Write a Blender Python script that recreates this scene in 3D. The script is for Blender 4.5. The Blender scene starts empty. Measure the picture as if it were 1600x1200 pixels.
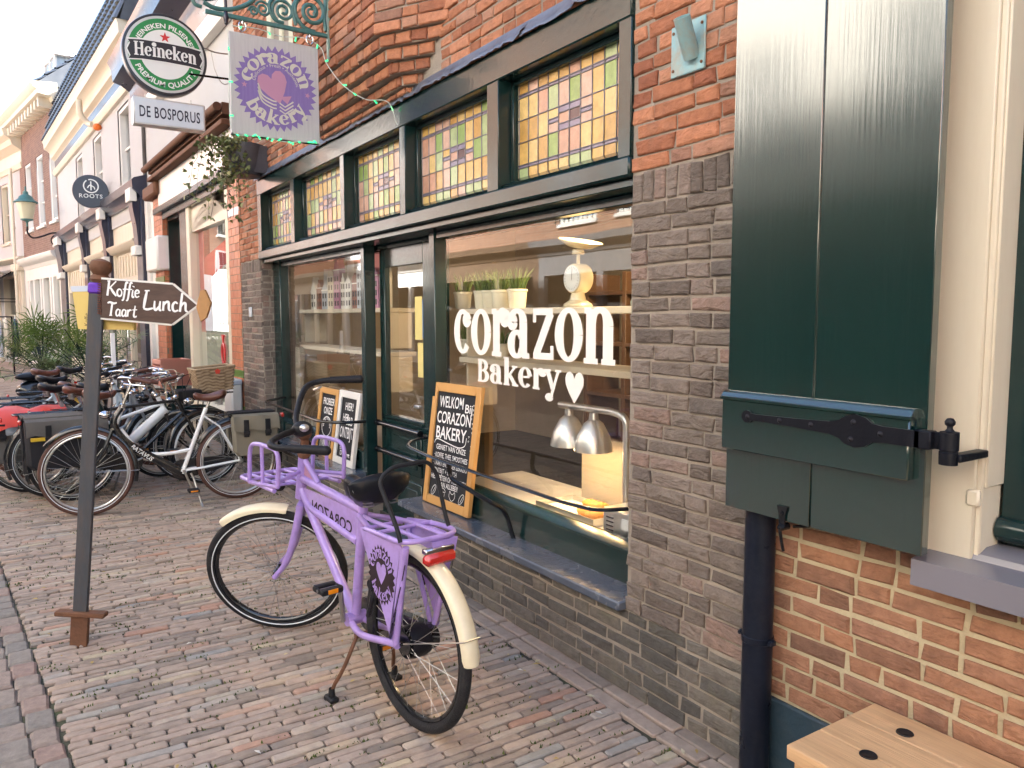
import bpy, bmesh, math, random
import numpy as np
from mathutils import Vector, Matrix
from math import sin, cos, pi, radians as rad, sqrt, atan2
scene = bpy.context.scene
# ---------------------------------------------------------------- camera
cd = bpy.data.cameras.new('camera'); cam = bpy.data.objects.new('camera', cd)
scene.collection.objects.link(cam); scene.camera = cam
cam.location = (0, 0, 1.60)
cam.rotation_euler = (rad(90 - 5.0), 0, rad(-33.26))
cd.sensor_width = 36; cd.lens = 27.0; cd.clip_start = 0.05; cd.clip_end = 500
# ---------------------------------------------------------------- sky and sun
SUN_EL, SUN_AZ = 34.0, 98.0      # degrees; azimuth measured clockwise from +Y (the street), so the sun stands behind the bakery roofs
w = bpy.data.worlds.new('World'); scene.world = w; w.use_nodes = True
nt = w.node_tree; bg = nt.nodes['Background']
sky = nt.nodes.new('ShaderNodeTexSky'); sky.sky_type = 'NISHITA'; sky.sun_disc = False
sky.sun_elevation = rad(SUN_EL); sky.sun_rotation = rad(SUN_AZ)
sky.air_density = 1.0; sky.dust_density = 3.0; sky.ozone_density = 0.6
nt.links.new(sky.outputs[0], bg.inputs[0]); bg.inputs[1].default_value = 0.075
sd = bpy.data.lights.new('sun', 'SUN'); sun = bpy.data.objects.new('sun', sd); scene.collection.objects.link(sun)
sd.energy = 5.0; sd.angle = rad(0.5); sd.color = (1.0, 0.97, 0.94)
sdir = Vector((sin(rad(SUN_AZ))*cos(rad(SUN_EL)), cos(rad(SUN_AZ))*cos(rad(SUN_EL)), sin(rad(SUN_EL))))
sun.rotation_euler = sdir.to_track_quat('Z', 'Y').to_euler()
scene.view_settings.view_transform = 'Standard'; scene.view_settings.look = 'None'
scene.view_settings.exposure = 3.3; scene.view_settings.gamma = 1.0
# ---------------------------------------------------------------- helpers: objects
col = scene.collection
WM = {}                      # world matrix of everything built, so parts can be modelled in world coordinates
def tag(o, label=None, cat=None, group=None, kind=None):
    if label: o['label'] = label
    if cat: o['category'] = cat
    if group: o['group'] = group
    if kind: o['kind'] = kind
    return o
def thing(name, label, cat, loc=(0, 0, 0), rotz=0.0, group=None, tilt=0.0):
    o = bpy.data.objects.new(name, None); col.objects.link(o)
    o.empty_display_size = 0.1
    o.location = loc; o.rotation_euler = (tilt, 0, rotz)
    m = Matrix.Translation(loc) @ Matrix.Rotation(rotz, 4, 'Z') @ Matrix.Rotation(tilt, 4, 'X')
    WM[o.name] = m
    return tag(o, label, cat, group, 'thing')
def copy_tree(o, parent=None):
    c = o.copy(); col.objects.link(c)
    if parent: c.parent = parent
    for ch in list(o.children): copy_tree(ch, c)
    return c
class Fr:
    """a plane in space: point(a, b, c) = o + a*u + b*v + c*n"""
    def __init__(s, o, u, v=(0, 0, 1), n=None):
        s.o = np.array(o, float); s.u = np.array(u, float); s.u /= np.linalg.norm(s.u)
        s.v = np.array(v, float); s.v /= np.linalg.norm(s.v)
        s.n = np.array(n, float) if n is not None else np.cross(s.u, s.v)
        s.n /= np.linalg.norm(s.n)
    def __call__(s, a, b, c=0.0): return tuple(s.o + a*s.u + b*s.v + c*s.n)
    def arr(s, A): return s.o + A[:, :1]*s.u + A[:, 1:2]*s.v + A[:, 2:3]*s.n
WORLD = Fr((0, 0, 0), (1, 0, 0), (0, 1, 0), (0, 0, 1))
class MB:
    def __init__(s): s.v = []; s.f = []; s.mi = []; s.t = []; s.off = 0
    def add(s, V, F, mi=0, tone=0.5):
        k = s.off; s.v.append(np.asarray(V, float).reshape(-1, 3)); n = len(s.v[-1]); s.off += n
        for f in F: s.f.append(tuple(i + k for i in f))
        s.mi += [mi]*len(F); s.t.append(np.full(n, tone) if np.isscalar(tone) else np.asarray(tone, float))
        return s
    def box(s, fr, a0, a1, b0, b1, c0, c1, bev=0.0, mi=0, tone=0.5):
        if a1 < a0: a0, a1 = a1, a0
        if b1 < b0: b0, b1 = b1, b0
        if c1 < c0: c0, c1 = c1, c0
        bev = min(bev, (a1-a0)*.45, (b1-b0)*.45, (c1-c0)*.45)
        C = np.array([(a0+a1)/2, (b0+b1)/2, (c0+c1)/2]); H = np.array([a1-a0, b1-b0, c1-c0])/2
        if bev <= 0:
            V = [(x, y, z) for x in (-1, 1) for y in (-1, 1) for z in (-1, 1)]
            F = [(0,1,3,2), (4,6,7,5), (0,4,5,1), (2,3,7,6), (0,2,6,4), (1,5,7,3)]
            return s.add(fr.arr(C + np.array(V)*H), F, mi, tone)
        V = []; idx = {}
        for x in (-1, 1):
            for y in (-1, 1):
                for z in (-1, 1):
                    for ax in range(3):
                        p = np.array([x, y, z])*(H - bev); p[ax] = (x, y, z)[ax]*H[ax]
                        idx[(x, y, z, ax)] = len(V); V.append(p)
        F = []
        for ax in range(3):
            o1, o2 = [i for i in range(3) if i != ax]
            for sg in (-1, 1):
                q = []
                for (p, r) in ((-1, -1), (1, -1), (1, 1), (-1, 1)):
                    k = [0, 0, 0]; k[ax] = sg; k[o1] = p; k[o2] = r; q.append(idx[(*k, ax)])
                F.append(tuple(q))
        for ax in range(3):               # edges parallel to ax
            o1, o2 = [i for i in range(3) if i != ax]
            for p in (-1, 1):
                for r in (-1, 1):
                    q = []
                    for (e, fax) in ((-1, o1), (1, o1), (1, o2), (-1, o2)):
                        k = [0, 0, 0]; k[ax] = e; k[o1] = p; k[o2] = r; q.append(idx[(*k, fax)])
                    F.append(tuple(q))
        for x in (-1, 1):
            for y in (-1, 1):
                for z in (-1, 1): F.append(tuple(idx[(x, y, z, a)] for a in range(3)))
        return s.add(fr.arr(C + np.array(V)), F, mi, tone)
    def bar(s, p, q, wa, wb, up=(0, 0, 1), bev=0.0, mi=0, tone=0.5):
        """rectangular bar from p to q, wa wide across, wb along 'up'"""
        p = np.array(p, float); q = np.array(q, float); d = q - p; L = np.linalg.norm(d)
        u = d/L; up = np.array(up, float); n = np.cross(u, up)
        if np.linalg.norm(n) < 1e-6: n = np.cross(u, (1, 0, 0))
        n /= np.linalg.norm(n); v = np.cross(n, u)
        return s.box(Fr(p, u, v, n), 0, L, -wb/2, wb/2, -wa/2, wa/2, bev, mi, tone)
    def tube(s, pts, r, n=10, closed=False, caps=True, mi=0, tone=0.5, flat=1.0):
        P = np.array(pts, float); m = len(P)
        R = np.full(m, r) if np.isscalar(r) else np.array(r, float)
        T = np.empty_like(P)
        for i in range(m):
            a = P[i-1] if (i > 0 or closed) else P[i]; b = P[(i+1) % m] if (i < m-1 or closed) else P[i]
            d = b - a; T[i] = d/(np.linalg.norm(d) + 1e-12)
        ref = np.array([0, 0, 1.0]) if abs(T[0][2]) < .9 else np.array([1.0, 0, 0])
        N = np.cross(T[0], ref); N /= np.linalg.norm(N); V = []
        for i in range(m):
            N = N - T[i]*np.dot(N, T[i]); N /= (np.linalg.norm(N) + 1e-12); B = np.cross(T[i], N)
            for k in range(n):
                a = 2*pi*k/n; V.append(P[i] + R[i]*(cos(a)*N + flat*sin(a)*B))
        F = []
        for i in range(m if closed else m-1):
            j = (i+1) % m
            for k in range(n): F.append((i*n+k, i*n+(k+1) % n, j*n+(k+1) % n, j*n+k))
        if caps and not closed:
            F.append(tuple(range(n))); F.append(tuple((m-1)*n + k for k in range(n)))
        return s.add(V, F, mi, tone)
    def lathe(s, prof, o=(0, 0, 0), ax=(0, 0, 1), n=24, mi=0, tone=0.5, a0=0, a1=2*pi):
        ax = np.array(ax, float); ax /= np.linalg.norm(ax); ref = np.array([1.0, 0, 0]) if abs(ax[0]) < .9 else np.array([0, 1.0, 0])
        e1 = ref - ax*np.dot(ref, ax); e1 /= np.linalg.norm(e1); e2 = np.cross(ax, e1); o = np.array(o, float)
        full = abs(a1-a0-2*pi) < 1e-6; na = n if full else n+1; V = []
        for (r, z) in prof:
            for k in range(na):
                a = a0 + (a1-a0)*k/n; V.append(o + ax*z + max(r, 1e-5)*(cos(a)*e1 + sin(a)*e2))
        F = []
        for i in range(len(prof)-1):
            for k in range(n):
                k2 = (k+1) % na; F.append((i*na+k, i*na+k2, (i+1)*na+k2, (i+1)*na+k))
        return s.add(V, F, mi, tone)
    def ell(s, c, rx, ry, rz, rot=None, n=16, m=10, mi=0, tone=0.5, fn=None):
        V = []; F = []
        for i in range(m+1):
            t = pi*i/m
            for k in range(n):
                a = 2*pi*k/n; p = np.array([rx*sin(t)*cos(a), ry*sin(t)*sin(a), rz*cos(t)])
                if fn: p = np.array(fn(p))
                V.append(p)
        V = np.array(V)
        if rot is not None: V = V @ np.array(rot).T
        V = V + np.array(c)
        for i in range(m):
            for k in range(n): F.append((i*n+k, i*n+(k+1) % n, (i+1)*n+(k+1) % n, (i+1)*n+k))
        return s.add(V, F, mi, tone)
    def prism(s, fr, poly, c0, c1, mi=0, tone=0.5):
        n = len(poly); V = [fr(a, b, c0) for a, b in poly] + [fr(a, b, c1) for a, b in poly]
        F = [tuple(range(n)), tuple(range(n, 2*n))] + [(i, (i+1) % n, n+(i+1) % n, n+i) for i in range(n)]
        return s.add(V, F, mi, tone)
    def quad(s, *p, mi=0, tone=0.5): return s.add(p, [tuple(range(len(p)))], mi, tone)
    def flat(s, fr, V2, F, c=0.0, mi=0, tone=0.5):
        return s.add([fr(a, b, c) for a, b in V2], F, mi, tone)
    def stroke(s, fr, pts, wd, c=0.0, mi=0, tone=0.5, mapf=None, cap=False):
        P = np.array(pts, float); m = len(P); W = np.full(m, wd) if np.isscalar(wd) else np.array(wd, float)
        D = np.gradient(P, axis=0) if m > 2 else np.array([P[1]-P[0]]*2); D /= (np.linalg.norm(D, axis=1)[:, None]+1e-9)
        N = np.stack([-D[:, 1], D[:, 0]], 1); A = P + N*W[:, None]/2; B = P - N*W[:, None]/2
        V = list(A) + list(B); F = [(i, i+1, m+i+1, m+i) for i in range(m-1)]
        if mapf: V = [mapf(*q) for q in V]
        return s.flat(fr, V, F, c, mi, tone)
    def disc(s, fr, a, b, r, c=0.0, n=32, mi=0, tone=0.5, r2=None):
        if r2 is None:
            V = [(a+r*cos(2*pi*k/n), b+r*sin(2*pi*k/n)) for k in range(n)]; F = [tuple(range(n))]
        else:
            V = [(a+q*cos(2*pi*k/n), b+q*sin(2*pi*k/n)) for q in (r, r2) for k in range(n)]
            F = [(k, (k+1) % n, n+(k+1) % n, n+k) for k in range(n)]
        return s.flat(fr, V, F, c, mi, tone)
    def build(s, name, mats, parent=None, local=False, smooth=40, tone=False, kind=None, recalc=True):
        me = bpy.data.meshes.new(name)
        V = np.concatenate(s.v) if s.v else np.zeros((0, 3))
        M = WM[parent.name] if parent is not None else Matrix.Identity(4)
        if parent is not None and not local:
            Mi = np.array(M.inverted()); V = V @ Mi[:3, :3].T + Mi[:3, 3]
        nl = np.array([len(f) for f in s.f], dtype=np.int32)
        me.vertices.add(len(V)); me.vertices.foreach_set('co', V.astype(np.float32).ravel())
        me.loops.add(int(nl.sum())); me.polygons.add(len(nl))
        me.loops.foreach_set('vertex_index', np.array([i for f in s.f for i in f], dtype=np.int32))
        ls = np.zeros(len(nl), dtype=np.int32); ls[1:] = np.cumsum(nl)[:-1]
        me.polygons.foreach_set('loop_start', ls)
        me.polygons.foreach_set('material_index', np.array(s.mi, dtype=np.int32))
        me.update(calc_edges=True)
        if tone:
            at = me.attributes.new('tone', 'FLOAT', 'POINT'); at.data.foreach_set('value', np.concatenate(s.t).astype(np.float32))
        if recalc and len(nl) < 60000:
            bm = bmesh.new(); bm.from_mesh(me); bmesh.ops.recalc_face_normals(bm, faces=bm.faces); bm.to_mesh(me); bm.free()
        if smooth:
            me.polygons.foreach_set('use_smooth', np.ones(len(nl), dtype=bool)); me.set_sharp_from_angle(angle=rad(smooth))
        for m in (mats if isinstance(mats, (list, tuple)) else [mats]): me.materials.append(m)
        o = bpy.data.objects.new(name, me); col.objects.link(o)
        if parent is not None: o.parent = parent
        WM[o.name] = M
        if kind: o['kind'] = kind
        return o
def arc(cx, cy, r, a0, a1, n=12, ry=None):
    return [(cx + r*cos(a0+(a1-a0)*i/n), cy + (ry or r)*sin(a0+(a1-a0)*i/n)) for i in range(n+1)]
def smoothpath(pts, n=6, closed=False):
    """Catmull-Rom through pts"""
    P = [np.array(p, float) for p in pts]; out = []; m = len(P)
    for i in range(m if closed else m-1):
        p0 = P[i-1] if (i > 0 or closed) else 2*P[i]-P[i+1]; p1 = P[i]; p2 = P[(i+1) % m]
        p3 = P[(i+2) % m] if (i+2 < m or closed) else 2*p2-p1
        for k in range(n):
            t = k/n; out.append(.5*((2*p1) + (p2-p0)*t + (2*p0-5*p1+4*p2-p3)*t*t + (3*p1-p0-3*p2+p3)*t**3))
    if not closed: out.append(P[-1])
    return [tuple(p) for p in out]
def rpath(pts, r=0.03, n=5):
    """polyline with rounded corners"""
    P = [np.array(p, float) for p in pts]; out = [tuple(P[0])]
    for i in range(1, len(P)-1):
        a = P[i-1]-P[i]; b = P[i+1]-P[i]; la, lb = np.linalg.norm(a), np.linalg.norm(b)
        q = min(r, la*.48, lb*.48); A = P[i]+a/la*q; B = P[i]+b/lb*q
        for k in range(n+1):
            t = k/n; out.append(tuple((1-t)**2*A + 2*t*(1-t)*P[i] + t*t*B))
    out.append(tuple(P[-1])); return out
# ---------------------------------------------------------------- helpers: lettering
_tc = {}
def text2d(body, size=1.0, bold=0.0, shear=0.0, space=1.0, align='CENTER', res=3):
    key = (body, size, bold, shear, space, align, res)
    if key in _tc: return _tc[key]
    c = bpy.data.curves.new('t', 'FONT'); c.body = body; c.size = size; c.offset = bold*size; c.shear = shear
    c.space_character = space; c.align_x = align; c.align_y = 'BOTTOM_BASELINE'; c.resolution_u = res; c.fill_mode = 'FRONT'
    o = bpy.data.objects.new('t', c); col.objects.link(o)
    me = bpy.data.meshes.new_from_object(o.evaluated_get(bpy.context.evaluated_depsgraph_get()))
    V = np.array([(v.co.x, v.co.y) for v in me.vertices]).reshape(-1, 2); F = [tuple(p.vertices) for p in me.polygons]
    bpy.data.objects.remove(o); bpy.data.curves.remove(c); bpy.data.meshes.remove(me)
    _tc[key] = (V, F); return V, F
def put_text(mb, fr, body, a, b, size, c=0.001, mi=0, width=None, sy=1.0, rot=0.0, jit=None, mirror=False, **kw):
    """a line of writing centred on (a, b) baseline; width squeezes it to that length"""
    V, F = text2d(body, 1.0, **kw)
    if not len(V): return
    V = V*size; V[:, 1] *= sy
    if width: V[:, 0] *= width/(V[:, 0].max()-V[:, 0].min())
    if mirror: V[:, 0] *= -1
    cr, sr = cos(rot), sin(rot)
    V = np.stack([a + V[:, 0]*cr - V[:, 1]*sr, b + V[:, 0]*sr + V[:, 1]*cr], 1)
    mb.flat(fr, V, F, c, mi)
def arc_text(mb, fr, body, cx, cy, R, size, mid=90, c=0.001, mi=0, bottom=False, width=None, **kw):
    V, F = text2d(body, 1.0, **kw); V = V*size
    if width: V[:, 0] *= width/(V[:, 0].max()-V[:, 0].min())
    out = []
    for x, y in V:
        if bottom: t = rad(mid) + x/R; r = R - y
        else: t = rad(mid) - x/R; r = R + y
        out.append((cx + r*cos(t), cy + r*sin(t)))
    mb.flat(fr, out, F, c, mi)
# heavy slab-serif letters drawn as strokes: unit x-height, (points, widths)
def _e(cx, cy, rx, ry, a0, a1, w0, w1, n=22):
    P = []; W = []
    for i in range(n+1):
        a = rad(a0 + (a1-a0)*i/n); P.append((cx+rx*cos(a), cy+ry*sin(a))); W.append(w0 + (w1-w0)*abs(cos(a))**1.5)
    return P, W
def _l(x0, y0, x1, y1, w): return [(x0, y0), (x1, y1)], [w, w]
def _ball(x, y, r): return _e(x, y, r/2, r/2, 0, 360, r, r, 14)
S_, T_ = .235, .10
GLY = {
 'c': (.66, [_e(.33, .5, .23, .45, 52, 318, T_, S_), _ball(.50, .76, .17)]),
 'o': (.70, [_e(.35, .5, .25, .45, 0, 360, T_, S_, 32)]),
 'r': (.56, [_l(.19, .04, .19, .96, S_), _l(.03, .05, .36, .05, .1), _l(.03, .94, .19, .94, .11), _e(.40, .66, .2, .28, 170, 40, S_*.7, T_, 12), _ball(.48, .80, .19)]),
 'a': (.72, [_l(.49, .05, .49, .72, S_), _e(.30, .72, .19, .23, 0, 160, T_, S_, 16), _ball(.15, .72, .17), _e(.29, .28, .18, .24, 40, 330, T_, S_, 22), _l(.46, .055, .68, .055, .11)]),
 'z': (.68, [_l(.06, .925, .62, .925, .13), _l(.56, .9, .15, .1, .19), _l(.06, .075, .64, .075, .13), _l(.10, .95, .10, .72, .09), _l(.60, .04, .60, .28, .09)]),
 'n': (.80, [_l(.20, .04, .20, .96, S_), _l(.03, .05, .37, .05, .1), _l(.03, .94, .2, .94, .11), _e(.40, .66, .2, .29, 165, 0, T_, S_, 16), _l(.60, .66, .60, .04, S_), _l(.45, .05, .77, .05, .1)]),
 'b': (.70, [_l(.18, .04, .18, 1.4, S_), _l(.02, 1.36, .18, 1.36, .1), _e(.37, .48, .22, .43, 130, -140, T_, S_, 24), _l(.06, .05, .3, .05, .1)]),
 'k': (.78, [_l(.18, .04, .18, 1.4, S_), _l(.02, 1.36, .18, 1.36, .1), _l(.02, .05, .34, .05, .1), _l(.26, .42, .60, .92, .12), _l(.34, .52, .62, .05, .19), _l(.46, .05, .78, .05, .1), _l(.46, .95, .74, .95, .1)]),
 'e': (.66, [_e(.33, .5, .23, .45, 8, 318, T_, S_, 26), _l(.24, .52, .55, .52, .1)]),
 'y': (.74, [_l(.15, .93, .39, .1, .19), _l(.62, .93, .30, -.28, .12), _l(0, .95, .3, .95, .1), _l(.48, .95, .76, .95, .1), _ball(.22, -.28, .19)]),
 'i': (.42, [_l(.21, .04, .21, .96, S_), _l(.04, .05, .38, .05, .1), _l(.05, .94, .21, .94, .11), _ball(.21, 1.25, .22)]),
 'H': (.98, [_l(.22, .04, .22, 1.36, .22), _l(.74, .04, .74, 1.36, .22), _l(.22, .7, .74, .7, .12), _l(.03, .05, .42, .05, .1), _l(.03, 1.35, .42, 1.35, .1), _l(.54, .05, .93, .05, .1), _l(.54, 1.35, .93, 1.35, .1)]),
 'B': (.74, [_l(.18, .04, .18, 1.16, .2), _e(.32, .87, .22, .26, 105, -105, T_, S_*.9, 16), _e(.34, .33, .25, .28, 105, -105, T_, S_, 16), _l(.06, .05, .36, .05, .1), _l(.06, 1.15, .36, 1.15, .1)]),
}
def slab_width(word, space=1.0): return sum(GLY[ch][0] for ch in word)*space
def slab(mb, word, mapf, c=0.001, mi=0, space=1.0, eps=0.00025, fr=None):
    """word starts at x = 0 and runs in glyph units; mapf takes (x, y) to the frame"""
    x = 0.0; k = 0
    for ch in word:
        adv, strokes = GLY[ch]
        for P, W in strokes:
            if len(P) == 2:
                P = [tuple(np.array(P[0])*(1-t)+np.array(P[1])*t) for t in (0, .25, .5, .75, 1)]; W = [W[0]]*5
            mb.stroke(fr, [(p[0]+x, p[1]) for p in P], W, c + eps*(k % 7), mi, mapf=mapf); k += 1
        x += adv*space
# ---------------------------------------------------------------- helpers: materials
def srgb(h):
    c = [int(h[i:i+2], 16)/255 for i in (0, 2, 4)]
    return tuple(x/12.92 if x <= .04045 else ((x+.055)/1.055)**2.4 for x in c)
def mat(name, c, rough=.5, metal=0.0, var=.12, vscale=8.0, bump=0.0, bscale=60.0, stretch=None, coat=0.0, spec=.5, emit=None, estr=0.0, dirt=None, dscale=3.0, damt=.5, rvar=.12):
    if max(c) < .03 and spec == .5 and coat < .4: spec = .2
    m = bpy.data.materials.new(name); m.use_nodes = True; t = m.node_tree; N = t.nodes; L = t.links; b = N['Principled BSDF']
    b.inputs['Roughness'].default_value = rough; b.inputs['Metallic'].default_value = metal; b.inputs['Specular IOR Level'].default_value = spec
    if coat: b.inputs['Coat Weight'].default_value = coat; b.inputs['Coat Roughness'].default_value = .06 if coat < .75 else .15; b.inputs['Coat IOR'].default_value = 1.5 if coat < .75 else 1.95
    tc = N.new('ShaderNodeTexCoord'); vec = tc.outputs['Object']
    if stretch:
        mp = N.new('ShaderNodeMapping'); mp.inputs['Scale'].default_value = stretch; L.new(vec, mp.inputs[0]); vec2 = mp.outputs[0]
    else: vec2 = vec
    n1 = N.new('ShaderNodeTexNoise'); n1.inputs['Scale'].default_value = vscale; n1.inputs['Detail'].default_value = 6; L.new(vec2, n1.inputs[0])
    mx = N.new('ShaderNodeMix'); mx.data_type = 'RGBA'
    mx.inputs[6].default_value = (*[x*(1-var) for x in c], 1); mx.inputs[7].default_value = (*[min(1, x*(1+var)) for x in c], 1)
    L.new(n1.outputs[0], mx.inputs[0]); cout = mx.outputs[2]
    if dirt:
        n3 = N.new('ShaderNodeTexNoise'); n3.inputs['Scale'].default_value = dscale; n3.inputs['Detail'].default_value = 8; n3.inputs['Roughness'].default_value = .7; L.new(vec2, n3.inputs[0])
        r3 = N.new('ShaderNodeMapRange'); r3.inputs[1].default_value = .45; r3.inputs[2].default_value = .7; r3.inputs[4].default_value = damt; L.new(n3.outputs[0], r3.inputs[0])
        m3 = N.new('ShaderNodeMix'); m3.data_type = 'RGBA'; L.new(r3.outputs[0], m3.inputs[0]); L.new(cout, m3.inputs[6]); m3.inputs[7].default_value = (*dirt, 1); cout = m3.outputs[2]
    L.new(cout, b.inputs['Base Color'])
    rr = N.new('ShaderNodeMapRange'); rr.inputs[3].default_value = max(0, rough*(1-rvar*2)); rr.inputs[4].default_value = min(1, rough*(1+rvar*2)); L.new(n1.outputs[0], rr.inputs[0]); L.new(rr.outputs[0], b.inputs['Roughness'])
    if bump:
        n2 = N.new('ShaderNodeTexNoise'); n2.inputs['Scale'].default_value = bscale; n2.inputs['Detail'].default_value = 5; L.new(vec2, n2.inputs[0])
        bp = N.new('ShaderNodeBump'); bp.inputs['Strength'].default_value = bump; bp.inputs['Distance'].default_value = .01; L.new(n2.outputs[0], bp.inputs['Height']); L.new(bp.outputs[0], b.inputs['Normal']); L.new(bp.outputs[0], b.inputs['Coat Normal'])
    if emit: b.inputs['Emission Color'].default_value = (*emit, 1); b.inputs['Emission Strength'].default_value = estr
    return m
def tone_mat(name, stops, rough=.9, interp='LINEAR', bump=.6, bscale=70.0, nvar=.25, nscale=25.0, crack=True, stain=None, spec=.3, bdist=.006):
    """colour picked by each piece's own 'tone' value (bricks, pavers, glass panes)"""
    m = bpy.data.materials.new(name); m.use_nodes = True; t = m.node_tree; N = t.nodes; L = t.links; b = N['Principled BSDF']
    b.inputs['Roughness'].default_value = rough; b.inputs['Specular IOR Level'].default_value = spec
    a = N.new('ShaderNodeAttribute'); a.attribute_name = 'tone'; r = N.new('ShaderNodeValToRGB'); r.color_ramp.interpolation = interp
    el = r.color_ramp.elements
    while len(el) < len(stops): el.new(.5)
    for e, (p, c) in zip(el, stops): e.position = p; e.color = (*c, 1)
    L.new(a.outputs['Fac'], r.inputs[0])
    tc = N.new('ShaderNodeTexCoord'); n1 = N.new('ShaderNodeTexNoise'); n1.inputs['Scale'].default_value = nscale; n1.inputs['Detail'].default_value = 8; n1.inputs['Roughness'].default_value = .65
    L.new(tc.outputs['Object'], n1.inputs[0])
    mr = N.new('ShaderNodeMapRange'); mr.inputs[1].default_value = .25; mr.inputs[2].default_value = .75; mr.inputs[3].default_value = 1-nvar; mr.inputs[4].default_value = 1+nvar; L.new(n1.outputs[0], mr.inputs[0])
    mu = N.new('ShaderNodeMix'); mu.data_type = 'RGBA'; mu.blend_type = 'MULTIPLY'; mu.inputs[0].default_value = 1; L.new(r.outputs[0], mu.inputs[6]); L.new(mr.outputs[0], mu.inputs[7]); co = mu.outputs[2]
    if stain:
        n3 = N.new('ShaderNodeTexNoise'); n3.inputs['Scale'].default_value = stain[1]; n3.inputs['Detail'].default_value = 9; n3.inputs['Roughness'].default_value = .7; L.new(tc.outputs['Object'], n3.inputs[0])
        r3 = N.new('ShaderNodeMapRange'); r3.inputs[1].default_value = stain[3]; r3.inputs[2].default_value = stain[3]+.2; r3.inputs[4].default_value = stain[2]; L.new(n3.outputs[0], r3.inputs[0])
        m3 = N.new('ShaderNodeMix'); m3.data_type = 'RGBA'; L.new(r3.outputs[0], m3.inputs[0]); L.new(co, m3.inputs[6]); m3.inputs[7].default_value = (*stain[0], 1); co = m3.outputs[2]
    L.new(co, b.inputs['Base Color'])
    n2 = N.new('ShaderNodeTexNoise'); n2.inputs['Scale'].default_value = bscale; n2.inputs['Detail'].default_value = 8; n2.inputs['Roughness'].default_value = .6; L.new(tc.outputs['Object'], n2.inputs[0])
    h = n2.outputs[0]
    if crack:
        v = N.new('ShaderNodeTexNoise'); v.inputs['Scale'].default_value = bscale*.32; v.inputs['Detail'].default_value = 4; v.inputs['Distortion'].default_value = 2.2
        mp = N.new('ShaderNodeMapping'); mp.inputs['Scale'].default_value = (.6, .6, 1.5); L.new(tc.outputs['Object'], mp.inputs[0]); L.new(mp.outputs[0], v.inputs[0])
        ab = N.new('ShaderNodeMath'); ab.operation = 'MULTIPLY_ADD'; ab.inputs[1].default_value = 1.6; L.new(v.outputs[0], ab.inputs[0]); L.new(h, ab.inputs[2]); h = ab.outputs[0]
    bp = N.new('ShaderNodeBump'); bp.inputs['Strength'].default_value = bump; bp.inputs['Distance'].default_value = bdist; L.new(h, bp.inputs['Height']); L.new(bp.outputs[0], b.inputs['Normal'])
    return m
def glass_mat(name, tint=(.96, .98, .97), boost=1.6, wob=0.02):
    m = bpy.data.materials.new(name); m.use_nodes = True; t = m.node_tree; N = t.nodes; L = t.links
    for n in list(N):
        if n.type == 'BSDF_PRINCIPLED': N.remove(n)
    tr = N.new('ShaderNodeBsdfTransparent'); tr.inputs[0].default_value = (*tint, 1)
    gl = N.new('ShaderNodeBsdfGlossy'); gl.inputs['Roughness'].default_value = 0.004
    fr = N.new('ShaderNodeFresnel'); gm = N.new('ShaderNodeNewGeometry'); ir = N.new('ShaderNodeMapRange'); ir.inputs[3].default_value = 1.5; ir.inputs[4].default_value = 1/1.5; L.new(gm.outputs['Backfacing'], ir.inputs[0]); L.new(ir.outputs[0], fr.inputs[0])
    mu = N.new('ShaderNodeMath'); mu.operation = 'MULTIPLY'; mu.use_clamp = True; mu.inputs[1].default_value = boost; L.new(fr.outputs[0], mu.inputs[0])
    if wob:
        tc = N.new('ShaderNodeTexCoord'); n = N.new('ShaderNodeTexNoise'); n.inputs['Scale'].default_value = 1.6; n.inputs['Detail'].default_value = 1; L.new(tc.outputs['Object'], n.inputs[0])
        bp = N.new('ShaderNodeBump'); bp.inputs['Strength'].default_value = wob; bp.inputs['Distance'].default_value = .05; L.new(n.outputs[0], bp.inputs['Height']); L.new(bp.outputs[0], gl.inputs['Normal'])
    mx = N.new('ShaderNodeMixShader'); L.new(mu.outputs[0], mx.inputs[0]); L.new(tr.outputs[0], mx.inputs[1]); L.new(gl.outputs[0], mx.inputs[2])
    L.new(mx.outputs[0], N['Material Output'].inputs[0]); return m
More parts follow.
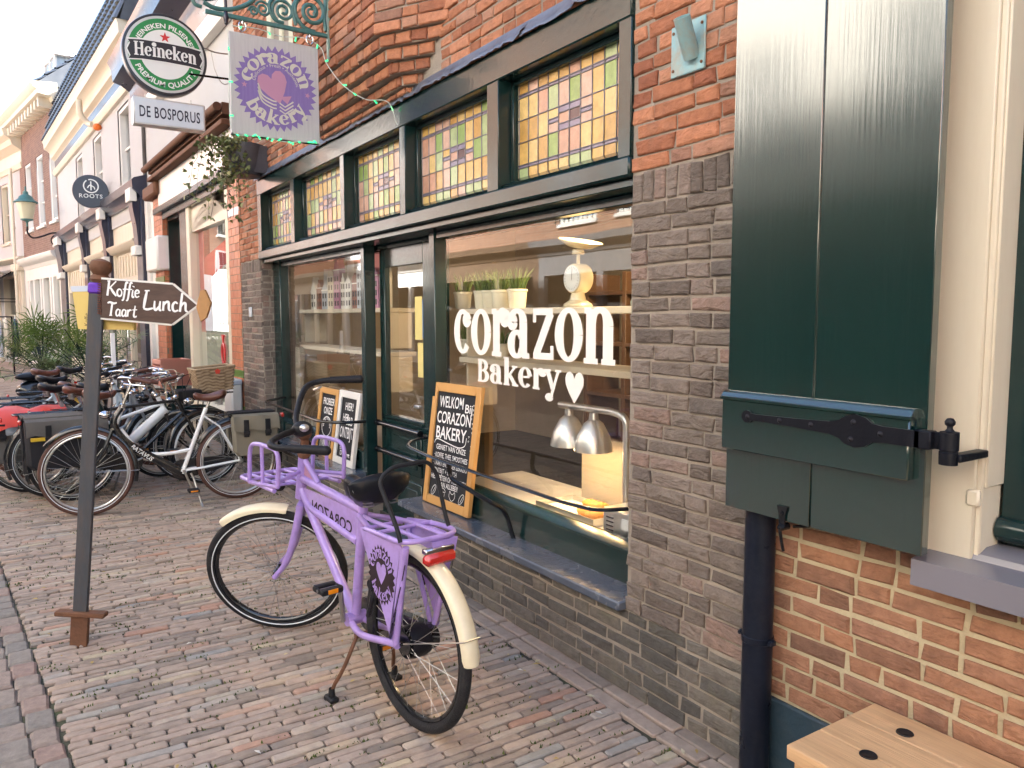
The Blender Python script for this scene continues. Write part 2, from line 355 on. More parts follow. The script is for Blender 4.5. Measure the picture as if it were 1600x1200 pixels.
# ---------------------------------------------------------------- helpers: brickwork
def sheet(mb, fr, a0, a1, b0, b1, holes=(), c=0.0, mi=0):
    """a plane rectangle with rectangular holes"""
    A = sorted({a0, a1, *[min(max(h[i], a0), a1) for h in holes for i in (0, 1)]}); B = sorted({b0, b1, *[min(max(h[i], b0), b1) for h in holes for i in (2, 3)]})
    for i in range(len(A)-1):
        for j in range(len(B)-1):
            x, y = (A[i]+A[i+1])/2, (B[j]+B[j+1])/2
            if any(h[0] < x < h[1] and h[2] < y < h[3] for h in holes): continue
            mb.quad(fr(A[i], B[j], c), fr(A[i+1], B[j], c), fr(A[i+1], B[j+1], c), fr(A[i], B[j+1], c), mi=mi)
def bricks(mb, fr, a0, a1, b0, b1, holes=(), course=.0625, L=.215, joint=.011, proud=.007, bev=.004, jit=.0025, mi=0, seed=1, bond='flem', depth=.02, tone=(0, 1), rough=.0):
    rg = random.Random(seed); H = L/2 - joint/2; y = b0; row = 0; V = []; F = []; Tn = []; k = 0
    while y < b1 - .012:
        y1 = min(y + course, b1); x = a0 - rg.random()*.06 - (0 if row % 2 else L*.5)
        n = 0
        while x < a1:
            if bond == 'run': ln = L
            elif bond == 'head': ln = H + joint
            elif bond == 'cross': ln = L if row % 2 else (L+joint)/2
            else: ln = L if (n + row) % 2 or rg.random() < .18 else (L + joint)/2
            segs = [(max(x, a0), min(x + ln - joint, a1))]
            ym = (y + y1)/2
            for h in holes:
                if h[2] - .01 < ym < h[3] + .01:
                    ns = []
                    for (p, q) in segs:
                        if h[1] <= p or h[0] >= q: ns.append((p, q))
                        else:
                            if h[0] > p: ns.append((p, h[0]))
                            if h[1] < q: ns.append((h[1], q))
                    segs = ns
            for (p, q) in segs:
                if q - p < .025: continue
                J = lambda s=1.0: rg.gauss(0, jit*s)
                pr = proud + J(.8); e = bev*(1 + .6*rg.random()); yb, yt = y + joint/2, y1 - joint/2
                cs = [(p+J(), yb+J()), (q+J(), yb+J()), (q+J(), yt+J()), (p+J(), yt+J())]
                cx, cy = (p+q)/2, (yb+yt)/2
                for (u, v_) in cs: V.append((u, v_, -depth))
                for (u, v_) in cs: V.append((u, v_, pr - e))
                for (u, v_) in cs: V.append((u + (e if u < cx else -e), v_ + (e if v_ < cy else -e), pr + J(.35)))
                for i in range(4):
                    j = (i+1) % 4; F.append((k+i, k+j, k+4+j, k+4+i))
                    if not rough: F.append((k+4+i, k+4+j, k+8+j, k+8+i))
                tv = tone[0] + (tone[1]-tone[0])*rg.random(); Tn += [tv]*12
                if rough:
                    nx = max(2, int((q-p)/.034)); ny = 2; A, B, C_, D = V[k+8:k+12]; k2 = k+12; idx = {}
                    for iy in range(ny+1):
                        for ix in range(nx+1):
                            if ix in (0, nx) and iy in (0, ny): idx[ix, iy] = k + 8 + {(0, 0): 0, (nx, 0): 1, (nx, ny): 2, (0, ny): 3}[ix, iy]; continue
                            u_, w_ = ix/nx, iy/ny; bd = ix in (0, nx) or iy in (0, ny)
                            P_ = [(A[i]*(1-u_)+B[i]*u_)*(1-w_) + (D[i]*(1-u_)+C_[i]*u_)*w_ for i in range(3)]
                            P_[2] += rg.gauss(0, rough*.7) - abs(rg.gauss(0, rough*.8)) if bd else rg.gauss(.0008, rough)
                            if bd and iy in (0, ny): P_[1] += rg.gauss(0, rough*.6)
                            if not bd: P_[0] += rg.gauss(0, .004)
                            idx[ix, iy] = k2; V.append(tuple(P_)); Tn.append(tv); k2 += 1
                    for iy in range(ny):
                        for ix in range(nx): a_, b_, c_, d_ = idx[ix, iy], idx[ix+1, iy], idx[ix+1, iy+1], idx[ix, iy+1]; F += [(a_, b_, c_), (a_, c_, d_)] if rg.random() < .5 else [(a_, b_, d_), (b_, c_, d_)]
                    F.remove(F[-1]) if False else None
                    # close the strip between the ring edges and the broken face edge
                    F.append(tuple([k+8] + [idx[i, 0] for i in range(1, nx)] + [k+9, k+5, k+4])); F.append(tuple([k+10] + [idx[i, ny] for i in range(nx-1, 0, -1)] + [k+11, k+7, k+6])); F.append((k+9, idx[nx, 1], k+10, k+6, k+5)); F.append((k+11, idx[0, 1], k+8, k+4, k+7))
                    k = k2
                else: F.append((k+8, k+9, k+10, k+11)); k += 12
            x += ln; n += 1
        y = y1; row += 1
    if V: mb.add(fr.arr(np.array(V)), F, mi, np.array(Tn))
# ================================================================ materials
M = {}
M['brick_red'] = tone_mat('red_brick', [(0, (.25, .095, .055)), (.3, (.38, .16, .085)), (.6, (.46, .205, .115)), (.85, (.40, .21, .135)), (1, (.23, .125, .09))], bump=.9, bscale=55, stain=((.16, .10, .075), 5, .5, .54))
M['brick_grey'] = tone_mat('grey_brown_brick', [(0, (.12, .097, .082)), (.35, (.18, .148, .122)), (.7, (.22, .178, .148)), (.9, (.26, .178, .142)), (1, (.12, .108, .096))], bump=1.0, bscale=48, stain=((.10, .085, .07), 4, .55, .52), bdist=.009)
M['brick_soot'] = tone_mat('dark_plinth_brick', [(0, (.085, .08, .072)), (.5, (.13, .12, .105)), (1, (.165, .145, .12))], bump=1.0, bscale=55, stain=((.17, .16, .10), 4, .5, .52))
M['brick_house'] = tone_mat('reddish_house_brick', [(0, (.16, .09, .062)), (.2, (.26, .13, .078)), (.6, (.325, .165, .095)), (.85, (.27, .14, .09)), (1, (.38, .18, .09))], bump=.9, bscale=55, stain=((.12, .07, .05), 6, .5, .5))
M['brick_tile'] = tone_mat('glazed_orange_tile', [(0, (.42, .14, .07)), (1, (.55, .20, .10))], rough=.35, bump=.1, crack=False)
M['brick_far'] = tone_mat('dark_far_brick', [(0, (.17, .08, .055)), (.5, (.24, .115, .08)), (1, (.30, .14, .10))], bump=.5)
M['mortar_grey'] = mat('grey_mortar', (.30, .26, .21), .95, bump=.5, bscale=90, var=.2, vscale=12, dirt=(.15, .13, .11), dscale=4)
M['mortar_dark'] = mat('dark_mortar', (.22, .19, .13), .95, bump=.5, bscale=90, var=.25, vscale=12, dirt=(.11, .10, .08), dscale=4)
M['mortar_yellow'] = mat('yellow_mortar', (.45, .385, .25), .95, bump=.5, bscale=90, var=.15, vscale=12, dirt=(.33, .27, .16), dscale=5)
PAVE = [(0, (.215, .18, .15)), (.2, (.33, .265, .215)), (.4, (.385, .305, .245)), (.55, (.36, .275, .22)), (.70, (.41, .345, .28)), (.77, (.27, .265, .25)), (.82, (.43, .37, .265)), (.92, (.39, .265, .20)), (1, (.39, .235, .17))]
M['paver'] = tone_mat('street_clinker', PAVE, rough=.72, bump=.6, bscale=60, nvar=.22, nscale=18, stain=((.17, .15, .125), 1.6, .4, .52), bdist=.004, spec=.35)
M['sand'] = mat('joint_sand', (.05, .044, .034), .95, bump=.6, bscale=80, var=.3, vscale=9, dirt=(.085, .11, .035), dscale=2.2, damt=.7)
M['kerbstone'] = tone_mat('kerb_stone', [(0, (.20, .19, .175)), (.6, (.27, .235, .20)), (1, (.30, .21, .175))], rough=.8, bump=.6, bscale=50)
M['green'] = mat('dark_green_paint', (.005, .024, .024), .24, var=.25, vscale=3, bump=.06, bscale=30, coat=.25, spec=.4, dirt=(.02, .035, .03), dscale=7, damt=.3)
M['shutter'] = mat('gloss_green_shutter_paint', (.002, .022, .020), .17, var=.2, vscale=2, bump=.055, bscale=12, stretch=(7, 7, .25), coat=1.0, dirt=(.03, .05, .045), dscale=14, damt=.18, spec=.3)
M['black_gloss'] = mat('black_gloss_paint', (.008, .009, .011), .22, var=.2, bump=.05, bscale=40, coat=.3)
M['iron'] = mat('black_wrought_iron', (.012, .012, .016), .38, var=.3, vscale=20, bump=.3, bscale=45)
M['black_pvc'] = mat('black_drainpipe', (.008, .011, .02), .3, var=.3, vscale=14, bump=.05, dirt=(.04, .045, .05), dscale=40, damt=.2)
M['cream'] = mat('cream_paint', (.66, .595, .46), .38, var=.05, vscale=3, bump=.08, bscale=18, stretch=(4, 4, .5), dirt=(.55, .47, .33), dscale=3, damt=.35)
M['white_stucco'] = mat('white_stucco', (.50, .505, .50), .85, var=.05, vscale=2, bump=.25, bscale=40, dirt=(.5, .48, .43), dscale=1.1, damt=.45)
M['white_paint'] = mat('white_paint', (.76, .75, .70), .4, var=.04, dirt=(.6, .58, .5), dscale=2, damt=.3)
M['grey_sill'] = mat('grey_sill_paint', (.17, .165, .19), .16, var=.1, vscale=3, coat=.5)
M['bluestone'] = mat('worn_bluestone', (.075, .095, .13), .26, var=.3, vscale=6, bump=.2, bscale=70, dirt=(.14, .14, .145), dscale=6, damt=.5, rvar=.25, coat=.2)
M['lead'] = mat('lead_flashing', (.17, .19, .24), .42, metal=.5, var=.3, vscale=10, bump=.5, bscale=22)
M['lead_came'] = mat('lead_came', (.25, .24, .26), .45, metal=.4)
M['glass'] = glass_mat('window_glass', boost=2.0, wob=.015)
M['glass_far'] = glass_mat('far_window_glass', tint=(.9, .93, .95), boost=1.7, wob=.05)
M['dark_room'] = mat('dark_interior', (.06, .052, .045), .9)  # room shade put into the colour of sheets behind panes
M['wood_light'] = mat('light_pine', (.60, .38, .20), .5, var=.26, vscale=3, stretch=(16, .9, 16), bump=.25, bscale=12, dirt=(.40, .24, .12), dscale=2.4, damt=.6)
M['wood_shelf'] = mat('whitewashed_shelf', (.62, .55, .42), .6, var=.12, vscale=4)
M['wood_dark'] = mat('brown_wood', (.10, .052, .027), .5, var=.35, vscale=4, stretch=(2, 2, 12), bump=.2, bscale=18)
M['frame_wood'] = mat('oak_frame', (.62, .33, .10), .45, var=.14, vscale=6, bump=.1, bscale=25)
M['chalkboard'] = mat('chalkboard', (.022, .024, .028), .75, var=.3, vscale=5, dirt=(.05, .05, .055), dscale=3, damt=.5)
M['chalk'] = mat('chalk', (.84, .84, .82), .9, var=.1, vscale=60)
M['white_letter'] = mat('white_vinyl', (.85, .82, .76), .5, var=.03)
M['lilac'] = mat('lilac_paint', (.39, .27, .64), .32, var=.10, vscale=9, bump=.08, bscale=50, coat=.4, dirt=(.21, .135, .33), dscale=12, damt=.5)
M['lilac_dark'] = mat('dark_decal', (.028, .017, .022), .6)
M['cream_enamel'] = mat('cream_enamel', (.74, .66, .46), .3, var=.06, coat=.3, dirt=(.55, .47, .32), dscale=7, damt=.35)
M['tyre'] = mat('tyre_rubber', (.02, .02, .022), .65, var=.3, vscale=30, bump=.5, bscale=150, dirt=(.07, .065, .06), dscale=8, damt=.4)
M['tyre_brown'] = mat('brown_tyre_rubber', (.085, .036, .024), .65, var=.2, vscale=30, bump=.3, bscale=120)
M['reflective'] = mat('reflective_band', (.75, .78, .8), .35)
M['chrome'] = mat('chrome', (.62, .62, .63), .16, metal=1.0, var=.1, vscale=20)
M['steel'] = mat('dull_steel', (.40, .39, .37), .38, metal=.9, var=.2, vscale=14)
M['alu'] = mat('brushed_aluminium', (.62, .62, .6), .32, metal=.85, var=.08)
M['rust'] = mat('rusty_steel', (.16, .075, .04), .75, metal=.3, var=.4, vscale=14, bump=.4, bscale=60, dirt=(.22, .10, .06), dscale=14)
M['bike_black'] = mat('black_bike_enamel', (.010, .011, .013), .2, coat=.5)
M['bike_white'] = mat('white_bike_enamel', (.82, .84, .84), .22, coat=.5, var=.04, dirt=(.5, .5, .47), dscale=8, damt=.25)
M['bike_green'] = mat('dark_green_bike_enamel', (.010, .03, .032), .22, coat=.5)
M['bike_grey'] = mat('grey_bike_enamel', (.22, .24, .26), .3, coat=.4)
M['bike_blue'] = mat('pale_blue_bike_enamel', (.42, .52, .60), .28, coat=.4)
M['rubber'] = mat('black_rubber', (.016, .016, .018), .5, var=.3, bump=.2, bscale=80)
M['saddle_black'] = mat('black_saddle_vinyl', (.010, .011, .014), .32, bump=.1, bscale=90)
M['saddle_tan'] = mat('brown_saddle_leather', (.105, .036, .022), .36, var=.25, vscale=12, bump=.15, bscale=70)
M['grip_tan'] = mat('brown_leather_grip', (.10, .035, .022), .45, var=.2, bump=.2, bscale=90)
M['canvas_grey'] = mat('grey_canvas', (.10, .092, .082), .85, var=.2, vscale=9, bump=.4, bscale=200, dirt=(.15, .14, .12), dscale=6)
M['canvas_olive'] = mat('olive_canvas', (.19, .17, .125), .85, var=.2, vscale=9, bump=.4, bscale=200)
M['canvas_black'] = mat('black_canvas', (.022, .022, .025), .7, var=.3, bump=.3, bscale=160)
M['canvas_red'] = mat('red_tarpaulin', (.62, .055, .03), .45, var=.12, bump=.1, bscale=30)
M['yellow_trim'] = mat('yellow_trim', (.62, .42, .02), .6)
M['red_lens'] = mat('red_reflector', (.55, .012, .006), .12, coat=.8, bump=.3, bscale=160)
M['orange_lens'] = mat('orange_reflector', (.75, .25, .01), .15, coat=.6)
M['tan_cork'] = mat('tan_cork', (.42, .22, .08), .6, var=.25, vscale=40)
M['sign_board'] = mat('weathered_white_board', (.50, .49, .50), .7, var=.1, vscale=5, stretch=(14, 14, .7), bump=.1, dirt=(.33, .32, .35), dscale=5, damt=.6)
M['purple_print'] = mat('faded_purple_print', (.20, .14, .38), .7, var=.12, vscale=5, stretch=(14, 14, .7), dirt=(.27, .21, .42), dscale=5, damt=.5)
M['pink_print'] = mat('faded_pink_print', (.46, .24, .36), .7, var=.1, vscale=5)
M['pale_print'] = mat('pale_print', (.56, .55, .48), .7, var=.06)
M['verdigris'] = mat('sea_green_iron_paint', (.045, .15, .145), .42, var=.2, vscale=14, bump=.2, bscale=50, dirt=(.12, .22, .20), dscale=12, damt=.4)
M['verdigris_pale'] = mat('pale_green_iron_paint', (.22, .32, .27), .5, var=.2, dirt=(.2, .13, .07), dscale=10, damt=.5)
M['turquoise'] = mat('peeling_turquoise_paint', (.22, .42, .46), .45, var=.15, vscale=12, bump=.2, dirt=(.36, .22, .10), dscale=11, damt=.6)
M['sign_green'] = mat('sign_green', (.012, .22, .055), .35, coat=.4)
M['sign_white'] = mat('sign_white', (.72, .74, .72), .35, coat=.4, var=.05)
M['sign_black'] = mat('sign_black', (.012, .013, .02), .3, coat=.4)
M['sign_red'] = mat('sign_red', (.55, .03, .03), .35, coat=.4)
M['sign_silver'] = mat('sign_silver', (.55, .57, .56), .3, metal=.4)
M['navy'] = mat('navy_enamel', (.008, .012, .035), .3, coat=.3)
M['acrylic'] = mat('pale_blue_acrylic', (.60, .66, .72), .25, coat=.4, var=.03)
M['yellow_plastic'] = mat('yellow_sign_plastic', (.70, .52, .16), .5, var=.08, dirt=(.55, .38, .1), dscale=5, damt=.3)
M['foliage'] = tone_mat('leaf_green', [(0, (.045, .09, .018)), (.5, (.10, .17, .035)), (1, (.19, .25, .07))], rough=.5, bump=0.05, crack=False, nvar=.15, spec=.4)
M['ivy'] = tone_mat('ivy_leaf', [(0, (.05, .08, .025)), (.5, (.12, .15, .05)), (1, (.28, .28, .12))], rough=.5, bump=.05, crack=False, nvar=.15, spec=.4)
M['pot_white'] = mat('white_enamel_pot', (.72, .69, .55), .3, coat=.3)
M['pot_black'] = mat('black_planter', (.012, .012, .014), .45)
M['pot_grey'] = mat('anthracite_zinc', (.05, .053, .065), .45, var=.25, vscale=8, dirt=(.15, .14, .13), dscale=6, damt=.3)
M['wicker_weave'] = tone_mat('wicker_weave', [(0, (.10, .065, .035)), (.45, (.36, .26, .16)), (1, (.55, .44, .30))], rough=.7, bump=.3, bscale=150, nvar=.2, nscale=60, crack=False)
M['wicker'] = mat('wicker', (.40, .30, .19), .7, var=.35, vscale=30, bump=.4, bscale=120)
M['roof_tile'] = mat('blue_grey_roof_tile', (.075, .085, .10), .4, var=.3, vscale=5)
M['terracotta'] = mat('terracotta', (.28, .11, .07), .6, var=.2)
M['red_cloth'] = mat('red_curtain', (.58, .06, .05), .8)
M['curtain_cream'] = mat('cream_blind', (.55, .55, .42), .85, var=.06)
M['orange_bud'] = mat('orange_plastic', (.75, .16, .02), .4)
M['green_led'] = mat('green_led', (.05, .6, .2), .3, emit=(.02, 1.0, .28), estr=.22)
M['white_cable'] = mat('white_cable', (.5, .55, .5), .5)
M['lamp_glass'] = mat('frosted_lantern_glass', (.55, .52, .36), .3, var=.05)
M['marble'] = mat('white_display_top', (.72, .69, .63), .25)
M['pastry'] = mat('golden_pastry', (.70, .30, .05), .55, var=.3, vscale=30, bump=.5, bscale=60)
M['bread'] = mat('brown_bread', (.36, .17, .06), .7, var=.3, vscale=14, bump=.4, bscale=50)
M['bulb'] = mat('warm_bulb', (1, .8, .5), .3, emit=(1, .62, .25), estr=14)
M['beige_wall'] = mat('beige_plaster', (.50, .43, .34), .9)
M['paper_yellow'] = mat('yellow_paper', (.70, .60, .22), .7)
M['paper_white'] = mat('white_paper', (.72, .72, .7), .7)
M['paper_blue'] = mat('blue_paper', (.10, .22, .45), .6)
M['cardboard'] = mat('hazelnut', (.33, .2, .11), .7)
# ================================================================ ground
rgg = random.Random(5)
def kx(y): return .123 - .081*(y - 3.03) if y < 14 else kx(13.99) - .03*(y-14)      # street edge of the pavement
g = MB(); g.quad((-60, -40, -.016), (60, -40, -.016), (60, 160, -.016), (-60, 160, -.016))
g.build('ground', M['sand'], kind='structure', smooth=0)
def paving(name, mname, rows, seed, gap=.0065, bev=.0042, hj=.0026):
    rg = random.Random(seed); V = []; F = []; T = []; k = 0
    for (x0, x1, y0, y1, tn) in rows:
        J = lambda s: rg.gauss(0, s)
        h = J(hj); tx, ty = J(.006), J(.014); e = bev*(1+.5*rg.random()); g2 = gap/2; c = min(.0065, (y1-y0)*.3)*(.5+.9*rg.random())
        X = [x0+g2, x1-g2]; Y = [y0+g2, y1-g2]; m1, m2 = X[0]+(X[1]-X[0])*.33, X[0]+(X[1]-X[0])*.67
        O = [(X[0]+c, Y[0]), (m1, Y[0]), (m2, Y[0]), (X[1]-c, Y[0]), (X[1], Y[0]+c), (X[1], Y[1]-c), (X[1]-c, Y[1]), (m2, Y[1]), (m1, Y[1]), (X[0]+c, Y[1]), (X[0], Y[1]-c), (X[0], Y[0]+c)]
        O = [(x + J(.0014), y + J(.0018)) for x, y in O]; n = len(O)
        cx, cy = (x0+x1)/2, (y0+y1)/2; z = lambda x, y: h + tx*(x-cx) + ty*(y-cy)
        for (x, y) in O: V.append((x, y, -.02))
        for (x, y) in O: V.append((x, y, z(x, y) - e))
        hx_, hy_ = max(.01, (x1-x0)/2), max(.01, (y1-y0)/2)
        for (x, y) in O: V.append((x + e*(cx-x)/hx_, y + e*(cy-y)/hy_, z(x, y) + J(.0009)))
        for i in range(n):
            j = (i+1) % n; F.append((k+i, k+j, k+n+j, k+n+i)); F.append((k+n+i, k+n+j, k+2*n+j, k+2*n+i))
        F.append(tuple(range(k+2*n, k+3*n))); k += 3*n; T += [tn]*(3*n)
    mb = MB(); mb.add(V, F, 0, np.array(T)); return mb.build(name, M[mname], kind='structure', tone=True, smooth=25, recalc=False)
def ptone(rg):
    q = rg.random()
    return rg.uniform(0, .72) if q < .86 else rg.uniform(.72, 1.0)
R_ = []; y = .2; row = 0; rg = random.Random(11)
while y < 36:
    p = .0455*(1+.05*rg.gauss(0, 1)); x = 1.985 + rg.uniform(-.012, .012); lim = kx(y) + .002
    x -= 0 if row % 2 else .105
    if row % 2 == 0: R_.append((x, x+.105, y, y+p, ptone(rg)))
    skew = 0
    while x > lim + .03:
        L = .208*(1+.04*rg.gauss(0, 1)); x0 = max(x-L, lim); R_.append((x0, x, y + rg.gauss(0, .0015), y+p, ptone(rg))); x = x0
    y += p; row += 1
y = .2
while y < 36:                                                    # the course laid along the walls
    L = .21*(1+.05*rg.gauss(0, 1)); R_.append((2.0, 2.075, y, y+L, ptone(rg)*.8)); y += L
y = .2
while y < 36:
    L = .21*(1+.05*rg.gauss(0, 1)); R_.append((2.078, 2.2, y, y+L, ptone(rg)*.5)); y += L
paving('pavement', 'paver', R_, 3)
K_ = []; y = .5; rg = random.Random(8)
while y < 30:
    L = rg.uniform(.12, .17); K_.append((kx(y+L/2)-.102, kx(y+L/2)+.002, y, y+L, rg.random())); y += L
y = .5
while y < 30:
    L = rg.uniform(.13, .2)
    if not 4.5 < y + L/2 < 5.15: K_.append((kx(y+L/2)-.25, kx(y+L/2)-.098, y, y+L, rg.random()))
    y += L
paving('kerb', 'kerbstone', K_, 4, gap=.006, bev=.008)
R_ = []; y = 1.5; row = 0; rg = random.Random(21)
while y < 30:
    p = .06*(1+.04*rg.gauss(0, 1)); x = kx(y) - .25 - (0 if row % 2 else .06)
    if row % 2 == 0: R_.append((x, x+.055, y, y+p, ptone(rg)))
    while x > -2.6:
        L = .2*(1+.04*rg.gauss(0, 1)); R_.append((x-L, x, y, y+p, ptone(rg))); x -= L
    y += p; row += 1
paving('road', 'paver', R_, 9)
g = MB(); g.quad((-40, -30, -.006), (-2.55, -30, -.006), (-2.55, 36, -.006), (-40, 36, -.006), mi=0)
g.quad((-40, 36, -.006), (40, 36, -.006), (40, 120, -.006), (-40, 120, -.006))
def brick_tex(name, c1, c2, mo, w_=.21, h_=.066, rough=.85, ms=.012, axes='xy', bump=.5):
    m = bpy.data.materials.new(name); m.use_nodes = True; t = m.node_tree; N = t.nodes; L = t.links; b = N['Principled BSDF']; b.inputs['Roughness'].default_value = rough
    tc = N.new('ShaderNodeTexCoord'); sp = N.new('ShaderNodeSeparateXYZ'); cb = N.new('ShaderNodeCombineXYZ'); L.new(tc.outputs['Object'], sp.inputs[0])
    for i, a in enumerate(axes):
        if a == 's':      # along either horizontal axis of a wall
            ad = N.new('ShaderNodeMath'); L.new(sp.outputs[0], ad.inputs[0]); L.new(sp.outputs[1], ad.inputs[1]); L.new(ad.outputs[0], cb.inputs[i])
        else: L.new(sp.outputs['xyz'.index(a)], cb.inputs[i])
    br = N.new('ShaderNodeTexBrick'); br.inputs['Scale'].default_value = 1; br.inputs['Brick Width'].default_value = w_; br.inputs['Row Height'].default_value = h_; br.inputs['Mortar Size'].default_value = ms*.5
    br.inputs['Color1'].default_value = (*c1, 1); br.inputs['Color2'].default_value = (*c2, 1); br.inputs['Mortar'].default_value = (*mo, 1); L.new(cb.outputs[0], br.inputs[0])
    n = N.new('ShaderNodeTexNoise'); n.inputs['Scale'].default_value = 5; n.inputs['Detail'].default_value = 8; L.new(tc.outputs['Object'], n.inputs[0])
    mr = N.new('ShaderNodeMapRange'); mr.inputs[3].default_value = .65; mr.inputs[4].default_value = 1.35; L.new(n.outputs[0], mr.inputs[0])
    mu = N.new('ShaderNodeMix'); mu.data_type = 'RGBA'; mu.blend_type = 'MULTIPLY'; mu.inputs[0].default_value = 1; L.new(br.outputs[0], mu.inputs[6]); L.new(mr.outputs[0], mu.inputs[7]); L.new(mu.outputs[2], b.inputs['Base Color'])
    bp = N.new('ShaderNodeBump'); bp.inputs['Strength'].default_value = bump; bp.inputs['Distance'].default_value = .008; bp.invert = True; L.new(br.outputs['Fac'], bp.inputs['Height']); L.new(bp.outputs[0], b.inputs['Normal'])
    return m
M['road_tex'] = brick_tex('far_street_clinker', (.28, .20, .17), (.2, .16, .14), (.08, .07, .06), axes='xy')
M['brick_tex_brown'] = brick_tex('brown_brick_face', (.30, .15, .09), (.22, .11, .07), (.30, .26, .2), axes='sz', h_=.0625)
M['brick_tex_red'] = brick_tex('red_brick_face', (.42, .17, .09), (.32, .12, .07), (.32, .28, .22), axes='sz', h_=.0625)
M['brick_tex_dark'] = brick_tex('dark_brick_face', (.24, .145, .105), (.18, .105, .08), (.27, .2, .16), axes='sz', h_=.0625)
g.build('street', M['road_tex'], kind='structure', smooth=0)
# moss in the joints, fallen leaves, litter
rg = random.Random(44); V = []; F = []; T = []
for i in range(900):
    y = .8 + 9*rg.random()**1.3; x = rg.uniform(kx(y)+.02, 2.05); y = round(y/.0455)*.0455 + rg.gauss(0, .006); n = rg.randint(3, 7)
    for k in range(n):
        p = Vector((x + rg.gauss(0, .028), y + rg.gauss(0, .006), -.004)); h = rg.uniform(.006, .016); a = rg.uniform(0, 6.3); d = Vector((cos(a), sin(a), 0))*.006; k0 = len(V)
        V += [tuple(p-d), tuple(p+d), tuple(p + Vector((d.y*.6, -d.x*.6, h)))]; F.append((k0, k0+1, k0+2)); T += [rg.random()*.7]*3
mb = MB(); mb.add(V, F, 0, np.array(T))
M['moss'] = tone_mat('moss_green', [(0, (.05, .075, .02)), (.6, (.11, .14, .03)), (1, (.18, .19, .06))], rough=.95, bump=.1, crack=False)
tag(mb.build('moss', M['moss'], tone=True, smooth=0, recalc=False), 'tufts of moss growing in the pavement joints', 'moss', kind='stuff')
V = []; F = []; T = []
for i in range(90):
    y = .9 + 7*rg.random()**1.2; x = rg.uniform(kx(y)+.03, 2.05) if rg.random() < .6 else 2.08-abs(rg.gauss(0, .2)); a = rg.uniform(0, 6.3); L = rg.uniform(.008, .022); W_ = L*rg.uniform(.3, .6); k0 = len(V); u = Vector((cos(a), sin(a), 0)); v = Vector((-sin(a), cos(a), 0)); c = Vector((x, y, .007 + rg.random()*.004))
    V += [tuple(c-u*L), tuple(c-v*W_+Vector((0, 0, .004))), tuple(c+u*L), tuple(c+v*W_+Vector((0, 0, .003)))]; F.append((k0, k0+1, k0+2, k0+3)); T += [rg.random()]*4
mb = MB(); mb.add(V, F, 0, np.array(T)); M['litter'] = tone_mat('dry_leaf', [(0, (.35, .22, .06)), (.5, (.45, .34, .12)), (.7, (.6, .58, .5)), (1, (.65, .63, .58))], rough=.8, bump=.1, crack=False)
tag(mb.build('fallen_leaves', M['litter'], tone=True, smooth=0, recalc=False), 'scattered bits of dry leaf and paper on the pavement', 'fallen leaves', kind='stuff')
dg = thing('drain_grate', 'cast steel drain grate in the kerb at the left edge', 'drain', (-.14, 4.85, 0))
b = MB(); gx = kx(4.85)
for (x0_, x1_, y0_, y1_) in ((gx-.36, gx-.34, 4.55, 5.12), (gx-.12, gx-.10, 4.55, 5.12), (gx-.34, gx-.12, 4.55, 4.57), (gx-.34, gx-.12, 5.10, 5.12)): b.box(WORLD, x0_, x1_, y0_, y1_, -.02, .004, .002)
b.build('frame', M['steel'], dg); b = MB()
for k in range(11): b.box(WORLD, gx-.34, gx-.12, 4.585+.048*k, 4.61+.048*k, -.015, .002, .002)
b.build('grid', M['steel'], dg)
# ================================================================ the bakery
WF = Fr((2.14, 0, 0), (0, 1, 0), (0, 0, 1), (-1, 0, 0))           # its street wall: a along the street, b up, c out into the street
bak = thing('bakery_building', 'corner-to-corner brick bakery with green shopfront, stained glass top lights and stepped brick bay', 'shop building', (2.14, 5.1, 0))
y0, y1 = 1.752, 8.58; sa, sb = 2.372, 7.82                          # wall ends; shopfront ends
hole = (sa, sb, .366, 2.935); doorh = (4.41, 5.47, -.1, .4)
b = MB(); sheet(b, WF, y0, y1, -.05, 9.95, [hole, doorh], 0, 0)
hp = [hole, (4.40, 5.49, -.1, .45)]
bricks(b, WF, y0, y1, 0.0, .366, hp, mi=1, seed=2, tone=(0, 1), joint=.012, rough=.0018, proud=.008)
bricks(b, WF, y0, sa, .366, 2.05, hp, mi=2, seed=3, rough=.0019, proud=.011, jit=.0024)
bricks(b, WF, sb, y1, .366, 2.05, hp, mi=2, seed=4)
bricks(b, WF, y0, sa, 2.05, 2.172, hp, mi=2, seed=5, bond='run', course=.125, L=.063, rough=.002, proud=.01)
bricks(b, WF, sb, y1, 2.05, 2.172, hp, mi=2, seed=6, bond='run', course=.125, L=.063)
bayh = (4.0, 6.2, 3.0, 9)
bricks(b, WF, y0, y1, 2.172, 5.4, hp + [bayh, (6.55, 7.3, 3.75, 5.4)], mi=3, seed=7, proud=.010, jit=.003, rough=.0022)
# side walls of the window recess
JF = Fr((2.14, sb, 0), (1, 0, 0), (0, 0, 1), (0, -1, 0)); sheet(b, JF, 0, .30, 0, 2.17); bricks(b, JF, .012, .17, .38, 2.17, mi=2, seed=8, bond='head')
JR = Fr((2.14, sa, 0), (1, 0, 0), (0, 0, 1), (0, 1, 0)); sheet(b, JR, 0, .30, 0, 2.17); bricks(b, JR, .012, .17, .38, 2.17, mi=2, seed=9, bond='head')
for ya, s in ((4.41, 1), (5.47, -1)):
    DF = Fr((2.14, ya, 0), (1, 0, 0), (0, 0, 1), (0, s, 0)); sheet(b, DF, 0, .27, -.05, .335); bricks(b, DF, .01, .16, 0, .335, mi=1, seed=14+s, bond='head')
wall = b.build('wall', [M['mortar_grey'], M['brick_soot'], M['brick_grey'], M['brick_red']], bak, tone=True, recalc=False, smooth=25)
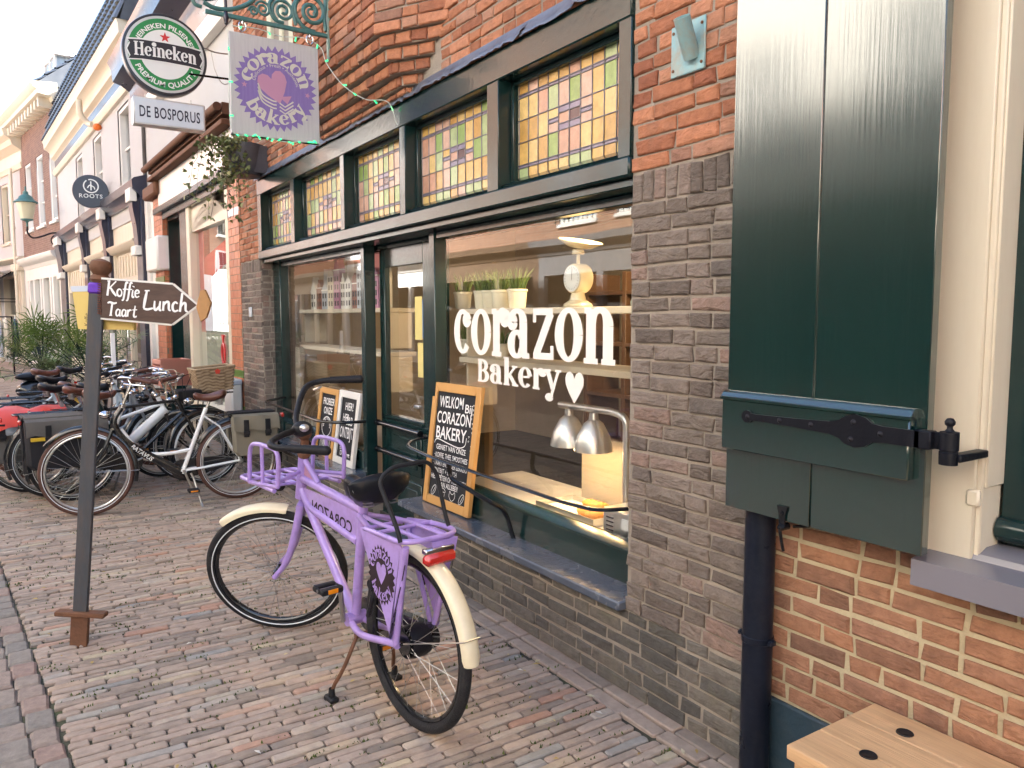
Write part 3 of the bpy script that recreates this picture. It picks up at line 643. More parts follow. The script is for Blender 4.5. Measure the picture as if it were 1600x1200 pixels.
# bay with stepped underside
b = MB(); steps = [(2.091, 4.32, 2.95, 2.985), (2.052, 4.22, 2.985, 3.045), (1.996, 4.13, 3.045, 3.112), (1.953, 4.05, 3.112, 3.18), (1.920, 3.97, 3.18, 3.25), (1.888, 3.90, 3.25, 5.4)]
GF = Fr((0, 0, 0), (1, 0, 0), (0, 1, 0), (0, 0, 1))
for i, (X, yr, z0, z1) in enumerate(steps):
    yl = 10.2 - yr; zt = z1 + (.0 if i == 5 else .02)
    b.prism(GF, [(2.16, yr-.02), (X+.008, 4.35), (X+.008, 5.85), (2.16, yl+.02)], z0 + .002, 9.9 if i == 5 else zt)
    cs = .0625 if i == 5 else (z1 - z0); LL = .215 if i == 5 else .11; bd = 'flem' if i == 5 else 'run'
    f = Fr((X, 0, 0), (0, 1, 0), (0, 0, 1), (-1, 0, 0)); bricks(b, f, 4.35, 5.85, z0, z1, course=cs, L=LL, bond=bd, mi=1, seed=30+i, joint=.009, depth=.012)
    for (pa, pb) in (((2.14, yr), (X, 4.35)), ((2.14, yl), (X, 5.85))):
        d = np.array([pb[0]-pa[0], pb[1]-pa[1], 0]); Ln = np.linalg.norm(d); nn = np.array([-abs(d[1]), -d[0]*np.sign(d[1])*-1, 0]); nn = np.array([-abs(d[1]), (1 if d[1] < 0 else -1)*abs(d[0]), 0])
        f = Fr((pa[0], pa[1], 0), d, (0, 0, 1), nn); bricks(b, f, 0.0, Ln, z0, z1, course=cs, L=LL, bond=bd, mi=1, seed=50+i, joint=.009, depth=.012)
b.build('bay', [M['mortar_grey'], M['brick_red']], bak, tone=True, recalc=False, smooth=25)
# unseen roof and back; ridge height shaped to set the shadow across the street
b = MB(); b.prism(Fr((0, 0, 0), (1, 0, 0), (0, 0, 1), (0, 1, 0)), [(1.7, 9.9), (6.2, 12.7), (10.6, 9.9)], 1.0, 8.7)
b.build('roof', M['roof_tile'], bak)
b = MB(); b.box(WORLD, 2.5, 10.4, y0+.02, y1-.02, 2.95, 9.9); b.build('rear_block', M['brick_tex_red'], bak)
# upper window with stone surround
b = MB()
for a0, a1 in ((6.55, 6.67), (7.18, 7.3)): b.box(WF, a0, a1, 3.75, 5.3, -.1, .03, .008)
b.box(WF, 6.88, 6.97, 3.80, 5.3, -.09, .02, .006); b.box(WF, 6.55, 7.3, 3.66, 3.75, -.1, .06, .008)
uw = b.build('window', M['curtain_cream'], bak)
b = MB(); b.quad(WF(6.67, 3.75, -.06), WF(7.18, 3.75, -.06), WF(7.18, 5.3, -.06), WF(6.67, 5.3, -.06)); b.build('pane', M['acrylic'], uw)
# ---- top light frame
wins = [(2.45, 3.363), (3.473, 4.452), (4.53, 5.489), (5.57, 6.67), (6.77, 7.70)]
b = MB(); bb, bt = 2.255, 2.785
b.box(WF, sa, sb, bt, 2.935, -.14, .022, .006); b.box(WF, sa, sb, 2.165, bb-.01, -.16, .024, .008)
edges = [sa] + [e for w_ in wins for e in w_] + [sb]
for i in range(0, len(edges), 2): b.box(WF, edges[i], edges[i+1], bb-.012, bt+.002, -.13, .018, .004)
b.box(WF, sa, sb, 2.13, 2.165, -.19, -.02, .004)
b.box(WF, sa, sb, 2.10, 2.94, -.36, -.30)
b.build('transom_frame', M['green'], bak)
rg = random.Random(4)
PAL = [(.58, .37, .11), (.62, .44, .17), (.50, .29, .08), (.25, .36, .10), (.37, .45, .22), (.50, .28, .19), (.56, .36, .27), (.22, .19, .27), (.09, .04, .045), (.58, .49, .25)]
def pal_tone(i): return (i+.5)/len(PAL)
M['stained'] = tone_mat('stained_glass', [(i/len(PAL), c) for i, c in enumerate(PAL)], rough=.18, interp='CONSTANT', bump=.45, bscale=90, nvar=.22, nscale=30, crack=False, spec=.6, bdist=.004)
for (wa, wb) in wins:
    s = MB(); q = .028; cg = -.085
    s.box(WF, wa+.002, wa+q, bb, bt, -.11, -.055, .004); s.box(WF, wb-q, wb-.002, bb, bt, -.11, -.055, .004); s.box(WF, wa+q, wb-q, bt-q, bt, -.11, -.055, .004)
    s.prism(Fr(WF(wa, 0), (1, 0, 0), (0, 0, 1), (0, 1, 0)), [(.005, bb-.004), (.11, bb-.004), (.11, bb+.055), (.085, bb+.05), (-.004, bb+.008)], .002, wb-wa-.002)
    sash = s.build('transom_window', M['green'], bak)
    gl = MB(); ld = MB(); a0, a1, b0, b1 = wa+q, wb-q, bb+.05, bt-q; n = 10; ca = [a0 + .012] + [a0+.012 + (a1-a0-.024)*k/n for k in range(1, n)] + [a1-.012]
    H = b1-b0; rb = [b0, b0+.045, b0+.06, b0+.06+(H-.12)/3, b0+.06+2*(H-.12)/3, b1-.06, b1-.045, b1]
    def pane(p0, p1, r0, r1, t): gl.add([WF(p0, r0, cg), WF(p1, r0, cg), WF(p1, r1, cg), WF(p0, r1, cg)], [(0, 1, 2, 3)], 0, pal_tone(t))
    def came(p0, p1, r0, r1): ld.box(WF, p0-.0022, p1+.0022, r0-.0022, r1+.0022, cg-.002, cg+.004)
    pane(a0, ca[0], b0, b1, 9); pane(ca[-1], a1, b0, b1, 9)
    for r in range(7):
        for k in range(n):
            t = rg.choice([0, 0, 1, 1, 2, 3, 4, 4, 5, 6, 6]) if r not in (1, 5) else 7
            ctr = r == 3 and 3 <= k <= 6
            if ctr:
                m0 = rb[r]; m1 = rb[r+1]; th = (m1-m0)
                if k in (4, 5):
                    pane(ca[k], ca[k+1], m0, m0+.03, 7); pane(ca[k], ca[k+1], m0+.03, m1-.03, 8 if k == 4 else 5); pane(ca[k], ca[k+1], m1-.03, m1, 7); came(ca[k], ca[k+1], m0+.03, m0+.03); came(ca[k], ca[k+1], m1-.03, m1-.03)
                else:
                    pane(ca[k], ca[k+1], m0, m0+th*.42, 6); pane(ca[k], ca[k+1], m0+th*.42, m0+th*.6, 7); pane(ca[k], ca[k+1], m0+th*.6, m1, t); came(ca[k], ca[k+1], m0+th*.42, m0+th*.42); came(ca[k], ca[k+1], m0+th*.6, m0+th*.6)
            else: pane(ca[k], ca[k+1], rb[r], rb[r+1], t)
    for x in ca: came(x, x, b0, b1)
    for y in rb[1:-1]: came(a0, a1, y, y)
    gl.build('stained_glass', M['stained'], sash, tone=True, smooth=0); ld.build('lead_came', M['lead_came'], sash, smooth=0)
# lead flashing dressed over the frame
b = MB(); rgf = random.Random(3); a = sa
while a < sb:
    a2 = min(a + rgf.uniform(.32, .5), sb); P = []; k0 = b.off; V = []; F = []
    nn = 10
    for i in range(nn+1):
        x = a + (a2-a)*i/nn + .004*(i in (0, nn)); j = rgf.gauss(0, .0025)
        V += [WF(x, 2.995, .012), WF(x, 2.965+j, .02), WF(x, 2.941+j, .045+j), WF(x, 2.925+j*1.5, .047+j)]
    for i in range(nn):
        for r in range(3): F.append((i*4+r, i*4+r+1, (i+1)*4+r+1, (i+1)*4+r))
    b.add(V, F); a = a2 - .012 if a2 < sb else sb
b.build('flashing', M['lead'], bak, recalc=False)
# ---- shop windows
def shop_window(a0, a1, pl, pr):
    b = MB(); c0, c1 = -.19, -.13
    b.box(WF, a0-pl, a0, .37, 2.135, c0-.02, c1+.01, .006); b.box(WF, a1, a1+pr, .37, 2.135, c0-.02, c1+.01, .006)
    b.box(WF, a0, a1, 2.085, 2.13, c0, c1, .005); b.box(WF, a0, a1, .374, .555, c0-.02, c1, .004)
    b.prism(Fr(WF(a0, 0), (1, 0, 0), (0, 0, 1), (0, 1, 0)), [(.13, .555), (.19, .555), (.19, .592), (.165, .592), (.115, .565)], 0, a1-a0)
    f = b.build('shop_window', M['green'], bak)
    p = MB(); p.quad(WF(a0, .58, -.165), WF(a1, .58, -.165), WF(a1, 2.09, -.165), WF(a0, 2.09, -.165)); p.build('pane', M['glass'], f, smooth=0)
    return f
sw = shop_window(2.40, 4.335, .03, .075); swl = shop_window(5.545, 7.60, .075, .24)
# lettering on the right pane
LF = Fr((2.303, 0, 0), (0, -1, 0), (0, 0, 1), (-1, 0, 0))            # reads from the street: a runs towards the camera
l = MB(); wd = slab_width('corazon', 1.02); sx = (4.155-2.64)/wd
slab(l, 'corazon', lambda x, y: (-4.155 + x*sx, 1.378 + y*.268), .001, fr=LF, space=1.02)
wd = slab_width('Bakery', 1.02); sx = (3.885-3.06)/wd
def bk(x, y): return (-3.885 + x*sx, 1.222 + y*.112 - .0*x)
slab(l, 'Bakery', bk, .001, fr=LF, space=1.02)
hp_ = [(0, -.5), (-.28, -.18), (-.46, .1), (-.47, .3), (-.38, .46), (-.22, .5), (-.07, .42), (0, .28), (.07, .42), (.22, .5), (.38, .46), (.47, .3), (.46, .1), (.28, -.18)]
l.flat(LF, [(-2.955 + x*.155, 1.255 + y*.155) for x, y in hp_], [tuple(range(14))], .001)
l.build('lettering', M['white_letter'], sw, smooth=0)
# ---- door
d = MB(); DX = Fr((2.40, 0, 0), (0, 1, 0), (0, 0, 1), (-1, 0, 0)); da, db = 4.43, 5.45
d.box(DX, da, da+.30, .06, 2.1, -.02, .025, .004); d.box(DX, db-.09, db, .06, 2.1, -.02, .025, .004)
d.box(DX, da+.30, db-.09, 1.965, 2.1, -.02, .024, .004); d.box(DX, da+.30, db-.09, .06, .84, -.02, .02, .004)
for (z0, z1) in ((.17, .42), (.47, .78)):
    d.box(DX, da+.34, db-.14, z0, z1, .018, .03, .008); d.box(DX, da+.40, db-.20, z0+.05, z1-.05, .028, .036, .006)
d.box(DX, 4.41, 5.47, 2.1, 2.17, -.05, .04); d.box(DX, da+.30, db-.09, .84, .87, -.02, .035, .006)
door = d.build('door', M['green'], bak)
p = MB(); p.quad(DX(da+.3, .86, 0), DX(db-.09, .86, 0), DX(db-.09, 1.97, 0), DX(da+.3, 1.97, 0)); p.build('pane', M['glass'], door, smooth=0)
p = MB()
for z in (.80, .595):
    p.tube([DX(da+.28, z, .07), DX(db-.02, z, .07)], .019, 14)
    for a in (da+.33, db-.07): p.tube([DX(a, z, .02), DX(a, z, .07)], .012, 8)
    p.tube([DX(da+.27, z, .07), DX(da+.31, z, .07)], .023, 14); p.tube([DX(db-.05, z, .07), DX(db-.01, z, .07)], .023, 14)
p.build('push_bar', M['black_gloss'], door)
p = MB(); p.box(DX, 4.76, 4.84, .965, .985, .012, .05, .004); p.build('door_handle', M['alu'], door)
p = MB(); p.box(DX, 4.78, 4.89, 1.44, 1.74, .004, .006); p.build('notice', M['paper_yellow'], door)
p = MB(); p.box(DX, 4.765, 4.845, 1.18, 1.42, .007, .009); p.build('notice', M['paper_yellow'], door)
p = MB(); p.box(DX, 4.74, 4.775, 1.45, 1.72, .004, .006); p.build('notice', M['paper_blue'], door)
t = MB(); t.box(WORLD, 2.12, 2.45, 4.41, 5.47, -.01, .055, .008); t.build('doorstep', M['bluestone'], bak)
# ---- sills
for (a0, a1) in ((2.374, 4.56), (5.50, 7.816)):
    s = MB(); s.box(WF, a0, a1, .364, .405, -.19, .05, .006); s.build('window_sill', M['bluestone'], bak)
# ---- guard rails
r = MB(); r.tube(rpath([(2.16, 2.40, .79), (2.03, 2.45, .79), (2.0, 2.65, .79), (2.01, 3.45, .79), (2.02, 3.95, .79), (2.07, 4.37, .79), (2.2, 4.55, .79), (2.36, 4.6, .79)], .12, 6), .015, 10, flat=.55)
r.tube(rpath([(2.018, 3.72, .785), (2.03, 3.72, .70), (2.1, 3.4, .62), (2.2, 3.42, .56), (2.25, 3.40, .37)], .08, 6), .013, 8); r.build('guard_rail', M['black_gloss'], bak)
r = MB(); r.tube(rpath([(2.28, 7.6, .8), (2.0, 7.33, .8), (1.99, 6.55, .8), (1.97, 5.69, .8), (2.1, 5.52, .8), (2.30, 5.5, .8)], .1, 6), .0125, 8)
r.tube(rpath([(1.99, 6.4, .795), (2.05, 6.4, .6), (2.15, 6.4, .5), (2.2, 6.4, .37)], .08, 6), .012, 8); r.build('guard_rail', M['black_gloss'], bak)
# flag socket
f = MB(); f.box(WF, 1.985, 2.155, 2.485, 2.67, .009, .018, .004)
f.build('flag_socket', M['turquoise'], bak)
fs = bak.children[-1]
f = MB(); p0 = np.array(WF(2.045, 2.535, .02)); dv = np.array([-.075, -.02, .12]); L = np.linalg.norm(dv); dv /= L
f.lathe([(.030, 0), (.030, L), (.0255, L), (.0255, L*.3)], p0, dv, 18); f.build('socket_tube', M['turquoise'], fs)
f = MB()
for (a, z) in ((2.14, 2.51), (2.0, 2.51), (2.14, 2.645), (2.0, 2.645)): f.lathe([(0, .004), (.006, .003), (.006, 0)], WF(a, z, .018), (-1, 0, 0), 8)
f.box(WF, 2.05, 2.062, 2.58, 2.65, .0175, .0192); f.build('screw', M['rust'], fs)
# number plate and blob lamp at the top
p = MB(); p.box(WF, 8.15, 8.25, 1.60, 1.70, .01, .02, .003); p.build('number_plate', M['acrylic'], bak)
p = MB(); p.lathe([(0, -.04), (.07, -.035), (.10, 0), (.09, .05), (.04, .08), (.02, .2)], (1.93, 2.98, 3.18), (0, 0, 1), 20); p.tube([(1.93, 2.98, 3.3), (2.14, 2.98, 3.42)], .012, 8); p.build('wall_lamp', M['black_gloss'], bak)
# ---- inside of the shop
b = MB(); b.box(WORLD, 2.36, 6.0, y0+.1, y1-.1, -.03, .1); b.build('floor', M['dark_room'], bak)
b = MB()
b.quad((5.6, y0+.1, .1), (5.6, y1-.1, .1), (5.6, y1-.1, 2.95), (5.6, y0+.1, 2.95)); b.quad((2.36, y0+.12, .1), (5.6, y0+.12, .1), (5.6, y0+.12, 2.95), (2.36, y0+.12, 2.95))
b.quad((2.36, y1-.12, .1), (5.6, y1-.12, .1), (5.6, y1-.12, 2.95), (2.36, y1-.12, 2.95)); b.quad((2.36, y0+.1, 2.93), (5.6, y0+.1, 2.93), (5.6, y1-.1, 2.93), (2.36, y1-.1, 2.93))
b.build('inner_wall', M['beige_wall'], bak, smooth=0)
b = MB(); b.box(WORLD, 2.37, 2.9, 2.38, 4.30, .51, .55); b.box(WORLD, 2.37, 2.9, 2.38, 4.30, .1, .51); b.build('display_counter', M['marble'], bak)
b = MB(); b.box(WORLD, 2.37, 3.0, 5.56, 7.7, .1, .58); b.box(WORLD, 2.4, 2.44, 7.48, 7.62, .58, 1.3); b.build('display_counter', M['beige_wall'], bak)
for z, a0, a1, x0, x1 in ((1.65, 2.40, 4.31, 2.42, 2.72), (1.345, 2.40, 4.31, 2.42, 2.72), (1.67, 5.6, 7.62, 2.45, 2.75), (1.32, 5.6, 7.62, 2.45, 2.75)):
    b = MB(); b.box(WORLD, x0, x1, a0, a1, z-.035, z, .004)
    for a in (a0+.01, a1-.03): b.box(WORLD, x0+.05, x1-.03, a, a+.02, z-.32, z-.035)
    b.build('shelf', M['wood_shelf'], bak)
lt = MB(); lt.lathe([(0, -.05), (.035, -.03), (.045, 0), (.03, .04)], (2.75, 3.05, 2.27), (0, 0, 1), 14); lt.build('ceiling_spot', M['bulb'], bak)
for (x, y, e) in ((2.75, 3.05, 17),):
    ld_ = bpy.data.lights.new('spot_lamp', 'POINT'); lo = bpy.data.objects.new('spot_lamp', ld_); col.objects.link(lo); lo.location = (x, y, 2.35); ld_.energy = e; ld_.color = (1, .72, .42); ld_.shadow_soft_size = .05
# ================================================================ the house on the right
hs = thing('shuttered_house', 'reddish brick house with yellow pointing, cream window frame and grey sill beside the bakery', 'house', (2.14, 0, 0))
hy0, hy1 = -5.0, 1.742
b = MB(); wh = (-.45, 1.125, .92, 3.4); sheet(b, WF, hy0, hy1, -.05, 9.5, [wh], -.004, 0)
bricks(b, WF, -.8, hy1, .305, 4.2, [wh], mi=1, seed=71, joint=.014, proud=.004, jit=.0026, rough=.0017)
b.box(WF, hy0, hy1+.004, -.02, .30, -.01, .012, .006, mi=2)
JH = Fr((2.14, 1.125, 0), (1, 0, 0), (0, 0, 1), (0, -1, 0)); sheet(b, JH, 0, .2, .9, 3.4)
M['plinth_blue'] = mat('dark_blue_plinth_paint', (.02, .045, .065), .6, var=.4, vscale=9, bump=.6, bscale=30, dirt=(.07, .08, .08), dscale=5)
b.build('wall', [M['mortar_yellow'], M['brick_house'], M['plinth_blue']], hs, tone=True, recalc=False, smooth=25)
b = MB(); b.box(WORLD, 2.5, 10.4, hy0, hy1, 0, 9.5); b.box(WORLD, 2.15, 2.5, hy0, hy1, 3.5, 9.5); b.build('rear_block', M['brick_tex_brown'], hs)  # unseen back of the house, added to block the sun
b = MB(); b.prism(Fr((0, 0, 0), (1, 0, 0), (0, 0, 1), (0, 1, 0)), [(1.8, 9.5), (6.2, 12.5), (10.6, 9.5)], hy0-.1, .97); b.build('roof', M['roof_tile'], hs)  # unseen roof, its ridge shaped to keep the street in shadow
# window: stepped cream frame, grey reveal, green sash
b = MB()
for (a0, a1) in ((1.0, 1.125), (-.45, -.325)): b.box(WF, a0, a1, .93, 3.4, -.16, .022, .004)
b.box(WF, -.325, 1.0, 3.26, 3.4, -.08, .022, .004)
b.box(WF, .985, 1.002, .95, 3.26, -.09, .012, .004); b.box(WF, .978, .987, 1.15, 3.24, -.09, .004, .003); b.box(WF, .985, 1.02, 1.10, 1.145, .01, .03, .006)
win = b.build('window', M['cream'], hs)
b = MB(); b.box(WF, .87, .985, .985, 3.2, -.17, -.085, .008); b.box(WF, .84, .872, 1.06, 3.12, -.17, -.11, .006); b.box(WF, -.3, .85, .985, 1.06, -.17, -.09, .01); b.box(WF, -.3, .85, 3.12, 3.2, -.17, -.09, .006); b.box(WF, -.3, -.2, 1.06, 3.12, -.17, -.09); b.box(WF, .25, .30, 1.06, 3.12, -.17, -.10, .005)
b.tube([WF(-.3, 1.03, -.085), WF(.98, 1.03, -.085)], .035, 12); b.build('sash', M['green'], win)
b = MB(); b.quad(WF(-.25, 1.05, -.13), WF(.87, 1.05, -.13), WF(.87, 3.15, -.13), WF(-.25, 3.15, -.13)); b.build('pane', M['glass'], win, smooth=0)
b = MB(); b.box(WORLD, 2.44, 2.48, -.5, 1.12, .95, 3.3); b.build('curtain', M['dark_room'], win)  # dark sheet painting the unlit room behind the glass
b = MB(); b.prism(Fr((0, -.5, 0), (1, 0, 0), (0, 0, 1), (0, 1, 0)), [(2.03, .872), (2.30, .872), (2.30, .985), (2.165, .985), (2.13, .972), (2.122, .957), (2.03, .944)], 0, 1.612); b.build('window_sill', M['grey_sill'], hs)
# shutter, folded back against the wall
SF = Fr((2.0, 0, 0), (0, 1, 0), (0, 0, 1), (-1, 0, 0))
b = MB()
for (a0, a1) in ((1.07, 1.4085), (1.4135, 1.738)): b.box(SF, a0, a1, .965, 3.25, -.034, 0, .0025)
b.box(SF, 1.09, 1.72, 1.0, 3.2, -.033, -.006)
sh = b.build('shutter', M['shutter'], hs)
for z0 in (1.166, 2.80):
    b = MB(); b.box(SF, 1.10, 1.735, z0, z0+.165, .0005, .03, .004); b.prism(Fr(SF(1.095, 0), (-1, 0, 0), (0, 0, 1), (0, 1, 0)), [(.001, z0+.165), (.036, z0+.165), (.036, z0+.172), (.028, z0+.178), (.024, z0+.186), (.012, z0+.192), (.001, z0+.193)], 0, .642)
    b.build('cross_rail', M['shutter'], sh)
M['hinge'] = mat('black_hinge_paint', (.006, .007, .011), .42, var=.3, bump=.15, bscale=60, spec=.22)
def hinge(z):
    HF = Fr((1.969, 0, z), (0, -1, 0), (0, 0, 1), (-1, 0, 0)); b = MB()
    up = [(-1.615, .012), (-1.59, .010), (-1.45, .013), (-1.33, .018), (-1.30, .026), (-1.28, .040), (-1.25, .047), (-1.22, .040), (-1.20, .026), (-1.17, .022), (-1.07, .022)]
    tip = [(-1.625 + .02*cos(a), .02*sin(a)) for a in np.linspace(-.7+2*pi, .7, 12)]
    poly = [(x, -y) for x, y in up] ; poly = [(x, y) for x, y in up] + [(x, -y) for x, y in reversed(up)] + [(x, y) for x, y in tip]
    b.prism(HF, poly, 0, .007); b.box(HF, -1.085, -1.04, -.024, .024, -.028, .007, .003); b.box(HF, -1.045, -1.0, -.022, .022, -.024, -.012, .002)
    h = b.build('strap_hinge', M['hinge'], sh)
    b = MB(); o = HF(-1.005, 0, -.018); o = np.array(o)
    b.lathe([(0, -.06), (.022, -.058), (.023, -.026), (.021, -.024), (.021, -.022), (.023, -.02), (.023, .026), (.012, .028), (.007, .034), (.007, .04), (.012, .045), (.013, .052), (.008, .06), (0, .062)], o, (0, 0, 1), 20)
    b.box(WORLD, o[0]+.0, 2.13, o[1]-.03, o[1]-.0, z-.05, z-.03, .003); b.build('pintle', M['hinge'], h)
    for (x, y) in ((-1.622, 0), (-1.5, .001), (-1.39, .001), (-1.255, .024), (-1.262, -.025), (-1.175, .001)):
        b = MB(); b.lathe([(0, .006), (.0045, .005), (.007, .002), (.0085, 0)], HF(x, y, .007), (-1, 0, 0), 10); b.build('bolt', M['iron'], h)
hinge(1.283); hinge(2.90)
b = MB(); HK = Fr((1.999, 1.505, 0), (0, -1, 0), (0, 0, 1), (-1, 0, 0))
b.prism(HK, [(-.019, 1.012), (.019, 1.012), (.012, .985), (.010, .955), (-.010, .955), (-.012, .985)], 0, .006); b.lathe([(0, .012), (.008, .01), (.012, 0)], HK(0, .945, .006), (-1, 0, 0), 14); b.lathe([(.012, 0), (.012, -.03)], HK(0, .945, .006), (-1, 0, 0), 14)
b.lathe([(0, .006), (.007, .004), (.008, 0)], HK(0, .99, .006), (-1, 0, 0), 10)
b.tube(rpath([(1.985, 1.505, .945), (1.99, 1.50, .90), (2.0, 1.50, .87)], .02), .005, 8); b.tube([(2.03, 1.49, .945), (2.12, 1.40, .955)], .005, 8)
b.build('catch', M['black_gloss'], sh)
# rain pipe
b = MB(); b.lathe([(.05, -.02), (.05, 6.5)], (2.083, 1.655, 0), (0, 0, 1), 28); dp = b.build('drainpipe', M['black_pvc'], hs)
for z in (.515, 2.4):
    b = MB(); b.lathe([(.0515, -.012), (.0535, -.010), (.0535, .010), (.0515, .012)], (2.083, 1.655, z), (0, 0, 1), 28)
    for s in (-1, 1): b.box(WORLD, 2.07, 2.095, 1.655 + s*.052, 1.655 + s*.068, z-.009, z+.009, .002); b.lathe([(0, .008), (.007, .006), (.008, 0)], (2.07, 1.655 + s*.062, z), (-1, 0, 0), 8)
    b.build('pipe_clamp', M['black_pvc'], dp)
# ================================================================ bench
bn = thing('bench', 'light pine bench with two black round holes in its top, under the grey sill', 'bench', (1.92, .6, 0))
b = MB()
for (x0, x1) in ((1.706, 1.848), (1.8495, 1.99), (1.9915, 2.118)): b.box(WORLD, x0, x1, -.4, 1.25, .41, .45, .003)
b.build('seat', M['wood_light'], bn)
b = MB(); b.box(WORLD, 1.72, 1.745, -.39, 1.235, .31, .409, .003); b.build('apron', M['wood_light'], bn)
for (x, y) in ((1.73, 1.17), (2.05, 1.17), (1.73, -.35), (2.05, -.35)):
    b = MB(); b.box(WORLD, x+.016, x+.06, y, y+.055, 0, .409, .003); b.build('leg', M['wood_light'], bn)
for (x, y) in ((2.028, 1.106), (1.843, 1.099)):
    b = MB(); b.lathe([(0, .0015), (.0195, .0015), (.0215, .003), (.023, .001), (.023, 0)], (x, y, .45), (0, 0, 1), 24); b.build('grommet', M['pot_black'], bn)
# ================================================================ houses further along the street
def house_frame(x, y, deg):
    a = rad(deg); return Fr((x, y, 0), (-sin(a), cos(a), 0), (0, 0, 1), (-cos(a), -sin(a), 0))
def far_window(fr, parent, a0, a1, b0, b1, fm, c=-.10, bars=1, sill=True, dark='dark_room', frame=.055, mull=1, proud=.012):
    b = MB(); t = frame
    b.box(fr, a0, a0+t, b0, b1, c-.03, proud, .006); b.box(fr, a1-t, a1, b0, b1, c-.03, proud, .006); b.box(fr, a0+t, a1-t, b1-t, b1, c-.03, proud-.002, .006); b.box(fr, a0+t, a1-t, b0, b0+t, c-.03, proud-.002, .006)
    for i in range(mull): x = a0+t + (a1-a0-2*t)*(i+1)/(mull+1); b.box(fr, x-.018, x+.018, b0+t, b1-t, c-.015, c+.02, .004)
    for i in range(bars): y = b0+t + (b1-b0-2*t)*(i+1)/(bars+1); b.box(fr, a0+t, a1-t, y-.022, y+.022, c-.02, c+.026, .004)
    f = b.build('window', M[fm], parent)
    p = MB(); p.quad(fr(a0+t, b0+t, c), fr(a1-t, b0+t, c), fr(a1-t, b1-t, c), fr(a0+t, b1-t, c)); p.build('pane', M['glass_far'], f, smooth=0)
    p = MB(); p.quad(fr(a0+t, b0+t, c-.14), fr(a1-t, b0+t, c-.14), fr(a1-t, b1-t, c-.14), fr(a0+t, b1-t, c-.14)); p.build('curtain', M[dark], f, smooth=0)  # dark sheets paint the unlit room, pale ones are blinds
    if sill: s = MB(); s.box(fr, a0-.05, a1+.05, b0-.08, b0, -.05, .07, .008); s.build('sill', M[fm], f)
    return f
def moulding(b, fr, a0, a1, prof, mi=0):
    """prof: list of (out, up) run from a0 to a1"""
    b.prism(Fr(fr(a0, 0, 0), fr.n, fr.v, fr.u), prof, 0, a1-a0, mi)
def tiled_roof(parent, fr, a0, a1, z0, pitch, rise, over=.12, name='roof', mname='roof_tile'):
    b = MB(); tp = math.tan(rad(pitch)); n = max(2, int((a1-a0)/.24)); V = []; F = []; rows = max(3, int(rise/sin(rad(pitch))/.32)); m = n*6
    for r in range(rows):
        for e in range(2):
            for i in range(m+1):
                a = a0 + (a1-a0)*i/m; s = r + (1.0 if e else 0.0); h = s*rise/rows; d = h/tp; wv = .05*abs(sin(pi*i/6))**.8 + (.045 if e == 0 else 0)
                V.append(fr(a, z0 + h + wv*cos(rad(pitch)), over - d + wv*sin(rad(pitch))))
        k = r*2*(m+1)
        for i in range(m): F.append((k+i, k+i+1, k+m+1+i+1, k+m+1+i))
    b.add(V, F)
    b.quad(fr(a0, z0+rise-.1, over-rise/tp), fr(a1, z0+rise-.1, over-rise/tp), fr(a1, z0+rise-.5, over-rise/tp-7), fr(a0, z0+rise-.5, over-rise/tp-7))
    for a in (a0, a1): b.quad(fr(a, z0, over), fr(a, z0+rise, over-rise/tp), fr(a, z0+rise-.5, over-rise/tp-7), fr(a, z0-.5, over-rise/tp-7))
    return b.build(name, M[mname], parent, recalc=False)
# ---- restaurant with glazed orange pilasters
BF = house_frame(2.14, 8.585, 1.5); bl = 5.53
bo = thing('restaurant_building', 'restaurant front with glazed orange tile pilasters and arched cream window, next to the bakery', 'shop building', BF(bl/2, 0))
b = MB(); sheet(b, BF, 0, bl, 0, 5.2, [(.47, 4.12, -.1, 3.5)], -.06, 0); b.build('wall', M['white_stucco'], bo, smooth=0)
b = MB()
for r in [BF(.0, 0, -.5)]: b.box(BF, .02, bl-.02, 3.7, 5.3, -8, -.25)
b.box(BF, .02, bl-.02, 0, 3.7, -8, -2.5); b.build('rear_block', M['brick_tex_brown'], bo)
for (a0, a1, sd_) in ((.02, .46, 1), (4.12, 4.78, 2)):
    b = MB(); b.box(BF, a0, a1, 0, 3.55, -.2, .0); c = .075; y = .0; k = 0
    gb = (.50, .93, 2.05, 2.62)
    PF2 = Fr(BF(a0, 0, 0), BF.n*-1, BF.v, BF.u*-1)
    for (f, p0, p1, w_) in ((BF, a0+.004, a1-.004, .004), (PF2, .004, .196, .004)):
        bricks(b, f, p0, p1, 0.02, 3.5, course=.085, L=.15, joint=.006, proud=.004, bev=.002, jit=.0006, bond='run', mi=1, seed=80+sd_, depth=.003)
    pl = b.build('pilaster', [M['mortar_dark'], M['brick_tile']], bo, tone=True, recalc=False)
    b = MB()
    for z in ((.53, 2.13) if sd_ == 2 else (.53, .93, 2.70)): b.box(BF, a0-.004, a1+.004, z, z+.085, -.19, .008, .003, mi=1 if (z > 2.6) else 0)
    b.build('green_tile_band', [M['bike_green'] if False else mat('moss_green_tile', (.10, .17, .03), .3), M['acrylic']], pl)
b = MB(); b.box(BF, 4.05, 4.95, 2.30, 2.82, -.12, .11, .03); b.build('capital', M['white_paint'], bo); b = MB(); b.box(BF, 4.02, 4.98, 3.42, 3.62, -.1, .12, .03); b.build('cap_stone', M['rust'], bo)
b = MB(); b.box(BF, 5.3, bl, 0, 3.6, -.1, .0); b.box(BF, 4.95, 5.3, 0, 3.5, -.2, -.05); b.build('corner_post', M['white_paint'], bo)
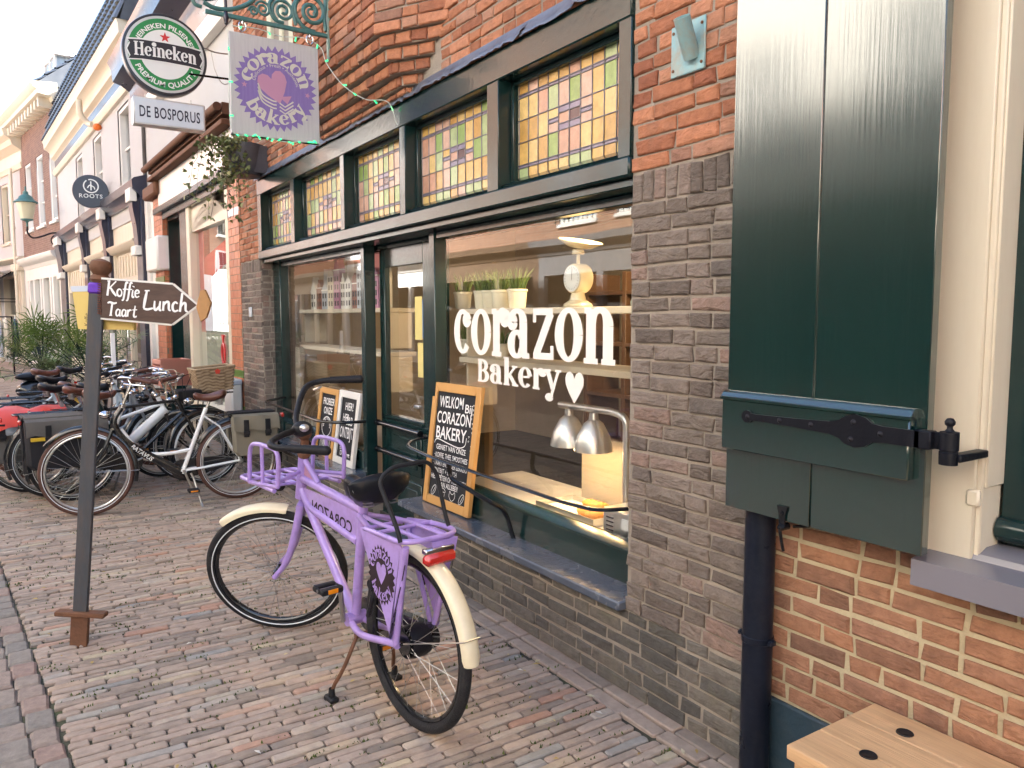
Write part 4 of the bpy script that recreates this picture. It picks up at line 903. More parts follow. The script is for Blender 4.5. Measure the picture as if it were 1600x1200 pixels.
# window with arched head
b = MB(); b.box(BF, .46, .60, .42, 3.12, -.16, .0, .01); b.box(BF, 2.40, 2.56, .0, 3.12, -.16, .0, .01)
pts = [(2.44, 3.14), (.56, 3.14), (.56, 2.86)] + [(1.5 + .94*cos(t), 2.60 + .42*sin(t)) for t in np.linspace(.3, pi-.3, 16)] + [(2.44, 2.72)]
b.prism(BF, pts, -.14, -.04); b.box(BF, .58, 2.42, .36, .5, -.16, .05, .01)
aw = b.build('window', M['cream'], bo)
p = MB(); p.quad(BF(.58, .45, -.09), BF(2.42, .45, -.09), BF(2.42, 3.1, -.09), BF(.58, 3.1, -.09)); p.build('pane', M['glass_far'], aw, smooth=0)
p = MB(); p.quad(BF(.6, .45, -.12), BF(2.42, .45, -.12), BF(2.42, 1.42, -.12), BF(.6, 1.42, -.12)); p.build('frosted_panel', M['curtain_cream'], aw, smooth=0)
p = MB(); p.quad(BF(2.12, 1.4, -.12), BF(2.41, 1.4, -.12), BF(2.41, 2.75, -.12), BF(2.12, 2.95, -.12)); p.quad(BF(.6, 2.35, -.14), BF(2.4, 2.0, -.14), BF(2.4, 2.35, -.14), BF(.6, 2.6, -.14)); p.build('curtain', M['red_cloth'], aw, smooth=0)
p = MB(); p.quad(BF(2.02, 1.42, -.085), BF(1.62, 1.42, -.085), BF(1.62, 2.12, -.085), BF(2.02, 2.15, -.085)); p.build('menu_sheet', M['acrylic'], aw, smooth=0)
WB = Fr(BF(0, 0, -.083), BF.u*-1, BF.v, BF.n)
p = MB(); put_text(p, WB, 'RESTAURANT', -1.15, 1.74, .18, width=.62, bold=.02); put_text(p, WB, 'BOSPORUS', -1.15, 1.50, .24, width=.62, bold=.03); p.build('lettering', M['sign_white'], aw, smooth=0)
p = MB()
for dx, s in ((0, 1), (.09, -1)): p.tube([WB(-1.2 + dx + .10*s*sin(t*2.2), 1.38 - .36*t, .003) for t in np.linspace(0, 1, 14)], .012, 5)
p.tube([WB(-1.16 + .09*cos(t), 1.16 + .12*sin(t), .003) for t in np.linspace(0, 2*pi, 16)], .012, 5); p.build('painted_motif', M['sign_red'], aw)
b = MB(); b.quad(BF(.2, .0, -2.4), BF(4.3, .0, -2.4), BF(4.3, 3.5, -2.4), BF(.2, 3.5, -2.4)); b.quad(BF(.2, 0, -.2), BF(.2, 0, -2.4), BF(.2, 3.5, -2.4), BF(.2, 3.5, -.2)); b.quad(BF(.2, 3.45, -.2), BF(.2, 3.45, -2.4), BF(4.3, 3.45, -2.4), BF(4.3, 3.45, -.2)); b.build('inner_wall', M['beige_wall'], bo, smooth=0)
# door and side light
b = MB(); b.box(BF, 2.56, 3.05, 0, 3.2, -.3, -.02, .01); b.box(BF, 3.05, 3.10, 0, 3.2, -.34, -.2); b.box(BF, 4.02, 4.12, 0, 3.2, -.34, -.06); b.box(BF, 3.05, 4.1, 3.02, 3.2, -.3, -.06, .01); b.box(BF, 3.1, 4.02, 0.02, 1.95, -.34, -.24, .01)
for z0, z1 in ((.2, .85), (.95, 1.55)): b.box(BF, 3.25, 3.85, z0, z1, -.25, -.22, .015)
gd = b.build('door', M['green'], bo)
b = MB(); b.box(BF, 3.1, 4.02, 1.95, 2.02, -.32, -.2, .006); b.box(BF, 3.1, 3.2, 2.02, 3.0, -.3, -.22, .006); b.box(BF, 3.92, 4.02, 2.02, 3.0, -.3, -.22, .006); b.build('door_light_frame', M['white_paint'], gd)
b = MB(); b.quad(BF(3.2, 2.02, -.28), BF(3.92, 2.02, -.28), BF(3.92, 2.75, -.28), BF(3.2, 2.75, -.28)); b.lathe([(0, 0), (.36, 0)], BF(3.56, 2.75, -.279), BF.n, 24); b.build('red_glass', M['red_cloth'], gd, smooth=0)
b = MB(); b.box(BF, .44, 4.3, 3.13, 3.22, -.2, .10, .01); b.box(BF, .40, 4.0, 3.04, 3.13, -.2, .03, .006); b.build('beam', M['green'], bo)
b = MB(); b.box(BF, .0, 4.1, 3.22, 3.62, -.1, .05, .006); b.build('shutter_box', M['alu'], bo)
b = MB(); b.box(BF, .0, 4.3, 3.62, 3.68, -.1, .16, .008); b.lathe([(0, .15), (.045, .15), (.045, 4.5), (0, 4.5)], BF(-.05, 3.82, .17), BF.u, 14); b.box(BF, .1, 4.4, 3.75, 3.87, -.1, .12); b.build('gutter', M['rust'], bo)
b = MB(); moulding(b, BF, -.02, bl+.1, [(-.1, 4.95), (.06, 4.95), (.08, 5.02), (.12, 5.1), (.14, 5.25), (.26, 5.33), (.38, 5.37), (.40, 5.55), (.45, 5.66), (-.1, 5.68)]); b.build('eaves', M['navy'], bo)
b = MB(); moulding(b, BF, 0, bl, [(-.05, 4.8), (.05, 4.8), (.09, 4.88), (.09, 4.95), (-.05, 4.95)]); b.build('frieze', M['white_paint'], bo)
tiled_roof(bo, BF, -.05, bl+.1, 5.66, 52, 4.2, .3)
b = MB(); b.box(BF, 1.7, 3.0, 5.7, 7.3, -2.2, -.15, .02); moulding(b, BF, 1.55, 3.15, [(-2.3, 7.3), (-.1, 7.3), (.0, 7.45), (-2.3, 7.45)]); b.build('dormer', M['white_paint'], bo)
# ---- pale shop house
PF_ = house_frame(*BF(bl, 0)[:2], 3.4); pl_ = 10.75
ph = thing('pale_shop_house', 'white stucco house over a cream shopfront with black cornice and pilasters, tiled roof', 'shop building', PF_(pl_/2, 0))
b = MB(); holes = [(.95, 1.95, 3.95, 5.35), (3.75, 4.75, 3.95, 5.35), (6.3, 7.3, 3.95, 5.35)]
sheet(b, PF_, 0, pl_, 3.3, 6.2, holes, 0, 0); b.box(PF_, .02, pl_-.02, 3.4, 6.1, -7, -.3); b.build('wall', M['white_stucco'], ph, smooth=0)
for h in holes: far_window(PF_, ph, *h, 'white_paint', c=-.12, frame=.07, mull=1, bars=1, proud=-.02)
b = MB(); moulding(b, PF_, -.02, pl_+.1, [(-.05, 5.45), (.06, 5.45), (.10, 5.52), (.10, 5.58), (.04, 5.6), (.04, 5.86), (.12, 5.92), (.13, 6.02), (.20, 6.1), (.28, 6.14), (.29, 6.28), (.32, 6.34), (-.05, 6.36)]); b.build('eaves', M['cream'], ph)
b = MB(); b.box(PF_, .0, pl_, 5.62, 5.82, .035, .05, mi=0); b.build('frieze', M['navy'], ph)
tiled_roof(ph, PF_, -.05, pl_+.05, 6.34, 74, 1.35, .26)
b = MB(); b.tube(rpath([PF_(4.2, 6.0, .3), PF_(4.2, 5.7, .3), PF_(4.2, 5.55, .16), PF_(4.0, 5.5, .1)], .12, 5), .06, 12); b.build('drainpipe', M['cream'], ph)
b = MB(); b.ell(PF_(3.62, 5.38, .08), .08, .08, .07); b.build('alarm_beacon', M['orange_bud'], ph)
b = MB(); moulding(b, PF_, 0, pl_, [(-.05, 3.55), (.06, 3.55), (.08, 3.62), (.15, 3.68), (.17, 3.70), (.18, 3.84), (.14, 3.88), (-.05, 3.94)]); b.build('shop_cornice', M['navy'], ph)
for (a0, a1) in ((.02, .45), (3.0, 3.45), (5.9, 6.35), (9.7, 10.7)):
    b = MB(); b.box(PF_, a0, a1, 0, 3.55, -.1, .06, .01); b.prism(Fr(PF_(a0+.06, 0), PF_.n, PF_.v, PF_.u), [(.05, 2.75), (.10, 2.78), (.12, 3.1), (.17, 3.4), (.17, 3.56), (.05, 3.56)], 0, a1-a0-.12); pz = b.build('pilaster', M['navy'], ph)
    b = MB(); b.box(PF_, a0+.04, a1-.04, 2.62, 2.78, .05, .16, .01); b.build('bracket_foot', M['white_paint'], pz); b = MB(); b.box(PF_, a0+.03, a1-.03, 3.5, 3.72, .1, .21, .01); b.build('bracket', M['white_paint'], pz)
b = MB()
for (a0, a1) in ((.45, 3.0), (3.45, 5.9), (6.35, 9.7)):
    b.box(PF_, a0, a1, 2.88, 3.55, -.12, -.02); moulding(b, PF_, a0, a1, [(-.05, 2.78), (.04, 2.8), (.12, 2.9), (.12, 2.93), (-.05, 2.95)])
    b.box(PF_, a0, a0+.14, 0, 2.8, -.12, .0, .01); b.box(PF_, a1-.14, a1, 0, 2.8, -.12, 0, .01); b.box(PF_, a0+.14, a1-.14, 2.3, 2.8, -.1, -.05); b.box(PF_, a0+.14, a1-.14, 0, .5, -.12, -.02, .01)
    m_ = (a0+a1)/2; b.box(PF_, m_-.06, m_+.06, .5, 2.3, -.12, -.02, .01); b.box(PF_, a0+.14, a1-.14, 2.22, 2.32, -.11, -.01, .01)
    for k in range(9): x = a0+.2 + (a1-a0-.4)*k/8; b.box(PF_, x-.03, x+.03, 2.34, 2.74, -.055, -.03, .004)
sf_ = b.build('shopfront', M['cream'], ph)
b = MB()
for (a0, a1) in ((.59, 2.86), (3.59, 5.76), (6.49, 9.56)): b.quad(PF_(a0, .5, -.07), PF_(a1, .5, -.07), PF_(a1, 2.25, -.07), PF_(a0, 2.25, -.07))
b.build('pane', M['glass_far'], sf_, smooth=0)
b = MB()
for (a0, a1) in ((.45, 3.0), (3.45, 5.9), (6.35, 9.7)): b.quad(PF_(a0, .1, -.9), PF_(a1, .1, -.9), PF_(a1, 2.8, -.9), PF_(a0, 2.8, -.9))
b.build('shop_inside', M['beige_wall'], sf_, smooth=0)
# ---- brick house with bracketed cornice
KF = house_frame(*PF_(pl_, 0)[:2], 8.5); kl = 5.25
kh = thing('brick_house', 'brown brick house with cream bracketed cornice and white shopfront, beyond the white stucco house', 'house', KF(kl/2, 0))
holes = [(.15, .95, 4.3, 6.35), (1.75, 2.7, 4.3, 6.35), (3.5, 4.4, 4.3, 6.35)]
b = MB(); sheet(b, KF, 0, kl, 3.2, 7.5, holes, 0, 0); b.box(KF, -.0, kl, 3.4, 7.5, -7, -.3); b.quad(KF(0, 3, 0), KF(0, 3, -3), KF(0, 7.5, -3), KF(0, 7.5, 0)); b.quad(KF(kl, 0, 0), KF(kl, 0, -3), KF(kl, 7.5, -3), KF(kl, 7.5, 0)); b.build('wall', M['brick_tex_dark'], kh, smooth=0)
for h in holes: far_window(KF, kh, *h, 'white_paint', c=-.12, frame=.09, mull=1, bars=2, proud=-.02, dark='acrylic')
b = MB(); moulding(b, KF, -.25, kl+.25, [(-.05, 7.42), (.06, 7.42), (.10, 7.52), (.42, 7.56), (.44, 7.66), (.52, 7.72), (.56, 7.84), (-.05, 7.9)])
for k in range(12): x = .1 + (kl-.3)*k/11; b.box(KF, x, x+.14, 7.28, 7.54, -.02, .36, .02)
b.build('eaves', M['cream'], kh)
b = MB(); moulding(b, KF, -.1, kl-.3, [(-.05, 3.1), (.06, 3.1), (.1, 3.2), (.22, 3.26), (.28, 3.36), (.28, 3.42), (-.05, 3.5)]); b.box(KF, -.05, kl-.4, 2.75, 3.1, -.1, .04)
for a0 in (0, .98, 1.3, 2.3, 2.65, 3.6, 4.3): b.box(KF, a0, a0+.14, 0, 2.75, -.1, .05, .01)
b.box(KF, 0, kl-.4, 0, .4, -.1, .04); b.box(KF, 0, 4.4, 1.2, 1.26, -.07, .0)
ks = b.build('shopfront', M['white_paint'], kh)
b = MB(); b.quad(KF(0, .4, -.06), KF(4.7, .4, -.06), KF(4.7, 2.75, -.06), KF(0, 2.75, -.06)); b.build('pane', M['glass_far'], ks, smooth=0)
b = MB(); b.quad(KF(0, .4, -.3), KF(4.7, .4, -.3), KF(4.7, 2.75, -.3), KF(0, 2.75, -.3)); b.build('shop_inside', M['curtain_cream'], ks, smooth=0)
b = MB(); b.box(KF, kl-.42, kl, 0, 3.2, -.2, 0); b.build('corner_post', M['white_paint'], kh)
tiled_roof(kh, KF, -.1, kl+.1, 7.86, 40, 2.4, .4)
b = MB(); b.box(KF, 1.1, 2.5, 7.9, 9.05, -3, -.35, .01); b.build('dormer', M['bike_blue'], kh)
dm = kh.children[-1]
b = MB(); moulding(b, KF, .9, 2.7, [(-3.1, 9.0), (-.3, 9.0), (-.2, 9.1), (-.15, 9.2), (-3.1, 9.25)]); b.box(KF, 1.08, 1.2, 7.9, 9.0, -.36, -.3); b.box(KF, 2.4, 2.52, 7.9, 9.0, -.36, -.3); b.box(KF, 1.2, 2.4, 8.0, 8.1, -.36, -.3); b.box(KF, 1.76, 1.84, 8.1, 9.0, -.36, -.31); b.build('dormer_frame', M['white_paint'], dm)
# ---- far white house
GF_ = house_frame(*KF(kl, 0)[:2], 13); gl_ = 16
gh = thing('far_white_house', 'white plastered house with heavy moulded cornice at the far left end of the street', 'house', GF_(gl_/2, 0))
holes = [(1.5+2.2*k, 2.45+2.2*k, 4.1, 6.1) for k in range(6)] + [(1.0+2.6*k, 2.7+2.6*k, .3, 3.0) for k in range(5)]
b = MB(); sheet(b, GF_, 0, gl_, 0, 7.0, holes, 0, 0); b.box(GF_, 0, gl_, 0, 7.0, -7, -.4); b.quad(GF_(0, 0, 0), GF_(0, 0, -.5), GF_(0, 7, -.5), GF_(0, 7, 0)); b.build('wall', M['white_stucco'], gh, smooth=0)
for i, h in enumerate(holes): far_window(GF_, gh, *h, 'cream', c=-.15, frame=.08, mull=1 if i < 6 else 1, bars=1, proud=.02 if i > 5 else -.03, sill=i < 6, dark='curtain_cream' if i < 6 else 'dark_room')
b = MB(); moulding(b, GF_, -.5, gl_, [(-.05, 6.35), (.06, 6.35), (.1, 6.5), (.06, 6.55), (.06, 6.9), (.3, 7.05), (.34, 7.2), (.5, 7.3), (.55, 7.5), (-.05, 7.6)]); b.build('eaves', M['cream'], gh)
b = MB(); b.box(GF_, .1, .8, 0, 3.1, -.05, .1, .01); b.box(GF_, 0.02, .9, 3.1, 3.35, -.05, .2, .03); moulding(b, GF_, 0, gl_, [(-.05, 3.4), (.08, 3.4), (.2, 3.5), (.2, 3.56), (-.05, 3.6)]); b.box(GF_, 3.2, 3.5, 0, 3.4, -.05, .08, .01); b.build('pilaster', M['cream'], gh)
b = MB(); b.tube([GF_(.25, 0, .2), GF_(.25, 6.4, .2)], .05, 12)
for z in (.9, 2.0, 3.0, 4.5): b.lathe([(.06, -.03), (.07, 0), (.06, .03)], GF_(.25, z, .2), (0, 0, 1), 12)
b.build('drainpipe', M['cream'], gh)
b = MB(); b.prism(Fr(GF_(1.1, 0), GF_.n, GF_.v, GF_.u), [(.02, 3.2), (1.0, 2.55), (1.0, 2.5), (.02, 3.15)], 0, 3.2); b.build('awning', M['black_gloss'], gh)
b = MB(); b.tube([GF_(1.0, 2.2, .05), GF_(1.0, 2.2, .7)], .015, 6); b.tube([GF_(1.0, 2.1, .05), GF_(1.0, 2.1, .7)], .015, 6); b.tube([GF_(1.0, 2.02, .68), GF_(1.0, 2.3, .68)], .02, 6); b.build('awning_arm', M['iron'], gh)
tiled_roof(gh, GF_, -.2, gl_, 7.5, 40, 2.0, .4)
# ---- the row across the street (seen in the windows and gloss paint)
M['pale_cream'] = mat('pale_cream_stucco', (.62, .58, .50), .8); M['grey_front'] = mat('grey_shopfront_paint', (.20, .20, .20), .4); M['brown_front'] = mat('brown_shopfront_paint', (.16, .11, .075), .4)
OF = Fr((-6.0, 0, 0), (0, 1, 0), (0, 0, 1), (1, 0, 0))
def opposite(a0, a1, h, wm, label, fm, shop, wins, trim='white_paint', bands=None, balc=False, name='row_house'):
    t = thing(name, label, 'house', OF((a0+a1)/2, 0))
    hl = [(x, x+w_, z0, z1) for (x, w_, z0, z1) in wins]
    b = MB(); sheet(b, OF, a0, a1, 3.3, h, hl, 0, 0); b.box(OF, a0, a1, 3.3, h-.1, -6, -.35)
    if bands:
        for z in bands: b.box(OF, a0, a1, z, z+.14, -.01, .012, mi=1)
    b.build('wall', [M[wm], M['terracotta']], t, smooth=0)
    for hh in hl:
        f = far_window(OF, t, *hh, fm, c=-.1, frame=.08, mull=1, bars=1, proud=.01, dark='acrylic' if hh[0] % 2 < 1 else 'dark_room')
        if balc:
            r = MB(); r.tube([OF(hh[0], hh[2]+.75, .12), OF(hh[1], hh[2]+.75, .12)], .015, 6)
            for k in range(9): x = hh[0] + (hh[1]-hh[0])*k/8; r.tube([OF(x, hh[2], .12), OF(x, hh[2]+.75, .12)], .01, 5)
            r.build('window_railing', M['iron'], f)
    b = MB(); moulding(b, OF, a0, a1, [(-.05, 3.0), (.06, 3.0), (.12, 3.1), (.3, 3.2), (.34, 3.34), (-.05, 3.4)]); moulding(b, OF, a0, a1, [(-.05, h-.4), (.1, h-.35), (.2, h-.15), (.4, h), (-.05, h+.05)])
    b.box(OF, a0, a1, 2.55, 3.0, -.1, .03)
    n = max(2, int((a1-a0)/1.6))
    for k in range(n+1): x = a0 + (a1-a0-.22)*k/n; b.box(OF, x, x+.22, 0, 2.55, -.1, .04, .01)
    b.box(OF, a0, a1, 0, .5, -.1, .02); s = b.build('shopfront', M[shop], t)
    b = MB(); b.quad(OF(a0, .5, -.05), OF(a1, .5, -.05), OF(a1, 2.55, -.05), OF(a0, 2.55, -.05)); b.build('pane', M['glass_far'], s, smooth=0)
    b = MB(); b.quad(OF(a0, 0, -.9), OF(a1, 0, -.9), OF(a1, 2.8, -.9), OF(a0, 2.8, -.9)); b.build('shop_inside', M['dark_room'], s, smooth=0)
    tiled_roof(t, OF, a0, a1, h, 45, 2.5, .3)
    return t
opposite(-14, -4.0, 8.2, 'brick_tex_red', 'red brick house across the street, furthest behind the camera', 'white_paint', 'cream', [(-13+2.4*k, 1.1, 4.0, 5.9) for k in range(4)])
opposite(-4.0, 4.2, 8.6, 'white_stucco', 'pale plastered house across the street opposite the shuttered window', 'cream', 'grey_front', [(-3+2.4*k, 1.1, 4.0, 5.9) for k in range(3)] + [(-3+2.4*k, 1.1, 6.5, 7.8) for k in range(3)])
opposite(4.2, 10.4, 8.0, 'pale_cream', 'cream painted house across the street with black window railings', 'white_paint', 'brown_front', [(5+2.6*k, 1.2, 3.9, 5.9) for k in range(2)], balc=True)
opposite(10.4, 15.0, 8.4, 'brick_tex_brown', 'brown brick house across the street with grey railing windows', 'white_paint', 'grey_front', [(10.9, 1.3, 3.7, 5.2), (12.9, 1.3, 3.7, 5.2)], balc=True)
opposite(15.0, 20.6, 8.8, 'brick_tex_brown', 'plain brown brick house across the street over a brown shopfront', 'white_paint', 'brown_front', [(15.6, .9, 4.3, 5.6), (17.4, .9, 4.3, 5.6), (19.2, .9, 4.3, 5.6)])
opposite(20.6, 27.5, 7.6, 'white_stucco', 'white house across the street with red brick bands and brown shutters', 'wood_dark', 'white_paint', [(21.3, 1.0, 4.2, 5.6), (23.5, 1.0, 4.2, 5.6), (25.7, 1.0, 4.2, 5.6)], bands=(3.5, 4.6, 5.9))
opposite(27.5, 36, 9.0, 'brick_tex_red', 'red brick house across the street at its far end', 'white_paint', 'cream', [(28.2+2.1*k, 1.0, 4.1, 5.9) for k in range(4)])
# ---- the house that closes the bend of the street
EF = Fr((-13, 50, 0), (1, 0, 0), (0, 0, 1)); el_ = 12.5
eh = thing('street_end_house', 'red brick house with white windows facing down the far end of the street', 'house', EF(el_/2, 0))
holes = [(.9+2.3*k, 1.9+2.3*k, z0, z0+1.8) for k in range(5) for z0 in (3.9, 6.6)] + [(.8+2.9*k, 2.6+2.9*k, .3, 2.7) for k in range(4)]
b = MB(); sheet(b, EF, 0, el_, 0, 9, holes, 0, 0); b.box(EF, 0, el_, 0, 8.9, -7, -.4); b.build('wall', M['brick_tex_red'], eh, smooth=0)
for h in holes: far_window(EF, eh, *h, 'white_paint', c=-.15, frame=.09, proud=.01)
b = MB(); moulding(b, EF, -.2, el_+.2, [(-.05, 8.7), (.1, 8.72), (.3, 8.95), (.4, 9.05), (-.05, 9.1)]); b.build('eaves', M['cream'], eh)
tiled_roof(eh, EF, 0, el_, 9.05, 45, 2.6, .3)
# ================================================================ hanging signs
def star(mb, fr, a, b, r, c, mi=0, k=5, r2=.4, rot=0):
    P = [(a + (r if i % 2 == 0 else r*r2)*sin(rot+pi*i/k), b + (r if i % 2 == 0 else r*r2)*cos(rot+pi*i/k)) for i in range(2*k)]
    mb.flat(fr, P, [tuple(range(2*k))], c, mi)
# ---- square bakery sign
sg = thing('hanging_sign', 'weathered square white bakery sign with a purple starburst seal, hung from a green iron bracket', 'sign', (1.525, 5.1, 3.06), group=None)
SG = Fr((1.525, 5.1, 3.062), (1, 0, .0), (0, 0, 1))
b = MB(); b.box(SG, -.285, .285, -.312, .312, -.045, 0, .004)
for k in range(4): b.box(SG, -.285, .285, -.312+.156*k, -.311+.156*k, -.0451, .0003)
brd = b.build('board', M['sign_board'], sg)
b = MB(); n = 36; P = [((.268 if i % 2 == 0 else .234)*sin(pi*i/n), (.268 if i % 2 == 0 else .234)*cos(pi*i/n)) for i in range(2*n)]
b.flat(SG, P, [tuple(range(2*n))], .0015); b.build('seal', M['purple_print'], brd, smooth=0)
b = MB(); W_ = slab_width('corazon', 1.0); R = .158; A0, A1 = 172, 8
def m1(x, y): t = rad(A0 + (A1-A0)*x/W_); r = R + y*.066; return (r*cos(t), r*sin(t))
slab(b, 'corazon', m1, .003, fr=SG, space=1.0)
W2 = slab_width('bakery', 1.0)
def m2(x, y): t = rad(208 + (334-208)*x/W2); r = .224 - y*.064; return (r*cos(t), r*sin(t))
slab(b, 'bakery', m2, .003, fr=SG, space=1.0)
arc_text(b, SG, 'Delicious • Fresh • Authentic', 0, 0, .136, .03, 90, .003, width=.36)
b.build('lettering', M['pale_print'], brd, smooth=0)
b = MB()
def heart(x0, y0, s, ang=0):
    P = [(x0 + s*(x*cos(ang)-y*sin(ang)), y0 + s*(x*sin(ang)+y*cos(ang))) for x, y in hp_]; return P
b.flat(SG, heart(-.01, .005, .20, rad(20)), [tuple(range(14))], .003); star(b, SG, -.20, .0, .02, .003); star(b, SG, .205, -.01, .02, .003, rot=.3)
b.flat(SG, [(.02, -.045), (.10, -.03), (.07, -.085)], [(0, 1, 2)], .0032); b.build('cake_heart', M['pink_print'], brd, smooth=0)
b = MB()
for k in range(3):
    o_ = -.022*k
    b.stroke(SG, smoothpath([(-.115, .02+o_), (-.09, -.045+o_), (-.03, -.075+o_), (.0, -.078+o_)], 5), .009, .0033); b.stroke(SG, [(.02, -.055+o_-.03), (.055, -.075+o_-.03), (.11, -.045+o_-.02)], .009, .0033)
b.build('cake_layer', M['pale_print'], brd, smooth=0)
# iron bracket
br = thing('sign_bracket', 'sea green scrolled wrought iron bracket holding the square bakery sign', 'bracket', (1.88, 5.1, 3.5))
BR = Fr((1.885, 5.1, 3.46), (-1, 0, 0), (0, 0, 1), (0, -1, 0))
b = MB(); b.box(BR, -.008, .78, -.012, .012, -.012, .012, .002); b.build('bar', M['verdigris'], br)
b = MB(); b.box(BR, -.004, .012, -.17, .75, -.016, .016, .002)
for z in (-.13, -.05, .3): b.lathe([(0, .005), (.006, .003), (.007, 0)], BR(.012, z), (-1, 0, 0), 8)
b.build('wall_strap', M['verdigris_pale'], br)
def spiral(cx, cy, r0, r1, a0, turns, n=60): return [(cx + (r0+(r1-r0)*i/n)*cos(a0+2*pi*turns*i/n), cy + (r0+(r1-r0)*i/n)*sin(a0+2*pi*turns*i/n)) for i in range(n+1)]
def ironcurve(pts, r=.011, th=None):
    mb = MB(); N_ = len(pts); rr = th if th is not None else r
    mb.tube([BR(*p) for p in pts], rr, 8); return mb
for pts, r_ in (
    (spiral(.115, .135, .125, .02, -pi*.55, 1.9), .014), (spiral(.115, .135, .05, .012, 1.0, 1.2), .008),
    (spiral(.30, .10, .075, .012, -pi*.3, 2.0), .010), (spiral(.43, .085, .05, .01, pi*.1, 1.8), .008), (spiral(.49, .06, .03, .008, 0, 1.5), .007),
    (smoothpath([(.02, .03), (.03, .12), (.02, .22), (.06, .30), (.14, .34)], 6), .013),
    (smoothpath([(.22, .03), (.24, .13), (.20, .22), (.25, .26), (.33, .20), (.39, .12), (.36, .04), (.30, .025)], 6), .012),
    (smoothpath([(.79, .05), (.72, .03), (.62, .045), (.52, .10), (.44, .19), (.34, .30), (.2, .40), (.02, .46)], 6), .014),
    (smoothpath([(.80, .02), (.84, .03), (.85, .07), (.82, .09), (.79, .07), (.72, .09), (.68, .13)], 6), .012)):
    ironcurve(pts, r_).build('scroll', M['verdigris'], br)
b = MB(); b.tube([BR(.66, -.012), BR(.66, .3)], .011, 8); b.lathe([(.0, -.03), (.012, -.02), (.014, 0), (.02, .02), (.012, .05)], BR(.66, -.03), (0, 0, 1), 12); b.build('finial', M['navy'], br)
for x in (.13, .56):
    b = MB(); b.tube([BR(x + .022*cos(t), -.045 + .03*sin(t)) for t in np.linspace(0, 2*pi, 17)], .005, 6); b.tube([BR(x, -.012), BR(x, -.03)], .006, 6); b.build('hook', M['chrome'], br)
# ---- string of green lights
sl = thing('light_string', 'string of green fairy lights round the square bakery sign, trailing down to the shopfront', 'string lights', (1.525, 5.06, 2.75))
path = smoothpath([(1.22, 5.045, 3.36), (1.225, 5.05, 3.15), (1.218, 5.05, 2.95), (1.228, 5.05, 2.76), (1.3, 5.06, 2.735), (1.42, 5.05, 2.742), (1.55, 5.06, 2.728), (1.68, 5.05, 2.74), (1.8, 5.06, 2.745)], 8)
path2 = smoothpath([(1.25, 5.06, 3.39), (1.4, 5.05, 3.40), (1.55, 5.06, 3.385), (1.7, 5.05, 3.40), (1.81, 5.05, 3.36), (1.83, 5.0, 3.25), (1.9, 4.9, 3.1), (1.99, 4.75, 2.99), (2.07, 4.58, 2.945), (2.11, 4.53, 2.80)], 8)
b = MB(); b.tube(path, .003, 5); b.build('cable', M['white_cable'], sl); b = MB(); b.tube(path2, .003, 5); b.build('cable', M['white_cable'], sl)
rg = random.Random(9)
for p in path[4::8] + path[34::4] + path2[3:52:9] + path2[52::7]:
    d = Vector((rg.uniform(-1, 1), rg.uniform(-1, .2), rg.uniform(-1, .6))).normalized()*.022
    b = MB(); b.tube([p, tuple(Vector(p)+d)], .004, 6); b.ell(tuple(Vector(p)+d), .006, .006, .006, n=8, m=6); b.build('fairy_light', M['green_led'], sl)
# ---- round beer sign and the light box under it
hb = thing('beer_sign', 'round green and white lager sign with a red star and a black name band', 'sign', (1.365, 8.0, 4.045))
HB = Fr((1.365, 8.0, 4.045), (1, 0, 0), (0, 0, 1))
b = MB(); b.lathe([(.30, -.13), (.36, -.12), (.37, -.10), (.37, -.01), (.366, 0.0), (.345, .001)], HB(0, 0), HB.n, 64); b.disc(HB, 0, 0, .345, .0005, 64, mi=1); b.disc(HB, 0, 0, .36, -.125, 48); cas = b.build('case', [M['sign_black'], M['sign_silver']], hb)
b = MB(); b.disc(HB, 0, 0, .322, .002, 64); b.build('green_ring', M['sign_green'], cas, smooth=0)
b = MB(); b.disc(HB, 0, 0, .222, .003, 64); b.build('white_centre', M['sign_white'], cas, smooth=0)
b = MB(); bw = lambda x: -.022*(abs(x)/.3)**2*0
band = lambda s, h: [(-.318*s, -.085*h), (-.30*s, -.055*h), (-.325*s, 0), (-.30*s, .055*h), (-.318*s, .085*h), (-.20*s, .10*h), (0, .105*h), (.20*s, .10*h), (.318*s, .085*h), (.30*s, .055*h), (.325*s, 0), (.30*s, -.055*h), (.318*s, -.085*h), (.20*s, -.07*h), (0, -.065*h), (-.20*s, -.07*h)]
b.flat(HB, band(1.03, 1.14), [tuple(range(16))], .0045); b.build('band_border', M['sign_white'], cas, smooth=0)
b = MB(); b.flat(HB, band(1.0, 1.0), [tuple(range(16))], .0055); b.build('name_band', M['sign_black'], cas, smooth=0)
b = MB(); Wh = slab_width('Heineken', 1.0); slab(b, 'Heineken', lambda x, y: (-.272 + x*.544/Wh, -.047 + y*.088 + .012*(1-((x/Wh-.5)*2)**2)), .0065, fr=HB, space=1.0, eps=.0003)
arc_text(b, HB, 'PREMIUM QUALITY', 0, 0, .297, .066, 270, .0045, bottom=True, width=.66, bold=.025); arc_text(b, HB, 'HEINEKEN PILSENER', 0, 0, .238, .06, 90, .0045, width=.60, bold=.022); b.build('lettering', M['sign_white'], cas, smooth=0)
b = MB(); star(b, HB, .0, .155, .05, .0042); b.build('red_star', M['sign_red'], cas, smooth=0)
b = MB(); b.tube([HB(.2, -.14, .0), HB(.76, -.12, 0)], .011, 8); b.build('support_arm', M['black_gloss'], hb)
